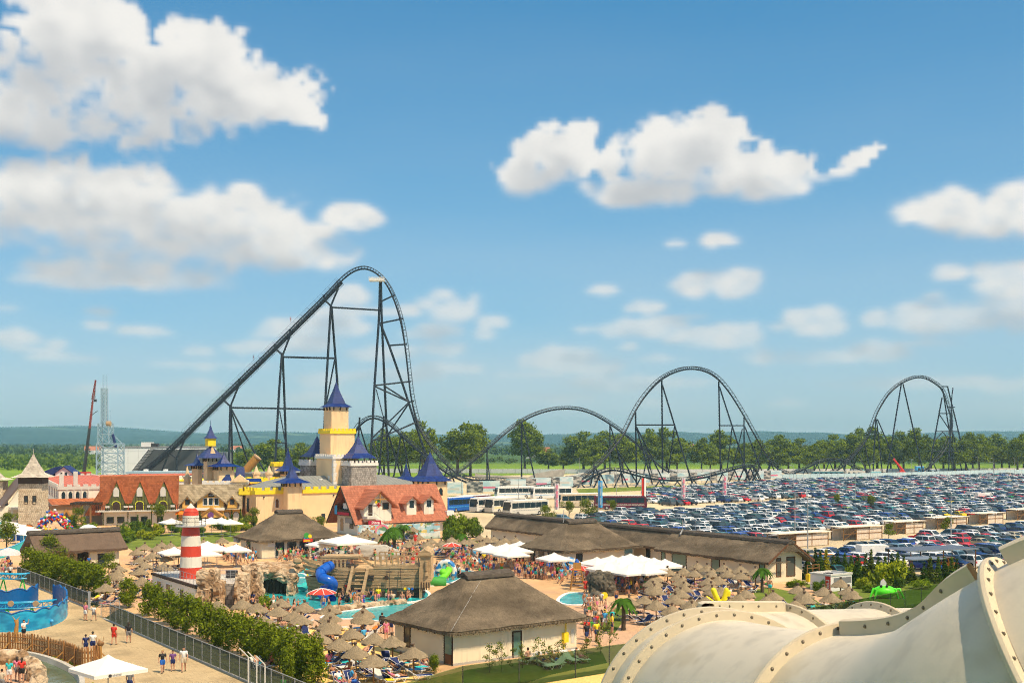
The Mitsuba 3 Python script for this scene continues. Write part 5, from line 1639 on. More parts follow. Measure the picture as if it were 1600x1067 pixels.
sub(t, 'wall', MB().prism([(0, 0), (L.r(906), 0), (L.r(912), L.z(738)), (L.r(860), L.z(746)), (L.r(846), L.z(753)), (L.r(760), L.z(748)), (0, L.z(746))], 60, 61), 'rough_concrete', L)
sub(t, 'ramp', MB().prism([(L.r(872, 30), 0.05), (L.r(915, 30), 0.05), (L.r(915, 30), L.z(739, 0, 30)), (L.r(890, 30), L.z(745, 0, 30))], 30, 38), 'rough_concrete', L)

mat('banner_blue', lambda p, n, uv: mx((.42, .62, .68), (.70, .76, .76), ss(.35, .65, fb(p.x * .5, p.y * .5, p.z * .9, 3))), .6)
mat('banner_photo', lambda p, n, uv: mx((.08, .09, .10), (.55, .50, .45), ss(.35, .65, fb(p.x * .9, p.y * .9, p.z * 1.6, 3))), .6)
bl = [(708, 775), (742, 773.5), (765, 772), (785, 770.5), (806, 768.5), (825, 767), (845, 765.5), (862, 764.5), (880, 763.5), (896, 762), (912, 760.5), (926, 759.5), (944, 758.5), (960, 758), (972, 757.5), (987, 757), (1000, 757), (1016, 756.5), (1031, 756), (1046, 755.5), (1060, 755), (1077, 754.5), (1094, 754), (1108, 753.5), (1122, 753), (1136, 752.5), (1150, 752), (1164, 751.5), (1178, 751), (1192, 750.5), (1206, 750)]
for i, (x, y) in enumerate(bl):
    dark = i % 2 == 1
    t = thing('fence_banner', f"{'dark photo' if dark else 'pale blue printed'} banner on the coaster fence, {i // 2 + 1}. such from the left".replace(f'{i // 2 + 1}.', (rank + ['eleventh', 'twelfth', 'thirteenth', 'fourteenth', 'fifteenth', 'sixteenth'])[i // 2]), 'banner', 'printed banners along the coaster fence')
    c = G(x, y + 1)
    w = (6.4 if not dark else 5.2) * c[1] / 480 * .62
    h = 3.4
    part(t, 'print', MB().box(-w, w, -.06, .06, 1.0, 1.0 + h), 'banner_photo' if dark else 'banner_blue', Mt(c[0], c[1], 0, .12))
    if not dark:
        part(t, 'stripe', MB().box(-w * .7, w * .6, -.09, -.065, 2.0, 2.6), 'pink' if i % 4 else 'offwhite', Mt(c[0], c[1], 0, .12))
    for sx in (-w * .9, w * .9):
        part(t, 'post', MB().cyl((sx, .1, 0), (sx, .1, 1.0 + h), .07, n=5), 'grey', Mt(c[0], c[1], 0, .12))
t = thing('blue_works_fence', 'long pale blue translucent works fence behind the far parked cars', 'fence')
fp = resample(np.array([G(x, y)[:2] for x, y in ((1212, 750), (1330, 748.5), (1460, 745), (1530, 742.5), (1600, 741.5), (1650, 741))]), 3.4)
pn = MB()
for a, b in zip(fp, fp[1:]):
    u = unit(b - a) * .08
    pn.add([(*(a + u), .1), (*(b - u), .1), (*(b - u), 2.5), (*(a + u), 2.5)], [(0, 1, 2, 3)])
part(t, 'panel', pn, 'fence_blue', kind='stuff')
mat('fence_blue', (.45, .60, .66), .5)
pn = MB()
for a in fp:
    pn.cyl((a[0], a[1], 0), (a[0], a[1], 2.7), .05, n=4)
part(t, 'post', pn, 'grey', kind='stuff')
# site huts
for x0, x1, y, h, col, lab in ((1270, 1318, 746.5, 2.9, 'teal_dark', 'long blue-grey site container left under the last hill'), (1322, 1352, 745.5, 2.9, 'offwhite', 'white site container under the last hill'), (1362, 1377, 746, 2.8, 'turq_pale', 'turquoise site container under the last hill'),
                               (1432, 1444, 741.5, 4.2, 'sky_blue', 'tall blue site cabin under the right end of the last hill'), (1345, 1352, 742, 2.8, 'turquoise', 'small turquoise cabin behind the site containers'), (1384, 1400, 743.5, 1.2, 'crimson', 'low red skip among the site containers'), (1450, 1468, 741, 2.4, 'steel_blue', 'blue stack of building material right of the last hill')):
    t = thing('site_container', lab, 'container')
    L = Loc(G(x0, y), 3)
    s = L.r(x1)
    sub(t, 'body', MB().box(0, s, 0, 2.5, .1, h), col, L)
    sub(t, 'roof_edge', MB().box(-.06, s + .06, -.06, 2.56, h, h + .14), 'offwhite', L)
    for a in np.arange(.8, s - 1.2, 2.4):
        sub(t, 'window', MB().box(a, a + 1.1, -.05, -.01, h * .45, h * .8), 'glass_dark', L)
mat('teal_dark', (.08, .20, .24), .5)
mat('turq_pale', (.25, .55, .62), .5)
t = thing('orange_loader', 'orange-red telescopic loader with raised arm under the last hill', 'machine')
c = G(1404, 744)
part(t, 'arm', MB().cyl(c + [3, 0, 1.5], c + [-2.4, 0, 8.3], .55, .45, n=6), 'red')
part(t, 'body', MB().box(c[0] - 1, c[0] + 4.2, c[1] - 1, c[1] + 1, .7, 1.9).box(c[0] + .6, c[0] + 2.2, c[1] - .9, c[1] + .9, 1.9, 2.9), 'red')
for x in (-.3, 3.4):
    for y in (-1, 1):
        part(t, 'wheel', MB().cyl((c[0] + x, c[1] + y - .15, .6), (c[0] + x, c[1] + y + .15, .6), .6, n=10), 'tyre')

# beach mural wall in front of the restaurant


def _mural(p, n, uv):
    s = p.x * .8 + p.y * .6
    a = fb(s * .9, p.z * 1.2, 1., 4)
    sky_c = mx((.34, .56, .66), (.68, .74, .72), ss(.4, .6, a))
    sand_c = mx((.62, .46, .25), (.42, .56, .50), ss(.35, .6, fb(s * .45, 4., 4., 3)))
    c = mx(sand_c, sky_c, ss(.7, 1.3, p.z + .8 * a))
    c = mx(c, (.06, .20, .05), ss(.58, .66, fb(s * .8 + 7, p.z * 1.5, 2., 3)) * .85)
    c = mx(c, (.55, .24, .12), ss(.70, .74, fb(s * 1.3 + 3, p.z * 2, 5., 2)))
    return mx(c, (.66, .56, .20), ss(.72, .76, fb(s * 1.3 + 31, p.z * 2, 8., 2)))


mat('mural', _mural, .6)
t = thing('beach_mural_wall', 'long wall painted with a pale beach and palm scene below the restaurant', 'mural')
L = Loc(G(560, 846), 22)
s = L.r(688)
nb = 12
for i in range(nb):
    sub(t, 'panel', MB().box(s * i / nb + .02, s * (i + 1) / nb - .02, 0, .12, .15, 2.75), 'mural', L)
    sub(t, 'post', MB().box(s * i / nb - .06, s * i / nb + .06, .13, .25, 0, 2.8), 'white', L)
fx = L.r(597)
rg = MB()
for k in range(12):
    a0, a1 = k * math.pi / 6, (k + 1) * math.pi / 6
    rg.add([(fx + r_ * math.cos(a), -.05 - d0, 1.5 + r_ * math.sin(a)) for a in (a0, a1) for r_, d0 in ((1.0, 0), (1.3, 0))], [(0, 1, 3, 2)])
sub(t, 'painted_ring', rg, 'pink', L)

# ------------------------------------------------------------------ lamp posts and banner flags
group('lamp_kind', {'pole': (MB().cyl((0, 0, 0), (0, 0, 8.5), .10, .06, n=6), 'grey', True), 'arm': (MB().cyl((0, 0, 8.4), (.9, 0, 8.7), .04, n=5), 'grey', True), 'lamp_head': (MB().box(.75, 1.45, -.14, .14, 8.62, 8.76), 'steel', False)})
LP = [(810, 806), (1242, 850), (1262, 870), (1486, 850), (1337, 790), (963, 778), (721, 782), (905, 745), (1110, 775), (1280, 752), (1552, 757), (1360, 760), (1424, 748), (1553, 744), (1585, 744), (1528, 742), (1322, 748), (1240, 768)]
for i, (x, y) in enumerate(sorted(LP)):
    c = G(x, y)
    inst('street_lamp', 'lamp_kind', Mt(c[0], c[1], 0, .6 * i), f'grey street lamp in the car park, {(rank + ["eleventh", "twelfth", "thirteenth", "fourteenth", "fifteenth", "sixteenth", "seventeenth", "eighteenth"])[i]} from the left', 'street lamp', 'grey street lamps in the car park')
for x, yt, yb, w, col, lab in ((870, 755, 806, 6.5, 'white_pink', 'tall narrow white and pink banner flag left of the coaches'), (938, 751, 803, 7, 'sky_blue', 'tall narrow bright blue banner flag before the maroon coach'), (1006, 747, 797, 7, 'red_white', 'tall red and white banner flag at the right end of the coaches'),
                              (1068, 746, 798, 6, 'pale_flag', 'tall pale pink banner flag among the middle parked cars'), (1132.5, 743, 790, 6, 'pale_flag', 'tall pale banner flag furthest right among the cars')):
    t = thing('banner_flag', lab, 'flag')
    Y = {870: 285, 938: 262, 1006: 330, 1068: 330, 1132.5: 350}[x]
    a, b = P(x - w / 2, yt, Y), P(x + w / 2, min(yb - 10, 797), Y)
    part(t, 'pole', MB().cyl((a[0], Y, 0), (a[0], Y, a[2] + .2), .06, n=6), 'steel')
    xs_ = np.linspace(a[0] + .06, b[0], 7)
    v = [(x_, Y - .08 + .16 * math.sin(i * 1.3), z) for i, x_ in enumerate(xs_) for z in (b[2], a[2])]
    v += [(x_, y_ + .05, z) for x_, y_, z in v]
    f = [(2 * i, 2 * i + 2, 2 * i + 3, 2 * i + 1) for i in range(6)]
    f += [tuple(14 + q_ for q_ in g_[::-1]) for g_ in f]
    half = [g_ for g_ in f if (min(g_) % 14) < 6]
    if col == 'red_white':
        part(t, 'cloth', MB().add(v, half), 'red')
        part(t, 'white_half', MB().add(v, [g_ for g_ in f if g_ not in half]), 'white')
    else:
        part(t, 'cloth', MB().add(v, f), {'white_pink': 'flag_pale', 'pale_flag': 'flag_pale'}.get(col, col))
    if col != 'red_white':
        sk = MB()
        for k_ in range(5):
            z = a[2] - (a[2] - b[2]) * (.15 + .17 * k_)
            sk.box(a[0] + .35, b[0] - .25, Y - .30, Y - .27, z - .45, z + (.2 if k_ % 2 else .5))
        part(t, 'lettering', sk, 'pink' if col != 'sky_blue' else 'steel_blue')
mat('flag_pale', (.66, .58, .60), .7)
# ------------------------------------------------------------------ the pool yard: water, rocks, ship, lighthouse


def gp(*pts):
    return [tuple(G(x, y)[:2]) for x, y in pts]


def smoothpoly(pts, n=6):
    p = np.array(list(pts) + [pts[0]])
    q_ = spline(p, n)
    return [tuple(a) for a in q_[:-1]]


def pool(name, pts, coping=.35):
    o = Polygon(smoothpoly(pts)).buffer(0)
    rim = o.buffer(coping).difference(o)
    m = MB()
    for g_ in getattr(rim, 'geoms', [rim]):
        m.prism(g_, .0, .14, plane='xy')
    k = structure(name, MB().prism(o, -.1, .075, plane='xy'), 'water')
    structure(name + '_edge', m, 'white')
    return o


pool('main_pool', gp((428, 903), (470, 897), (486, 905), (560, 915), (640, 918), (660, 938), (600, 944), (540, 947), (480, 954), (440, 946), (405, 940), (400, 925), (436, 925)))
pool('front_pool', gp((505, 966), (530, 958), (580, 951), (640, 944), (650, 958), (606, 972), (560, 968), (520, 968)))
pool('ring_pool', gp((446, 893), (462, 887), (484, 890), (480, 903), (456, 902)))
pool('right_pool', gp((676, 884), (702, 881), (706, 890), (735, 893), (722, 903), (700, 912), (664, 916), (668, 898), (686, 892)))
pool('small_pool', gp((882, 931), (902, 927), (922, 934), (918, 944), (896, 946)))
structure('sand_area', sheet(gp((405, 1012), (470, 985), (560, 980), (600, 1010), (660, 1040), (640, 1085), (440, 1090)), .05), 'sand')
for nm, pts in (('lawn', ((596, 1012), (660, 1034), (672, 1032), (614, 1006))), ('lawn', ((640, 1068), (735, 1046), (940, 1018), (960, 1060), (860, 1075), (700, 1090))), ('lawn', ((692, 847), (742, 842), (748, 848), (700, 852))), ('lawn', ((716, 868), (744, 866), (752, 872), (722, 874))),
                ('lawn', ((1178, 922), (1205, 918), (1262, 930), (1300, 955), (1180, 965))), ('lawn', ((1255, 915), (1300, 905), (1420, 900), (1560, 905), (1500, 950), (1330, 950))), ('lawn', ((1450, 905), (1640, 900), (1640, 1000), (1420, 1000))),
                ('lawn', ((180, 845), (275, 832), (395, 832), (380, 845), (290, 853), (210, 862))), ('lawn', ((905, 975), (965, 950), (985, 955), (960, 990)))):
    structure(nm, sheet(gp(*pts), .055), 'grass')
structure('dirt_track', sheet(gp((760, 1090), (860, 1055), (960, 1034), (990, 1050), (900, 1095)), .062), 'sand')


def rock(m, c, r, seed, sq=(1, 1, 1), amp=.35, sub_=3):
    s = trimesh.creation.icosphere(subdivisions=sub_)
    v = np.array(s.vertices)
    n = meshkit.fbm(v * 1.5 + seed * 3.7, 4, seed) - .5
    b = np.abs(meshkit.noise(v * 2.6 + seed, seed + 3) - .5)
    v = v * (1 + amp * 2 * n - amp * .9 * b)[:, None] * np.asarray(sq) * r + np.asarray(c)
    v[:, 2] = np.maximum(v[:, 2], 0.0)
    return m.add(v, s.faces)


def cliff(x0, x1, y0, y1, z1, seed, n=9, amp=.55):
    m = trimesh.creation.box((1, 1, 1))
    for _ in range(5):
        m = m.subdivide()
    v = np.array(m.vertices)
    c = np.array([x1 - x0, y1 - y0, z1])
    v = (v + [0, 0, .5]) * c
    v[:, :2] *= (1 - .16 * (v[:, 2:] / z1) ** 2)
    q_ = v * [.55, .55, .75] + seed * 5.1
    f1 = np.floor(meshkit.fbm(q_, 3, seed) * 7) / 7
    f2 = np.abs(meshkit.noise(v * 1.4 + seed, seed + 1) - .5)
    d = v - [0, 0, z1 * .4]
    d[:, 2] *= .5
    d /= np.linalg.norm(d, axis=1, keepdims=True)
    v = v + d * ((f1 - .45) * 2.2 * amp + f2 * amp * .7 + (meshkit.noise(v * 4, seed + 2) - .5) * .18)[:, None]
    v[:, 2] = np.maximum(v[:, 2], 0)
    return MB().add(v + [(x0 + x1) / 2, (y0 + y1) / 2, 0], m.faces)


# rock cliff beside the lighthouse, with a block-work gap
t = thing('rock_cliff', 'tall tan artificial rock cliff right of the white lighthouse building', 'rock')
for i, (xa, xb, Y, yt) in enumerate(((308, 336, 122, 893), (334, 345, 121.3, 911), (369, 388, 122.5, 897), (382, 404, 124, 889), (313, 328, 120.6, 921))):
    part(t, 'boulder', cliff((xa - 800) / F * Y, (xb - 800) / F * Y, Y - .6, Y + 2.6, CAMH - (yt - HY) / F * Y, i + 3), 'rock', smooth=25)
a, b = P(340, 900, 126), P(374, 900, 126)
part(t, 'block_wall', MB().box(a[0], b[0], 123.4, 126.5, 0, 2.5), 'grey_stone')
part(t, 'terrace', MB().box(P(318, 0, 127)[0], P(388, 0, 127)[0], 126.6, 132, 0, 2.5), 'rough_concrete')
rl = MB()
for z in (3.0, 3.5):
    rl.cyl((P(318, 0, 127)[0], 127, z), (P(372, 0, 127)[0], 127, z), .03, n=4)
for x in range(312, 376, 8):
    rl.cyl((P(x, 0, 127)[0], 127, 2.5), (P(x, 0, 127)[0], 127, 3.5), .03, n=4)
part(t, 'railing', rl, 'grey')
t = thing('rock_cave', 'pale artificial rock cave with a dark opening left of the pirate ship', 'rock')
for i, (xa, xb, Y, yt, zb) in enumerate(((384, 401, 134.6, 896, 0), (449, 460, 133.6, 905, 0))):
    part(t, 'boulder', cliff((xa - 800) / F * Y, (xb - 800) / F * Y, Y - .8, Y + 2.4, CAMH - (yt - HY) / F * Y, i + 13), 'rock', smooth=25)
for i, (x, y, Y, r, sq) in enumerate(((402, 897, 135, 1.15, (1.2, 1, .75)), (417, 893, 135, 1.15, (1.3, 1, .70)), (433, 894, 135, 1.15, (1.3, 1, .70)), (447, 898, 134.6, 1.1, (1.1, .9, .8)), (424, 889, 138, 2.0, (1.6, .8, .5)), (400, 891, 138, 1.6, (1.2, .9, .6)), (457, 904, 133.8, .8, (.9, .8, .8)), (440, 902, 134.2, .6, (1.3, .7, .6)), (410, 903, 134.4, .5, (1.3, .7, .6)))):
    part(t, 'boulder', rock(MB(), P(x, y, Y), r, 20 + i, sq, amp=.5), 'rock', smooth=30)
part(t, 'cave_wall', MB().box(P(396, 0, 135)[0], P(454, 0, 135)[0], 135.4, 136.6, 0, 2.7), 'darkwood')  # dark slab added in the opening; its colour stands in for cave shade
for i, x in enumerate(range(404, 452, 6)):
    part(t, 'dark_post', MB().cyl((P(x, 0, 135)[0], 135.1, 0), (P(x, 0, 135)[0], 135.3, 2.3), .22, n=7), 'darkwood')
t = thing('dark_boulder', 'big dark brown boulder beside the small right pool', 'rock')
part(t, 'boulder', cliff(P(921, 0, 134)[0], P(957, 0, 134)[0], 133, 135.4, 2.5, 6), 'dark_rock', smooth=45)
part(t, 'boulder', rock(MB(), P(931, 936, 132), .9, 42, (1, .9, 1)), 'dark_rock', smooth=45)
part(t, 'emblem', MB().cyl(P(944.5, 930, 130.6), P(944.5, 930, 130.8), .38, n=9), 'lemonade')
t = thing('stone_pool_edge', 'low tan rock rim between the two front pools', 'rock')
for i in range(12):
    x = 512 + i * 10.5
    c = G(x, 956 - i * 1.1)
    part(t, 'stone', rock(MB(), c + [0, 0, .2], .55, 60 + i, (1.15, .8, .75), sub_=2), 'rock', smooth=45)
t = thing('pale_boulder', 'pale flat boulder on the bow side of the pirate ship', 'rock')
part(t, 'boulder', rock(MB(), G(585, 873) + [0, 0, .5], 2.2, 77, (1.8, 1, .7)), 'rough_concrete', smooth=45)
part(t, 'boulder', rock(MB(), G(520, 872) + [0, 0, .4], 1.6, 78, (1.8, 1, .6)), 'rough_concrete', smooth=45)

# white service building with the lighthouse on its roof
t = thing('lighthouse_building', 'white flat building with a dark roof edge and railing under the lighthouse', 'building')
L = Loc(G(306, 951), 33)
D, S, hz = 14.8, 4.2, 2.05
sub(t, 'wall', MB().box(0, S, 0, D, 0, hz), 'plaster_white', L)
sub(t, 'roof_edge', MB().box(-.12, S + .1, -.12, D + .12, hz, hz + .28), 'darkwood', L)
sub(t, 'roof_deck', MB().box(.15, S, .15, D, hz + .2, hz + .30), 'concrete', L)
for a, b in ((252.5, 246), (266.5, 260)):
    window(t, L, 'l', L.l(a), L.l(b), .75, 1.6, frame='white')
window(t, L, 'l', L.l(287), L.l(282), .1, 1.5, frame='offwhite', name='door')
rl = MB()
for i in range(15):
    y = i * D / 14
    rl.cyl((.1, y, hz + .3), (.1, y, hz + 1.3), .025, n=4)
for z in (.8, 1.3):
    rl.cyl((.1, 0, hz + z), (.1, D, hz + z), .02, n=4)
    rl.cyl((.1, 0, hz + z), (S, 0, hz + z), .02, n=4)
sub(t, 'railing', rl, 'grey', L)
sub(t, 'loudspeaker', MB().box(4.6, 5.6, 3.2, 4.0, hz + .3, hz + 1.2), 'dark', L)
lh = thing('lighthouse', 'red and white striped lighthouse with a conical top', 'lighthouse')
Yl = 130.0
cx = (296 - 800) / F * Yl + .15
zl = lambda y: CAMH - (y - HY) / F * Yl
bands = [(904, 885.5, 'sign_red'), (885.5, 869, 'lh_white'), (869, 852.5, 'sign_red'), (852.5, 836.5, 'lh_white'), (836.5, 822, 'sign_red'), (822, 805, 'lh_white'), (805, 799, 'sign_red')]
mat('sign_red', (.62, .06, .03), .45)
mat('lh_white', plaster((.72, .68, .58)), .6)
rad = lambda y: np.interp(y, [799, 805, 822, 836, 899], [11.0, 12.2, 12.8, 14.2, 17.4]) * Yl / F
for i, (y0, y1, col) in enumerate(bands):
    e = .012 * (i % 2)
    part(lh, 'band', MB().rev([(0.01, zl(y0)), (rad(y0) + e, zl(y0)), (rad(y1) + e, zl(y1)), (0.01, zl(y1))], 24, (cx, Yl)), col, smooth=40)
part(lh, 'cap', MB().rev([(rad(799) * 1.06, zl(799)), (rad(799) * .62, zl(793.5))], 20, (cx, Yl)), 'sign_red', smooth=40)
part(lh, 'tip', MB().rev([(rad(799) * .62, zl(793.5)), (.05, zl(786.5)), (.01, zl(786))], 20, (cx, Yl)), 'lh_white', smooth=40)
part(lh, 'gallery', MB().rev([(.1, zl(822.3)), (1.62, zl(822.3)), (1.62, zl(820.8)), (.1, zl(820.8))], 24, (cx, Yl)), 'grey', smooth=40)
rl = MB()
for i in range(12):
    a = i * math.pi / 6
    rl.cyl((cx + 1.58 * math.cos(a), Yl + 1.58 * math.sin(a), zl(821)), (cx + 1.58 * math.cos(a), Yl + 1.58 * math.sin(a), zl(821) + .85), .025, n=4)
for z in (.45, .85):
    rl.tube([(cx + 1.58 * math.cos(a), Yl + 1.58 * math.sin(a), zl(821) + z) for a in np.linspace(0, 2 * math.pi, 25)], .022, 4)
part(lh, 'railing', rl, 'dark')

# pirate ship playground
ship = thing('pirate_ship', 'brown wooden pirate ship playground standing in the turquoise pool', 'ship')
Ys = 131.0
X = lambda x, Y=Ys: (x - 800) / F * Y
Zs = lambda y, Y=Ys: CAMH - (y - HY) / F * Y
x0, x1 = X(478), X(660)
rows = 9
for i in range(rows):
    z0, z1 = .02 + i * .36, .02 + (i + 1) * .36 - .035
    bow = x0 - .15 - .85 * (i / rows) ** 1.6
    n = 15
    for sd in (0, 1):
        pts = []
        for k in range(n):
            u = k / (n - 1)
            x = bow + (x1 - bow) * u
            w = 2.5 * min(1, (u * 3.1 + .02)) ** .6 * (1 - .05 * (i < 3))
            y = Ys + 2.6 + (-w if sd == 0 else w) * (.86 + .14 * i / rows)
            pts.append((x, y))
        v = []
        up = .42 * max(0, i - 5) / 3
        for k, (x, y) in enumerate(pts):
            lift = up * max(0, 1 - k / 5.0) ** 2 * 2.2
            for dy, z in ((0, z0 + lift), (0, z1 + lift), (.12 if sd == 0 else -.12, z1 + lift), (.12 if sd == 0 else -.12, z0 + lift)):
                v.append((x, y + dy + .012 * ((i * 7) % 3), z))
        f = []
        for k in range(n - 1):
            for e in range(4):
                a, b = k * 4 + e, k * 4 + (e + 1) % 4
                f.append((a, b, b + 4, a + 4))
        part(ship, 'hull_plank', MB().add(v, f), 'ship_wood')
part(ship, 'inner_hull', MB().prism([(x0 + .6, Ys + 2.4), (x0 + 3.5, Ys + .55), (x1 - .2, Ys + .5), (x1 - .2, Ys + 4.6), (x0 + 3.5, Ys + 4.6)], .0, 3.0, plane='xy'), 'darkwood')
part(ship, 'deck', MB().prism([(x0 + .4, Ys + 2.5), (x0 + 3.2, Ys + .4), (x1, Ys + .35), (x1, Ys + 4.9), (x0 + 3.2, Ys + 4.9)], 3.02, 3.16, plane='xy'), 'ship_wood')
part(ship, 'figurehead', rock(MB(), (x0 - 1.35, Ys + 2.5, 3.75), .42, 91, (1.3, .8, .8), sub_=2), 'ship_wood', smooth=45)


def balustrade(m, a, b, y, z, h=.95, step=.45, post=.06):
    m.box(a, b, y - .07, y + .07, z + h - .1, z + h)
    m.box(a, b, y - .05, y + .05, z + .08, z + .18)
    for x in np.arange(a, b + .01, step):
        m.box(x - post, x + post, y - post * .8, y + post * .8, z, z + h - .1)
    return m


b1 = balustrade(MB(), X(502), X(543), Ys + .25, 3.16, 1.1, .42, .09)
part(ship, 'fore_railing', b1, 'ship_wood')
part(ship, 'fore_platform', MB().box(X(500), X(560), Ys + .2, Ys + 4.6, 4.25, 4.38).box(X(500), X(560), Ys + .15, Ys + .28, 4.38, 4.56), 'ship_wood')
b2 = balustrade(MB(), X(586), X(655), Ys + .2, 3.5, 1.15, .62, .08)
b2.box(X(586), X(655), Ys + .14, Ys + .26, 4.0, 4.1)
part(ship, 'aft_railing', b2, 'ship_wood')
part(ship, 'aft_deck', MB().box(X(584), X(656), Ys + .1, Ys + 4.6, 3.2, 3.48), 'ship_wood')
part(ship, 'aft_rear_railing', balustrade(MB(), X(586), X(655), Ys + 4.5, 3.5, 1.15, .62, .08), 'ship_wood')
sd = MB()
for k in range(7):
    sd.box(X(553) + k * .24, X(553) + k * .24 + .35, Ys - 1.2, Ys - .1, 3.2 - k * .42, 3.3 - k * .42) if 0 else sd.box(X(556), X(572), Ys - .25 - k * .34, Ys + .1 - k * .34, 2.9 - k * .42, 3.0 - k * .42)
part(ship, 'stair_tread', sd, 'ship_wood', kind='stuff')
for x, dx in ((551, -5), (575, -6)):
    part(ship, 'stair_rail', MB().prism([(Ys + .1, 3.4), (Ys - 2.6, .1), (Ys - 2.2, .0), (Ys + .5, 3.2)], X(x) - .12, X(x) + .12, plane='yz') if 0 else MB().add([(X(x) - .14, Ys - .02, 3.5), (X(x) + .14, Ys - .02, 3.5), (X(x + dx) + .16, Ys - 2.6, .35), (X(x + dx) - .16, Ys - 2.6, .35), (X(x) - .14, Ys - .02, 3.2), (X(x) + .14, Ys - .02, 3.2), (X(x + dx) + .16, Ys - 2.6, .0), (X(x + dx) - .16, Ys - 2.6, .0)],
                                                                                                                                                       [(0, 1, 2, 3), (7, 6, 5, 4), (0, 3, 7, 4), (1, 5, 6, 2), (0, 4, 5, 1), (3, 2, 6, 7)]), 'post_wood' if 0 else 'ship_wood')
part(ship, 'diagonal_stair', MB().add([(X(560), Ys + .4, 4.3), (X(583), Ys + .4, 3.3), (X(583), Ys + .6, 3.3), (X(560), Ys + .6, 4.3), (X(560), Ys + .4, 4.6), (X(583), Ys + .4, 3.6), (X(583), Ys + .6, 3.6), (X(560), Ys + .6, 4.6)], [(0, 1, 2, 3), (4, 7, 6, 5), (0, 4, 5, 1), (3, 2, 6, 7), (0, 3, 7, 4), (1, 5, 6, 2)]), 'ship_wood')
# stern cabin
ck = part(ship, 'stern_cabin', MB().box(X(656), X(674), Ys - .2, Ys + 4.2, 1.9, 4.6, top=(.92, .95)).box(X(655), X(672), Ys - .3, Ys + .5, 1.2, 1.9), 'ship_wood')
part(ck, 'roof', MB().prism([(X(654.5), 4.62), (X(675), 4.62), (X(673), 5.0), (X(664), 5.3), (X(657), 5.05)], Ys - .35, Ys + 4.4), 'ship_wood')
part(ck, 'carving', MB().cyl((X(666.5), Ys - .28, 3.0), (X(666.5), Ys - .28, 4.1), .12, .2, n=6).cyl((X(666.5), Ys - .28, 2.5), (X(666.5), Ys - .28, 2.9), .26, .2, n=8), 'ship_wood')
rl = MB()
for a in (658, 662, 666, 670):
    rl.box(X(a), X(a) + .1, Ys - .36, Ys - .31, 1.0, 1.8)
part(ck, 'gallery_bars', rl, 'darkwood')
part(ship, 'keel_post', MB().box(X(655), X(659), Ys - .25, Ys + .2, 0, 3.4), 'ship_wood')
for a, b, z0, z1 in ((574, 584, 2.3, 2.5), (574, 584, 1.95, 2.15), (609, 620, .3, 1.0)):
    part(ship, 'hatch', MB().box(X(a), X(b), Ys - .06, Ys + .12, z0, z1), 'dark')
for x0_, x1_ in ((631, 635), (637, 641), (643, 646)):
    part(ship, 'pennant', MB().box(X(x0_), X(x1_), Ys - .22, Ys - .18, Zs(921), Zs(917.5)), ['lemonade', 'sky_blue', 'blue'][(x0_ - 631) // 6])
rp = MB()
for x in (608, 626):
    rp.cyl((X(x), Ys - .08, 3.3), (X(x + 1), Ys - .12, .9), .035, n=4)
    rp.box(X(x) - .35, X(x) + .35, Ys - .14, Ys - .1, 2.85, 2.95)
part(ship, 'rope', rp, 'dark')
part(ship, 'net_frame', MB().box(X(601), X(606.5), Ys - .12, Ys - .08, Zs(905), Zs(899)), 'darkwood')
bs = thing('blue_tube_slide', 'bright blue spiral tube slide winding down from the pirate ship', 'water slide')
tp = [(517, 883, Ys), (508, 888, Ys - .8), (501, 895, Ys - 1.7), (503, 902, Ys - 2.4), (512, 906, Ys - 2.7), (520, 911, Ys - 2.4), (518, 917, Ys - 1.9), (508, 921, Ys - 1.6), (503, 927, Ys - 2.0), (512, 933, Ys - 2.6), (518, 936, Ys - 3.0)]
pt = spline([P(*q_) for q_ in tp], 6)
part(bs, 'tube', MB().tube(pt, .52, 16, cap=False), 'slide_blue', smooth=True)
mat('slide_blue', (.006, .10, .50), .22, spec=.6, clear=.6)
for k in range(4, len(pt) - 4, 8):
    d_ = unit(pt[k + 1] - pt[k - 1])
    part(bs, 'flange', MB().cyl(pt[k] - d_ * .05, pt[k] + d_ * .05, .60, n=16), 'slide_blue', smooth=40)
part(bs, 'post', MB().cyl((pt[40][0], pt[40][1], 0), pt[40], .12, n=6), 'blue')
# green frog-shaped small slide and blue-white ring by the right pool, the spray hoop, small toys
t = thing('green_small_slide', 'small green water slide with a blue and white arch at the right pool', 'water slide')
c = G(680, 915)
part(t, 'basin', MB().tube([c + [-1.2, 0, .45], c + [0, -.3, .5], c + [1.1, .2, .45]], .62, 10), 'green', smooth=True)
part(t, 'chute', MB().tube([c + [1.6, 1.2, 1.9], c + [1.2, .6, 1.2], c + [.6, .2, .7]], .4, 8), 'lime', smooth=True)
an = np.linspace(-.6, 3.3, 16)
part(t, 'arch', MB().tube([c + [1.2 + .95 * math.cos(a), 1.4, 1.5 + 1.15 * math.sin(a)] for a in an], .34, 8), 'ring_stripe', smooth=True)
mat('ring_stripe', lambda p, n, uv: mx((.02, .20, .52), (.70, .72, .70), ss(.45, .55, nz(p.x * 3.5, p.y * 3.5, p.z * 3.5))), .4)
part(t, 'head', rock(MB(), c + [.9, .7, 1.5], .45, 5, amp=.1, sub_=2), 'lime', smooth=True)
t = thing('spray_hoop', 'yellow spray hoop over the ring pool beside the bow', 'hoop')
c = G(462, 902)
part(t, 'hoop', MB().tube([c + [1.5 * math.cos(a), .2 * math.sin(a), 1.35 * math.sin(a)] for a in np.linspace(.15, 2.95, 16)], .10, 8), 'lemonade', smooth=True)
part(t, 'nozzle', MB().cyl(c + [0, .2, 0], c + [0, .2, .9], .12, n=6), 'steel')
t = thing('green_wave_slide', 'pale green wave-shaped slide running into the main pool', 'water slide')
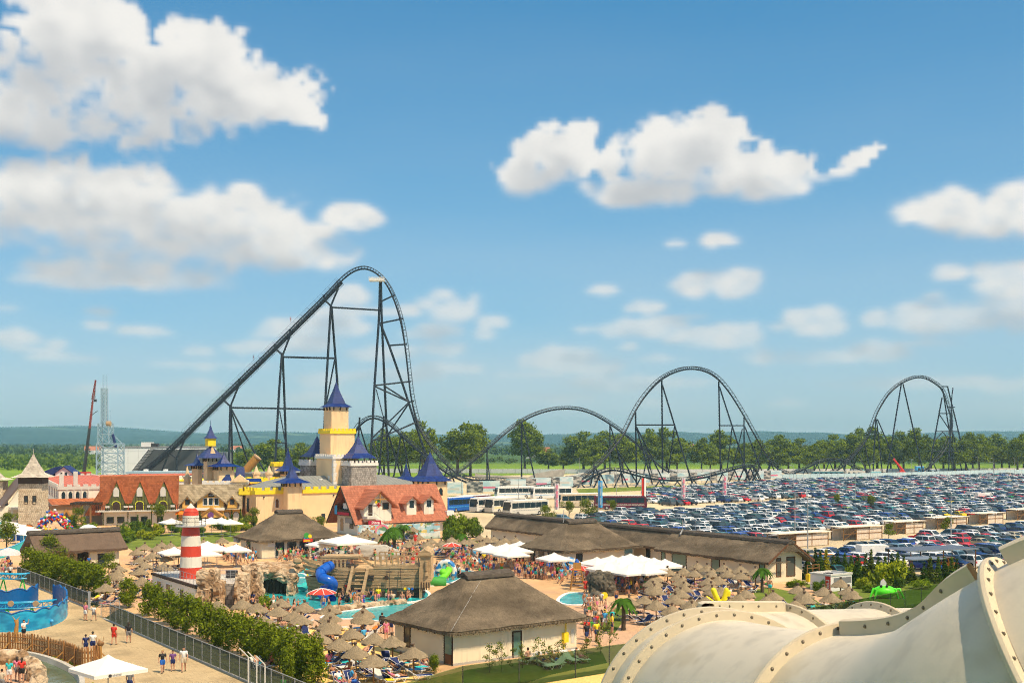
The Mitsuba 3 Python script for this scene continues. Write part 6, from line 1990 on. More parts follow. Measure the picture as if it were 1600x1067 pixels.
c = G(478, 926)
part(t, 'chute', MB().tube([c + [.6, 2.4, 1.5], c + [.2, 1.6, .95], c + [-.5, .7, .45], c + [-1.3, 0, .3]], [.35, .4, .45, .4], 10), 'turquoise', smooth=True)
t = thing('lifeguard_chair', 'tall wooden lifeguard chair beside the small pool', 'chair')
c = G(902, 922)
for dx in (-.65, .65):
    for dy in (-.5, .5):
        part(t, 'leg', MB().cyl(c + [dx * 1.25, dy * 1.2, 0], c + [dx * .7, dy * .7, 2.3], .06, n=5), 'post_wood')
for k in range(5):
    z = .4 + .4 * k
    part(t, 'rung', MB().box(c[0] - .75 + .06 * k, c[0] + .75 - .06 * k, c[1] - .62 + .05 * k, c[1] - .54 + .05 * k, z, z + .09), 'post_wood')
part(t, 'seat', MB().box(c[0] - .45, c[0] + .45, c[1] - .4, c[1] + .4, 2.3, 2.4).box(c[0] - .45, c[0] + .45, c[1] + .3, c[1] + .4, 2.4, 3.1), 'post_wood')
t = thing('oval_display_stand', 'blue oval advertising stand by the middle hut wall', 'stand')
c = G(889, 897)
part(t, 'oval', MB().rev([(.02, 0), (.75, .25), (.95, 1.1), (.75, 1.9), (.02, 2.15)], 14, (0, 0)), 'ring_stripe', Mt(c[0], c[1], .1, 0, 1, .35, 1), smooth=True)
part(t, 'figure', MB().rev([(.02, 0), (.42, .2), (.35, 1.2), (.28, 1.6), (.02, 1.9)], 10, (0, 0)), 'blue', Mt(c[0] + 1.0, c[1], .1), smooth=True)
part(t, 'base', MB().box(c[0] - .8, c[0] + 1.5, c[1] - .4, c[1] + .4, .04, .16), 'sky_blue')

# ------------------------------------------------------------------ parasols, umbrellas, loungers
q = np.random.RandomState(5)
for k in range(4):
    prof = [(.06, 1.72), (.96, 1.40), (1.06, 1.47), (.80, 1.66), (.52, 1.87), (.28, 2.06), (.11, 2.20)]
    m = MB().rev(prof, 26)
    v = m.v[0]
    r_ = np.hypot(v[:, 0], v[:, 1])
    v[:, 2] += (q.rand(len(v)) - .5) * .20 * (r_ > .6) + (q.rand(len(v)) - .5) * .06 * (r_ <= .6)
    v[:, :2] *= (1 + (q.rand(len(v), 1) - .5) * .12 * (r_ > .6)[:, None])
    group(f'straw_parasol_kind_{k}', {'canopy': (m, 'straw', 55), 'pole': (MB().cyl((0, 0, 0), (0, 0, 1.95), .055, n=6), 'wood', True), 'tuft': (MB().rev([(.01, 2.17), (.11, 2.19), (.09, 2.26), (.15, 2.42), (.12, 2.46), (.01, 2.47)], 9), 'thatch_brown', 40)})
PAR = {'in the sandy front area left of the front hut': [(380, 935), (401, 940), (434, 943), (437, 932), (473.5, 938), (469, 958.5), (458, 951), (464, 979.5), (425.6, 974), (515.5, 953), (514, 962), (512, 970), (498.5, 983.5), (551.6, 977), (530.6, 991), (557, 1006), (515, 942), (568, 946.7), (565, 954.5), (582, 988), (614, 990), (647, 1004.5), (584, 1016), (341, 936), (411, 958), (446, 990)],
       'in the garden left of the lighthouse': [(225, 848.5), (215, 855), (244, 851), (253.5, 846.5), (266.6, 847), (240, 861.7), (259, 864), (221, 867), (278, 860), (257, 877), (226, 877), (261, 885), (219, 884), (186, 880), (182, 886.6), (197, 901), (222.6, 900), (346.7, 838), (319, 841), (146, 877.5), (165, 909), (178, 893)],
       'before the painted mural wall': [(625, 821.6), (646, 822), (573, 826), (566, 830), (571, 835), (591.5, 837), (578, 842), (646, 840), (637, 844), (674, 839), (667.6, 845), (688.6, 843), (696.5, 846), (705.7, 838), (724, 834), (724.7, 840.7), (734.5, 839), (585, 830), (655, 833), (606, 833)],
       'left of the middle hut by the shrub hedge': [(750, 835), (749, 846), (761, 838), (754, 845), (771, 836), (781.7, 842), (788, 839), (804, 838.7), (759, 850)],
       'before the long thatched building': [(1043, 886), (1068, 885), (1085, 887), (1089, 877), (1105, 881), (1131, 879), (1157.6, 882.7), (1180.6, 886), (1137, 887), (1158, 891), (1111.7, 890), (1060, 892.5), (1107, 900), (1122, 899), (1021, 894), (1063.7, 900), (1020, 901.7), (1067, 908), (1022, 908), (1107.7, 907)],
       'behind the cream slide tubes': [(984, 930.6), (1006, 926.6), (1025.7, 936.5), (1050.6, 943.7), (1021.7, 913.5), (1054.6, 926.6), (1063, 917), (1079.5, 942), (1112, 916), (1126, 913.5), (1102, 928), (1081, 934.5), (1165, 917.5), (1153, 926.6), (1209, 921), (1195.7, 930.6), (1188, 941), (1141, 934), (1128, 940)],
       'near the white kiosk': [(1245.6, 913), (1257, 921), (1242, 934), (1288, 915), (1298.7, 925), (1313, 903), (1325, 913.5), (1331, 919.4), (1258, 927)]}
words = lambda n: (rank + ['eleventh', 'twelfth', 'thirteenth', 'fourteenth', 'fifteenth', 'sixteenth', 'seventeenth', 'eighteenth', 'nineteenth', 'twentieth', 'twenty-first', 'twenty-second', 'twenty-third', 'twenty-fourth', 'twenty-fifth', 'twenty-sixth', 'twenty-seventh', 'twenty-eighth', 'twenty-ninth', 'thirtieth'])[n]
spots = []


def tilt(a, b):
    m = np.eye(4)
    m[0, 2], m[1, 2], m[2, 0], m[2, 1] = a, b, -a, -b
    return m


for where, pts in PAR.items():
    for i, (x, y) in enumerate(sorted(pts)):
        c = G(x, y, 2.40)
        c = c[:2]
        sc = q.uniform(.96, 1.08)
        inst('straw_parasol', f'straw_parasol_kind_{q.randint(4)}', Mt(c[0], c[1], .04, q.uniform(0, 6.28), sc, None, q.uniform(.95, 1.06)) @ tilt(q.normal() * .035, q.normal() * .035), f'straw parasol {where}, {words(i)} from the left', 'parasol', 'straw parasols')
        spots.append((c[0], c[1], where))


def umb(r, e, a):
    m = MB().add([(-r, -r, e), (r, -r, e), (r, r, e), (-r, r, e), (0, 0, a), (0, 0, e + .08)], [(0, 1, 4), (1, 2, 4), (2, 3, 4), (3, 0, 4), (1, 0, 5), (2, 1, 5), (3, 2, 5), (0, 3, 5)])
    va = MB()
    for k in range(4):
        s_ = [(-r, -r), (r, -r), (r, r), (-r, r)]
        (x0_, y0_), (x1_, y1_) = s_[k], s_[(k + 1) % 4]
        va.add([(x0_, y0_, e), (x1_, y1_, e), (x1_, y1_, e - .2), (x0_, y0_, e - .2), (x0_ * .99, y0_ * .99, e), (x1_ * .99, y1_ * .99, e), (x1_ * .99, y1_ * .99, e - .2), (x0_ * .99, y0_ * .99, e - .2)], [(0, 1, 2, 3), (5, 4, 7, 6), (3, 2, 6, 7)])
    top = MB().add([(-.35, -.35, a - .32 * .5), (.35, -.35, a - .16), (.35, .35, a - .16), (-.35, .35, a - .16), (0, 0, a + .12)], [(0, 1, 4), (1, 2, 4), (2, 3, 4), (3, 0, 4)])
    rb = MB()
    for sx in (-1, 1):
        for sy in (-1, 1):
            rb.cyl((0, 0, e + .45), (sx * r * .6, sy * r * .6, e + (a - e) * .35), .025, n=4)
    return {'canopy': (m, 'canvas', False), 'valance': (va, 'canvas', False), 'vent': (top, 'canvas', False), 'pole': (MB().cyl((0, 0, 0), (0, 0, a), .045, n=6), 'steel', True), 'rib': (rb, 'steel', False), 'base': (MB().box(-.4, .4, -.4, .4, 0, .08), 'grey', False)}


mat('canvas', (.80, .77, .70), .8)
group('umbrella_kind', umb(1.75, 2.35, 3.05))
UMB = {'in the cluster before the middle hut wall': [(932.5, 871), (956, 868), (964, 875), (985, 865.6), (973, 869), (1002, 868), (1021.7, 872), (1039, 874), (969, 879), (990, 878), (1011, 877), (982, 884), (1008, 883), (948, 879)],
       'left of the middle hut': [(765, 850.5), (791, 849), (805, 852.5), (812, 846), (799, 858), (780, 854)], 'by the middle hut doors': [(866, 864)],
       'beside the left bar hut': [(503, 843)], 'right of the lighthouse': [(324, 846), (339, 850), (369, 850.5), (319, 857), (272, 855)],
       'before the ochre house': [(268, 810), (318, 811), (330, 808.6), (346, 808.6), (360, 811)]}
for where, pts in UMB.items():
    for i, (x, y) in enumerate(sorted(pts)):
        c = G(x, y, 3.1)[:2]
        inst('white_umbrella', 'umbrella_kind', Mt(c[0], c[1], .04, q.uniform(.4, .8)), f'square white umbrella {where}' + (f', {words(i)} from the left' if len(pts) > 1 else ''), 'umbrella', 'square white umbrellas')
c = G(543, 835, 4.0)[:2]
inst('white_umbrella', 'umbrella_kind', Mt(c[0], c[1], .04, .6, 1.75, None, 1.28), 'largest white umbrella, a wide canopy right of the bar hut', 'umbrella', 'square white umbrellas')
c = GY(169, 77)[:2]
inst('white_umbrella', 'umbrella_kind', Mt(c[0], c[1], .02, .78, 1.02, None, 1.1), 'big white umbrella at the bottom left beside the picket fence', 'umbrella', 'square white umbrellas')
bu = labels and [k_ for k_ in labels if k_.startswith('white_umbrella')][-1]
M = Mt(c[0], c[1], .02, .78, 1.02, None, 1.1)
part(bu, 'emblem', MB().cyl((-.75, -1.80, 2.25), (-.75, -1.76, 2.25), .10, n=10), 'dark', M)
m = meshkit.text_mesh('umbra', .10, .01, True)
v = np.array(m.vertices)
cr8 = MB()
for k_ in range(6):
    cr8.box(-.58 + k_ * .1, -.52 + k_ * .1, -1.79, -1.76, 2.2, 2.28 + .03 * (k_ % 2))
part(bu, 'printed_mark', cr8, 'grey', M)
for k, (col, nm) in enumerate((('red', 'a'), )):
    m = MB().rev([(1.25, 1.95), (1.0, 2.12), (.5, 2.32), (.03, 2.42)], 8)
    w_ = MB()
    for j in range(8):
        a = j * math.pi / 4
        w_.tube([(1.26 * math.cos(a), 1.26 * math.sin(a), 1.97), (1.01 * math.cos(a), 1.01 * math.sin(a), 2.14), (.51 * math.cos(a), .51 * math.sin(a), 2.34), (.05 * math.cos(a), .05 * math.sin(a), 2.44)], .035, 4)
    group('red_umbrella_kind', {'canopy': (m, 'sign_red', False), 'rib': (w_, 'white', False), 'pole': (MB().cyl((0, 0, 0), (0, 0, 2.4), .04, n=6), 'steel', True), 'base': (MB().cyl((0, 0, 0), (0, 0, .08), .3, n=10), 'grey', False)})
for x, y, w_ in ((503, 919.5, 'at the pool edge under the blue tube slide'), (706, 848, 'among the loungers behind the ship stern'), (907.7, 883.5, 'over the lifeguard chair by the middle hut')):
    c = G(x, y, 2.45)[:2]
    inst('red_umbrella', 'red_umbrella_kind', Mt(c[0], c[1], .04, .3, 1.15, None, 1.0), f'round red and white umbrella {w_}', 'umbrella', 'round red umbrellas')


def lounger(col):
    fr = MB()
    for y in (-.31, .31):
        fr.tube([(-.95, y, .30), (.25, y, .33), (.95, y, .80)], .028, 5)
        fr.tube([(-.75, y, .3), (-.55, y, .0), (-.35, y, .3)], .026, 5)
        fr.tube([(.05, y, .32), (.3, y, .0), (.55, y, .5)], .026, 5)
    fr.cyl((-.95, -.31, .3), (-.95, .31, .3), .028, n=5).cyl((.95, -.31, .8), (.95, .31, .8), .028, n=5)
    sl = MB().add([(-.93, -.28, .31), (.24, -.28, .33), (.93, -.28, .79), (-.93, .28, .31), (.24, .28, .33), (.93, .28, .79), (-.93, -.28, .33), (.24, -.28, .35), (.93, -.28, .81), (-.93, .28, .33), (.24, .28, .35), (.93, .28, .81)],
                  [(0, 1, 4, 3), (1, 2, 5, 4), (6, 9, 10, 7), (7, 10, 11, 8), (0, 6, 7, 1), (1, 7, 8, 2), (3, 4, 10, 9), (4, 5, 11, 10)])
    tw = MB().box(-.8, .15, -.26, .26, .352, .37)
    return {'frame': (fr, 'white', True), 'sling': (sl, 'navy' if col != 'white' else 'offwhite', False), **({'towel': (tw, col, False)} if col not in ('navy', 'white') else {})}


TOW = ['navy', 'white', 'sky_blue', 'pink', 'turquoise', 'lemonade', 'purple', 'tan']
for c_ in TOW:
    group(f'lounger_{c_}', lounger(c_))
TN = dict(navy='with plain dark sling', white='with pale sling', sky_blue='with bright blue towel', pink='with pink towel', turquoise='with turquoise towel', lemonade='with yellow towel', purple='with purple towel', tan='with tan towel')
SHORT = {'in the sandy front area left of the front hut': 'on the front sand', 'in the garden left of the lighthouse': 'left of the lighthouse', 'before the painted mural wall': 'before the mural', 'left of the middle hut by the shrub hedge': 'left of the middle hut', 'before the long thatched building': 'before the long building', 'behind the cream slide tubes': 'behind the slide tubes', 'at the front of the sandy area': 'at the sand front edge'}
blocked = [Polygon(smoothpoly(gp((428, 903), (470, 897), (486, 905), (640, 910), (660, 938), (540, 947), (440, 946), (400, 925)))).buffer(.5), Polygon(smoothpoly(gp((505, 966), (580, 951), (640, 944), (650, 958), (606, 972), (520, 968)))).buffer(.3), Polygon(gp((600, 1000), (708, 1048), (930, 1020), (790, 930)))]
seats = []
for x, y, where in spots + [(G(x, y)[0], G(x, y)[1], 'behind the ship stern') for x, y in ((940, 900), (952, 908), (930, 905), (965, 914), (975, 918), (990, 922), (680, 862), (705, 870), (722, 874), (744, 878), (758, 880), (700, 858), (718, 860), (735, 862), (752, 866), (768, 868), (784, 872), (800, 876), (690, 866), (650, 854), (630, 856), (610, 858), (590, 860), (575, 862))] + [(G(x, y)[0], G(x, y)[1], 'before the umbrella cluster') for x, y in ((970, 905), (985, 908), (1000, 904), (955, 903), (1010, 912), (995, 916), (1015, 900))] + [(G(x, y)[0], G(x, y)[1], 'under the green fence by the hut') for x, y in ((848, 1040), (868, 1037), (888, 1036))] + [(G(x, y)[0], G(x, y)[1], 'at the front of the sandy area') for x, y in ((570, 1050), (590, 1052), (605, 1050), (620, 1048), (640, 1046), (655, 1045), (548, 1058), (530, 1045), (600, 1062), (575, 1066))]:
    ang = q.choice([.55, .7, 2.2, 2.0, -2.6]) + q.uniform(-.25, .25)
    for sgn in (-1, 1, 1.9)[:2 + (q.rand() < .25)]:
        a = x + sgn * 1.15 * math.cos(ang + 1.57) + q.uniform(-.25, .25)
        b = y + sgn * 1.15 * math.sin(ang + 1.57) + q.uniform(-.25, .25) - .3
        if any(p_.contains(Point(a, b)) for p_ in blocked):
            continue
        col = 'white' if 'green fence' in where else TOW[q.choice(8, p=[.40, .16, .10, .07, .07, .06, .07, .07])]
        inst_later('sun_lounger', f'lounger_{col}', Mt(a, b, .06, ang), f'lounger {TN[col]} {SHORT.get(where, where)}', 'sun lounger', 'sun loungers of the pool yard')
        seats.append((a, b, ang, where))
# ------------------------------------------------------------------ planting
q = np.random.RandomState(17)
for k in range(4):
    bl = [((0, 0, 1.45), (.62, .62, 1.42))] + [((q.normal() * .3, q.normal() * .3, q.uniform(.5, 2.5)), np.array([.42, .42, .55])) for _ in range(8)]
    group(f'thuja_kind_{k}', {'foliage': (leaves(bl, 2600, .085, 100 + k, c0=(.022, .045, .004), c1=(.32, .40, .025), clump=.5), 'leaf', False, True), 'stem': (MB().cyl((0, 0, 0), (0, 0, 2.2), .06, .02, n=5), 'bark', True)})
    bl = [((0, 0, .5), (.55, .55, .48))] + [((q.normal() * .32, q.normal() * .32, q.uniform(.3, .9)), np.array([.35, .35, .3])) for _ in range(7)]
    group(f'shrub_kind_{k}', {'foliage': (leaves(bl, 900, .085, 140 + k, c0=[(.04, .08, .008), (.07, .12, .010), (.14, .19, .012), (.03, .07, .01)][k], c1=[(.22, .32, .025), (.32, .43, .03), (.52, .56, .035), (.17, .27, .035)][k], clump=.7), 'leaf', False, True), 'stem': (MB().cyl((0, 0, 0), (0, 0, .6), .05, .02, n=5), 'bark', True)})
    zz = np.linspace(.15, 2.9, 9)
    bl = [((0, 0, z), (max(.12, .62 * (1 - z / 3.15)), max(.12, .62 * (1 - z / 3.15)), .28)) for z in zz]
    group(f'conifer_kind_{k}', {'foliage': (leaves(bl, 1500, .09, 180 + k, c0=[(.015, .04, .008), (.03, .07, .01), (.20, .19, .012), (.04, .07, .012)][k], c1=[(.09, .16, .022), (.17, .26, .03), (.55, .50, .03), (.15, .19, .025)][k], clump=.7, flat=-.3), 'leaf', False, True), 'stem': (MB().cyl((0, 0, 0), (0, 0, 2.4), .07, .02, n=5), 'bark', True)})
    bl = [((q.normal() * .22, q.normal() * .22, z), (.3, .3, .3)) for z in np.linspace(.6, 1.9, 6)]
    group(f'sapling_kind_{k}', {'foliage': (leaves(bl, 260, .075, 220 + k, c0=(.06, .09, .01), c1=(.24, .27, .04), shell=.1), 'leaf', False, True), 'stem': (MB().cyl((0, 0, 0), (0, 0, 1.8), .025, .01, n=5), 'bark', True)})
# hedges of small conifers behind the path fence
for i in range(12):
    u = i / 11
    c = G(36 + u * 112, 901 + u * 33)
    c[0] += .1
    inst('hedge_conifer', f'thuja_kind_{i % 4}', Mt(c[0] + .3, c[1] + 1.1, 0, i * 1.3, 1.30 + .12 * q.rand(), None, 1.16 + .12 * q.rand()), f'bushy conifer of the hedge before the gate hut, {words(i)} from the left', 'conifer', 'hedge conifers along the path fence')
for i in range(19):
    u = i / 18
    c = G(186 + u * 282, 952 + u * 122)
    if i == 1:
        continue
    inst('hedge_conifer', f'thuja_kind_{(i * 3) % 4}', Mt(c[0] + .45 + .3 * q.rand(), c[1] + 1.0, 0, i * 1.7, 1.04 + .14 * q.rand(), None, (1.14 + .14 * q.rand()) if i != 0 else 1.08), f'bushy conifer of the long path hedge, {words(i)} from the left', 'conifer', 'hedge conifers along the path fence')
for x, y, h, lab in ((497, 1068, 2.6, 'slim green conifer standing alone on the yellow sand'), (678, 1053, 1.5, 'small round conifer at the corner of the front hut'), (449, 1075, 3.0, 'broad conifer at the front end of the long hedge')):
    c = G(x, y)
    inst('young_conifer', 'thuja_kind_1', Mt(c[0], c[1], 0, 1, .8 if h > 2 else .6, None, h / 2.9), lab, 'conifer')
for i, (x, y, h) in enumerate(((765, 1052, 2.0), (784, 1050, 2.1), (816, 1044, 1.7), (842, 1040, 1.9), (858, 1038, 1.3), (871, 1036, 1.7), (916, 1030, 1.6), (938, 1022, 2.1), (952, 1012, 2.0))):
    c = G(x, y)
    inst('sapling', f'sapling_kind_{i % 4}', Mt(c[0], c[1], .05, i, 1.0, None, h / 2.0), f'thin leafy sapling planted before the front hut, {words(i)} from the left', 'sapling', 'saplings before the front hut')
row = [(1262, 905, 3.3, 0), (1274, 903, 3.6, 0), (1282, 905, 3.3, 1), (1291, 905, 3.5, 2), (1302, 904, 2.8, 3), (1309, 903, 3.2, 0), (1320, 904, 3.0, 1), (1330, 904, 2.7, 1), (1342, 908, 3.0, 0), (1353, 908, 3.2, 3), (1361, 906, 3.6, 3), (1372, 908, 2.9, 0), (1383, 907, 2.8, 1), (1394, 907, 3.2, 0), (1403, 908, 3.3, 1), (1412, 910, 3.1, 0),
       (1444, 914, 2.6, 0), (1453, 912, 3.2, 3), (1466, 911, 3.0, 1), (1476, 911, 3.0, 0), (1487, 910, 2.9, 1), (1495, 909, 2.7, 0), (1339, 915, 3.4, 0), (1424, 912, 2.4, 3)]
for i, (x, y, h, k) in enumerate(sorted(row)):
    c = G(x, y)
    inst('conifer', f'conifer_kind_{k}', Mt(c[0], c[1], 0, i, 1.35 + .35 * q.rand(), None, h / 3.0), f"{'golden yellow' if k == 2 else 'dark green'} columnar conifer between kiosk and car park, {words(i)} from left", 'conifer', 'conifers between kiosk and car park')
for x, y, h, w, k, lab in ((1383, 918, 3.0, 2.9, 2, 'large feathery yellow-green shrub behind the green crab'), (1345, 920, 1.3, 1.2, 2, 'small yellow shrub right of the kiosk'), (1357, 926, .9, 1.2, 0, 'low dark shrub beside the parasols near the kiosk'), (1405, 918, 1.2, 1.4, 3, 'low reddish dark shrub right of the crab'), (1278, 926, 1.2, 1.1, 0, 'small green shrub left of the kiosk'), (1283, 930, 1.7, .5, 3, 'narrow dark conifer bush before the kiosk'),
                           (1248, 918, .9, 1.3, 1, 'low green shrub between path and kiosk'), (1235, 918, .7, 1.0, 0, 'low shrub beside the path at the long building'), (1332, 908, 2.0, 1.6, 1, 'round green shrub behind the kiosk'), (1440, 921, 1.0, 1.8, 1, 'spreading green shrub along the right green fence'), (417, 953, 1.4, 1.2, 1, 'bright green shrub among the front parasols')):
    c = G(x, y)
    inst('shrub', f'shrub_kind_{k}', Mt(c[0], c[1], 0, x, w, None, h), lab, 'shrub')
for i, (x, y, h, w, k) in enumerate(((703, 842, 4.6, 2.6, 0), (714, 840, 4.0, 2.4, 3), (726, 840, 4.4, 2.6, 1), (738, 840, 4.0, 2.4, 0), (698, 846, 2.6, 1.8, 3), (745, 840, 3.2, 2.0, 3), (712, 844, 3.0, 2.2, 1))):
    c = G(x, y)
    inst('hedge_shrub', f'shrub_kind_{k}', Mt(c[0], c[1], 0, i * 2, w * .85, None, h * .85), f'tall leafy shrub of the clump right of the restaurant, {words(i)} planted', 'shrub', 'shrub clump right of the restaurant')
g2 = []
for i in range(46):
    x, y = q.uniform(183, 300), 0
    y = 852 - (x - 183) * .12 - q.uniform(0, 22)
    g2.append((x, y))
for i in range(26):
    g2.append((q.uniform(300, 400), q.uniform(818, 834)))
for i in range(9):
    g2.append((q.uniform(104, 150), q.uniform(828, 838)))
for i, (x, y) in enumerate(sorted(g2)):
    c = G(x, y)
    k = q.randint(4)
    kind = ['round dark green', 'bright green', 'yellow-green', 'deep green'][k]
    if i % 5 == 4:
        inst_later('garden_conifer', f'conifer_kind_{[0, 1, 3, 1][k]}', Mt(c[0], c[1], 0, i, 1.2, None, q.uniform(.8, 1.3)), 'small pointed conifer before the themed houses', 'conifer', 'conifers of the themed-house garden')
    else:
        inst_later('garden_shrub', f'shrub_kind_{k}', Mt(c[0], c[1], 0, i, q.uniform(1.0, 2.0), None, q.uniform(.8, 1.9)), f'{kind} shrub before the themed houses', 'shrub', f'{kind} shrubs of the themed-house garden')
# young deciduous trees
for k in range(2):
    bl = [((q.normal() * .55, q.normal() * .55, q.uniform(2.0, 3.9)), np.array([.8, .8, .6])) for _ in range(9)]
    group(f'small_tree_kind_{k}', {'trunk': (trunk(3.6, .10, 90 + k, 4), 'bark', True), 'crown': (leaves(bl, 1300, .13, 260 + k, c0=(.05, .085, .008), c1=(.26, .32, .03)), 'leaf', False, True)})
for x, y, h, k, lab in ((83, 892, 4.6, 0, 'light green young tree overlapping the gate hut roof'), (10, 868, 5.0, 1, 'dark young tree among the blue ride at the left edge'), (249, 824, 4.6, 1, 'leafy tree before the right end of the green gabled inn'), (119, 830, 4.4, 0, 'small tree right of the balloon arch'), (394, 826, 4.0, 0, 'bright bushy tree at the castle corner'), (170, 905, 3.2, 0, 'thin pale green tree at the gate hut corner'),
                        (856, 823, 4.2, 0, 'small round green tree before the white coaches'), (919, 818, 5.0, 0, 'round green tree before the maroon coach'), (889, 812, 4.0, 1, 'small dark tree between flag and coach'), (957, 806, 3.6, 1, 'small dark tree before the maroon coach side'), (1360, 800, 4.0, 1, 'small tree among the middle parked cars'), (500, 836, 3.4, 1, 'slender tree against the castle wall'), (12, 838, 4.2, 1, 'dark tree before the stone tower'), (1388, 846, 3.0, 0, 'little tree beside the timber shelters'), (1480, 836, 3.2, 0, 'little pale tree between two timber shelters'), (1308, 793, 3.4, 1, 'golden green little tree among the parked cars')):
    c = G(x, y)
    inst('young_tree', f'small_tree_kind_{k}', Mt(c[0], c[1], 0, x, h / 4.2, None, h / 4.2), lab, 'tree')
# palms
fr = MB()
for i in range(22):
    a, up = i * 2.4, q.uniform(.1, .9)
    L_ = q.uniform(.9, 1.2)
    pts = [np.array([math.cos(a) * L_ * t_, math.sin(a) * L_ * t_, 2.0 + up * t_ * .9 - 1.1 * t_ * t_]) for t_ in np.linspace(0, 1, 6)]
    sd = np.array([-math.sin(a), math.cos(a), 0])
    v = []
    for p_, w in zip(pts, (.03, .16, .2, .18, .12, .01)):
        v += [p_ - sd * w, p_ + [0, 0, .05], p_ + sd * w]
    f = []
    for k in range(5):
        f += [(k * 3, k * 3 + 1, k * 3 + 4, k * 3 + 3), (k * 3 + 1, k * 3 + 2, k * 3 + 5, k * 3 + 4)]
    fr.add(v, f, np.array([.05, .12, .015]) * q.uniform(.7, 1.8))
group('palm_kind', {'trunk': (MB().tube([(0, 0, 0), (.03, 0, 1), (0, .03, 2.0)], [.17, .14, .16], 8), 'bark', True), 'frond': (fr, 'leaf', False, True)})
for x, y, h, lab in ((529.6, 872, 1.15, 'palm tree in front of the large white umbrella'), (606.6, 867, 1.35, 'left palm of the pair behind the ship'), (615.8, 862, 1.5, 'right palm of the pair behind the ship'), (631, 848, 1.2, 'palm before the painted mural'), (974, 985, 1.15, 'palm tree left of the cream slide'), (1191, 926, 1.1, 'palm tree at the end of the parasol rows by the long building'), (722, 862, 1.1, 'short dark palm right of the red umbrella')):
    c = G(x, y)
    inst('palm_tree', 'palm_kind', Mt(c[0], c[1], .04, x, h * 1.1, None, h * 1.15), lab, 'palm tree')

# ------------------------------------------------------------------ the path at the lower left with its fences
for hp in (((30, 903), (150, 950), (168, 938), (60, 893)), ((164, 966), (480, 1108), (520, 1090), (188, 950))):
    structure('hedge_bed', sheet(gp(*hp), .058), 'soil')
mat('soil', lambda p, n, uv: mx((.02, .03, .008), (.06, .07, .02), fb(p.x * 2, p.y * 2, 0., 3)), .95)
mat('fence_mesh', (.028, .034, .026), .6)
structure('park_path', sheet(gp((-80, 870), (20, 895), (40, 911), (150, 957), (165, 967), (440, 1090), (300, 1240), (-250, 1240)), .048), 'paving')
kb = MB()
for pts in (((40, 912), (145, 955)), ((160, 967), (410, 1077))):
    a, b = [G(*p_) for p_ in pts]
    u = unit(b - a)
    n_ = np.array([-u[1], u[0], 0])
    kb.add([a, b, b + n_ * .18, a + n_ * .18, a + [0, 0, .12], b + [0, 0, .12], b + n_ * .18 + [0, 0, .12], a + n_ * .18 + [0, 0, .12]], [(0, 1, 5, 4), (4, 5, 6, 7), (3, 7, 6, 2), (0, 4, 7, 3), (1, 2, 6, 5)])
structure('path_kerb', kb, 'concrete')


def fence(t, a, b, h, n, post='galvanised', top=True, mesh='fence_mesh'):
    a, b = np.array(a, float), np.array(b, float)
    u = unit(b - a)
    for i in range(n + 1):
        c = a + (b - a) * i / n
        part(t, 'post', MB().cyl((c[0], c[1], 0), (c[0], c[1], h + .06), .035, n=6), post)
        if i < n:
            e = a + (b - a) * (i + 1) / n
            w = MB()
            m_ = 0
            L_ = np.linalg.norm(e - c)
            nw = int(L_ / .11)
            for k in range(1, nw):
                p_ = c + (e - c) * k / nw
                w.box(p_[0] - .009, p_[0] + .009, p_[1] - .009, p_[1] + .009, .06, h - .02)
            for z in (.1, h * .36, h * .68, h - .03):
                w.cyl((c[0], c[1], z), (e[0], e[1], z), .018, n=4, cap=False)
            part(t, 'mesh_panel', w, mesh)
            if top:
                part(t, 'top_rail', MB().cyl((c[0], c[1], h + .02), (e[0], e[1], h + .02), .024, n=5), post)
    return t


mat('galvanised', (.42, .44, .44), .45, metal=.3)
mat('fence_mesh', (.075, .085, .075), .6)
t = thing('path_fence', 'grey mesh fence along the hedge before the gate hut', 'fence')
fence(t, G(27, 906)[:2], G(139, 951)[:2], 1.62, 14)
part(t, 'gate_post', MB().box(*(lambda c: (c[0] - .1, c[0] + .1, c[1] - .1, c[1] + .1, 0, 1.8))(G(139.5, 951.5))), 'galvanised')
t = thing('path_fence', 'long grey mesh fence along the lower hedge to the bottom edge', 'fence')
fence(t, G(172, 971)[:2], G(480, 1108)[:2], 1.60, 23)
t = thing('fence_gate', 'open grey mesh gate leaf between the two path fences', 'gate')
fence(t, G(158, 965)[:2], G(172, 970)[:2] + np.array([.5, 1.2]), 1.7, 2)
for i, (x, y0, y1, dx) in enumerate(((388, 1026, 1080, -14), (401, 1032, 1084, -14), (414, 1038, 1090, -14))):
    t = thing('cranked_fence_post', f'tall pale post with bent arm at the lower hedge, {words(i)} from left', 'post', 'cranked posts at the lower hedge')
    Y = G(x, y1)[1]
    part(t, 'post', MB().cyl(GY(x, Y), P(x, y0, Y), .05, n=6), 'offwhite')
    part(t, 'arm', MB().cyl(P(x, y0, Y), P(x + dx, y0 - 14, Y - .3), .04, n=6), 'offwhite')
    if i == 2:
        part(t, 'sign', MB().box(*(lambda c: (c[0] + .8, c[0] + 1.15, c[1] - .05, c[1], .75, 1.2))(GY(x + 6, Y))), 'green')
mat('green_glass', (.05, .12, .05), .3)
t = thing('green_screen_fence', 'see-through green screen fence below the front hut', 'fence')
pf = [G(x, y, 2.0)[:2] for x, y in ((628, 1069), (723, 1041), (811, 1029), (899, 1016.5), (952, 1009), (1000, 1003))]
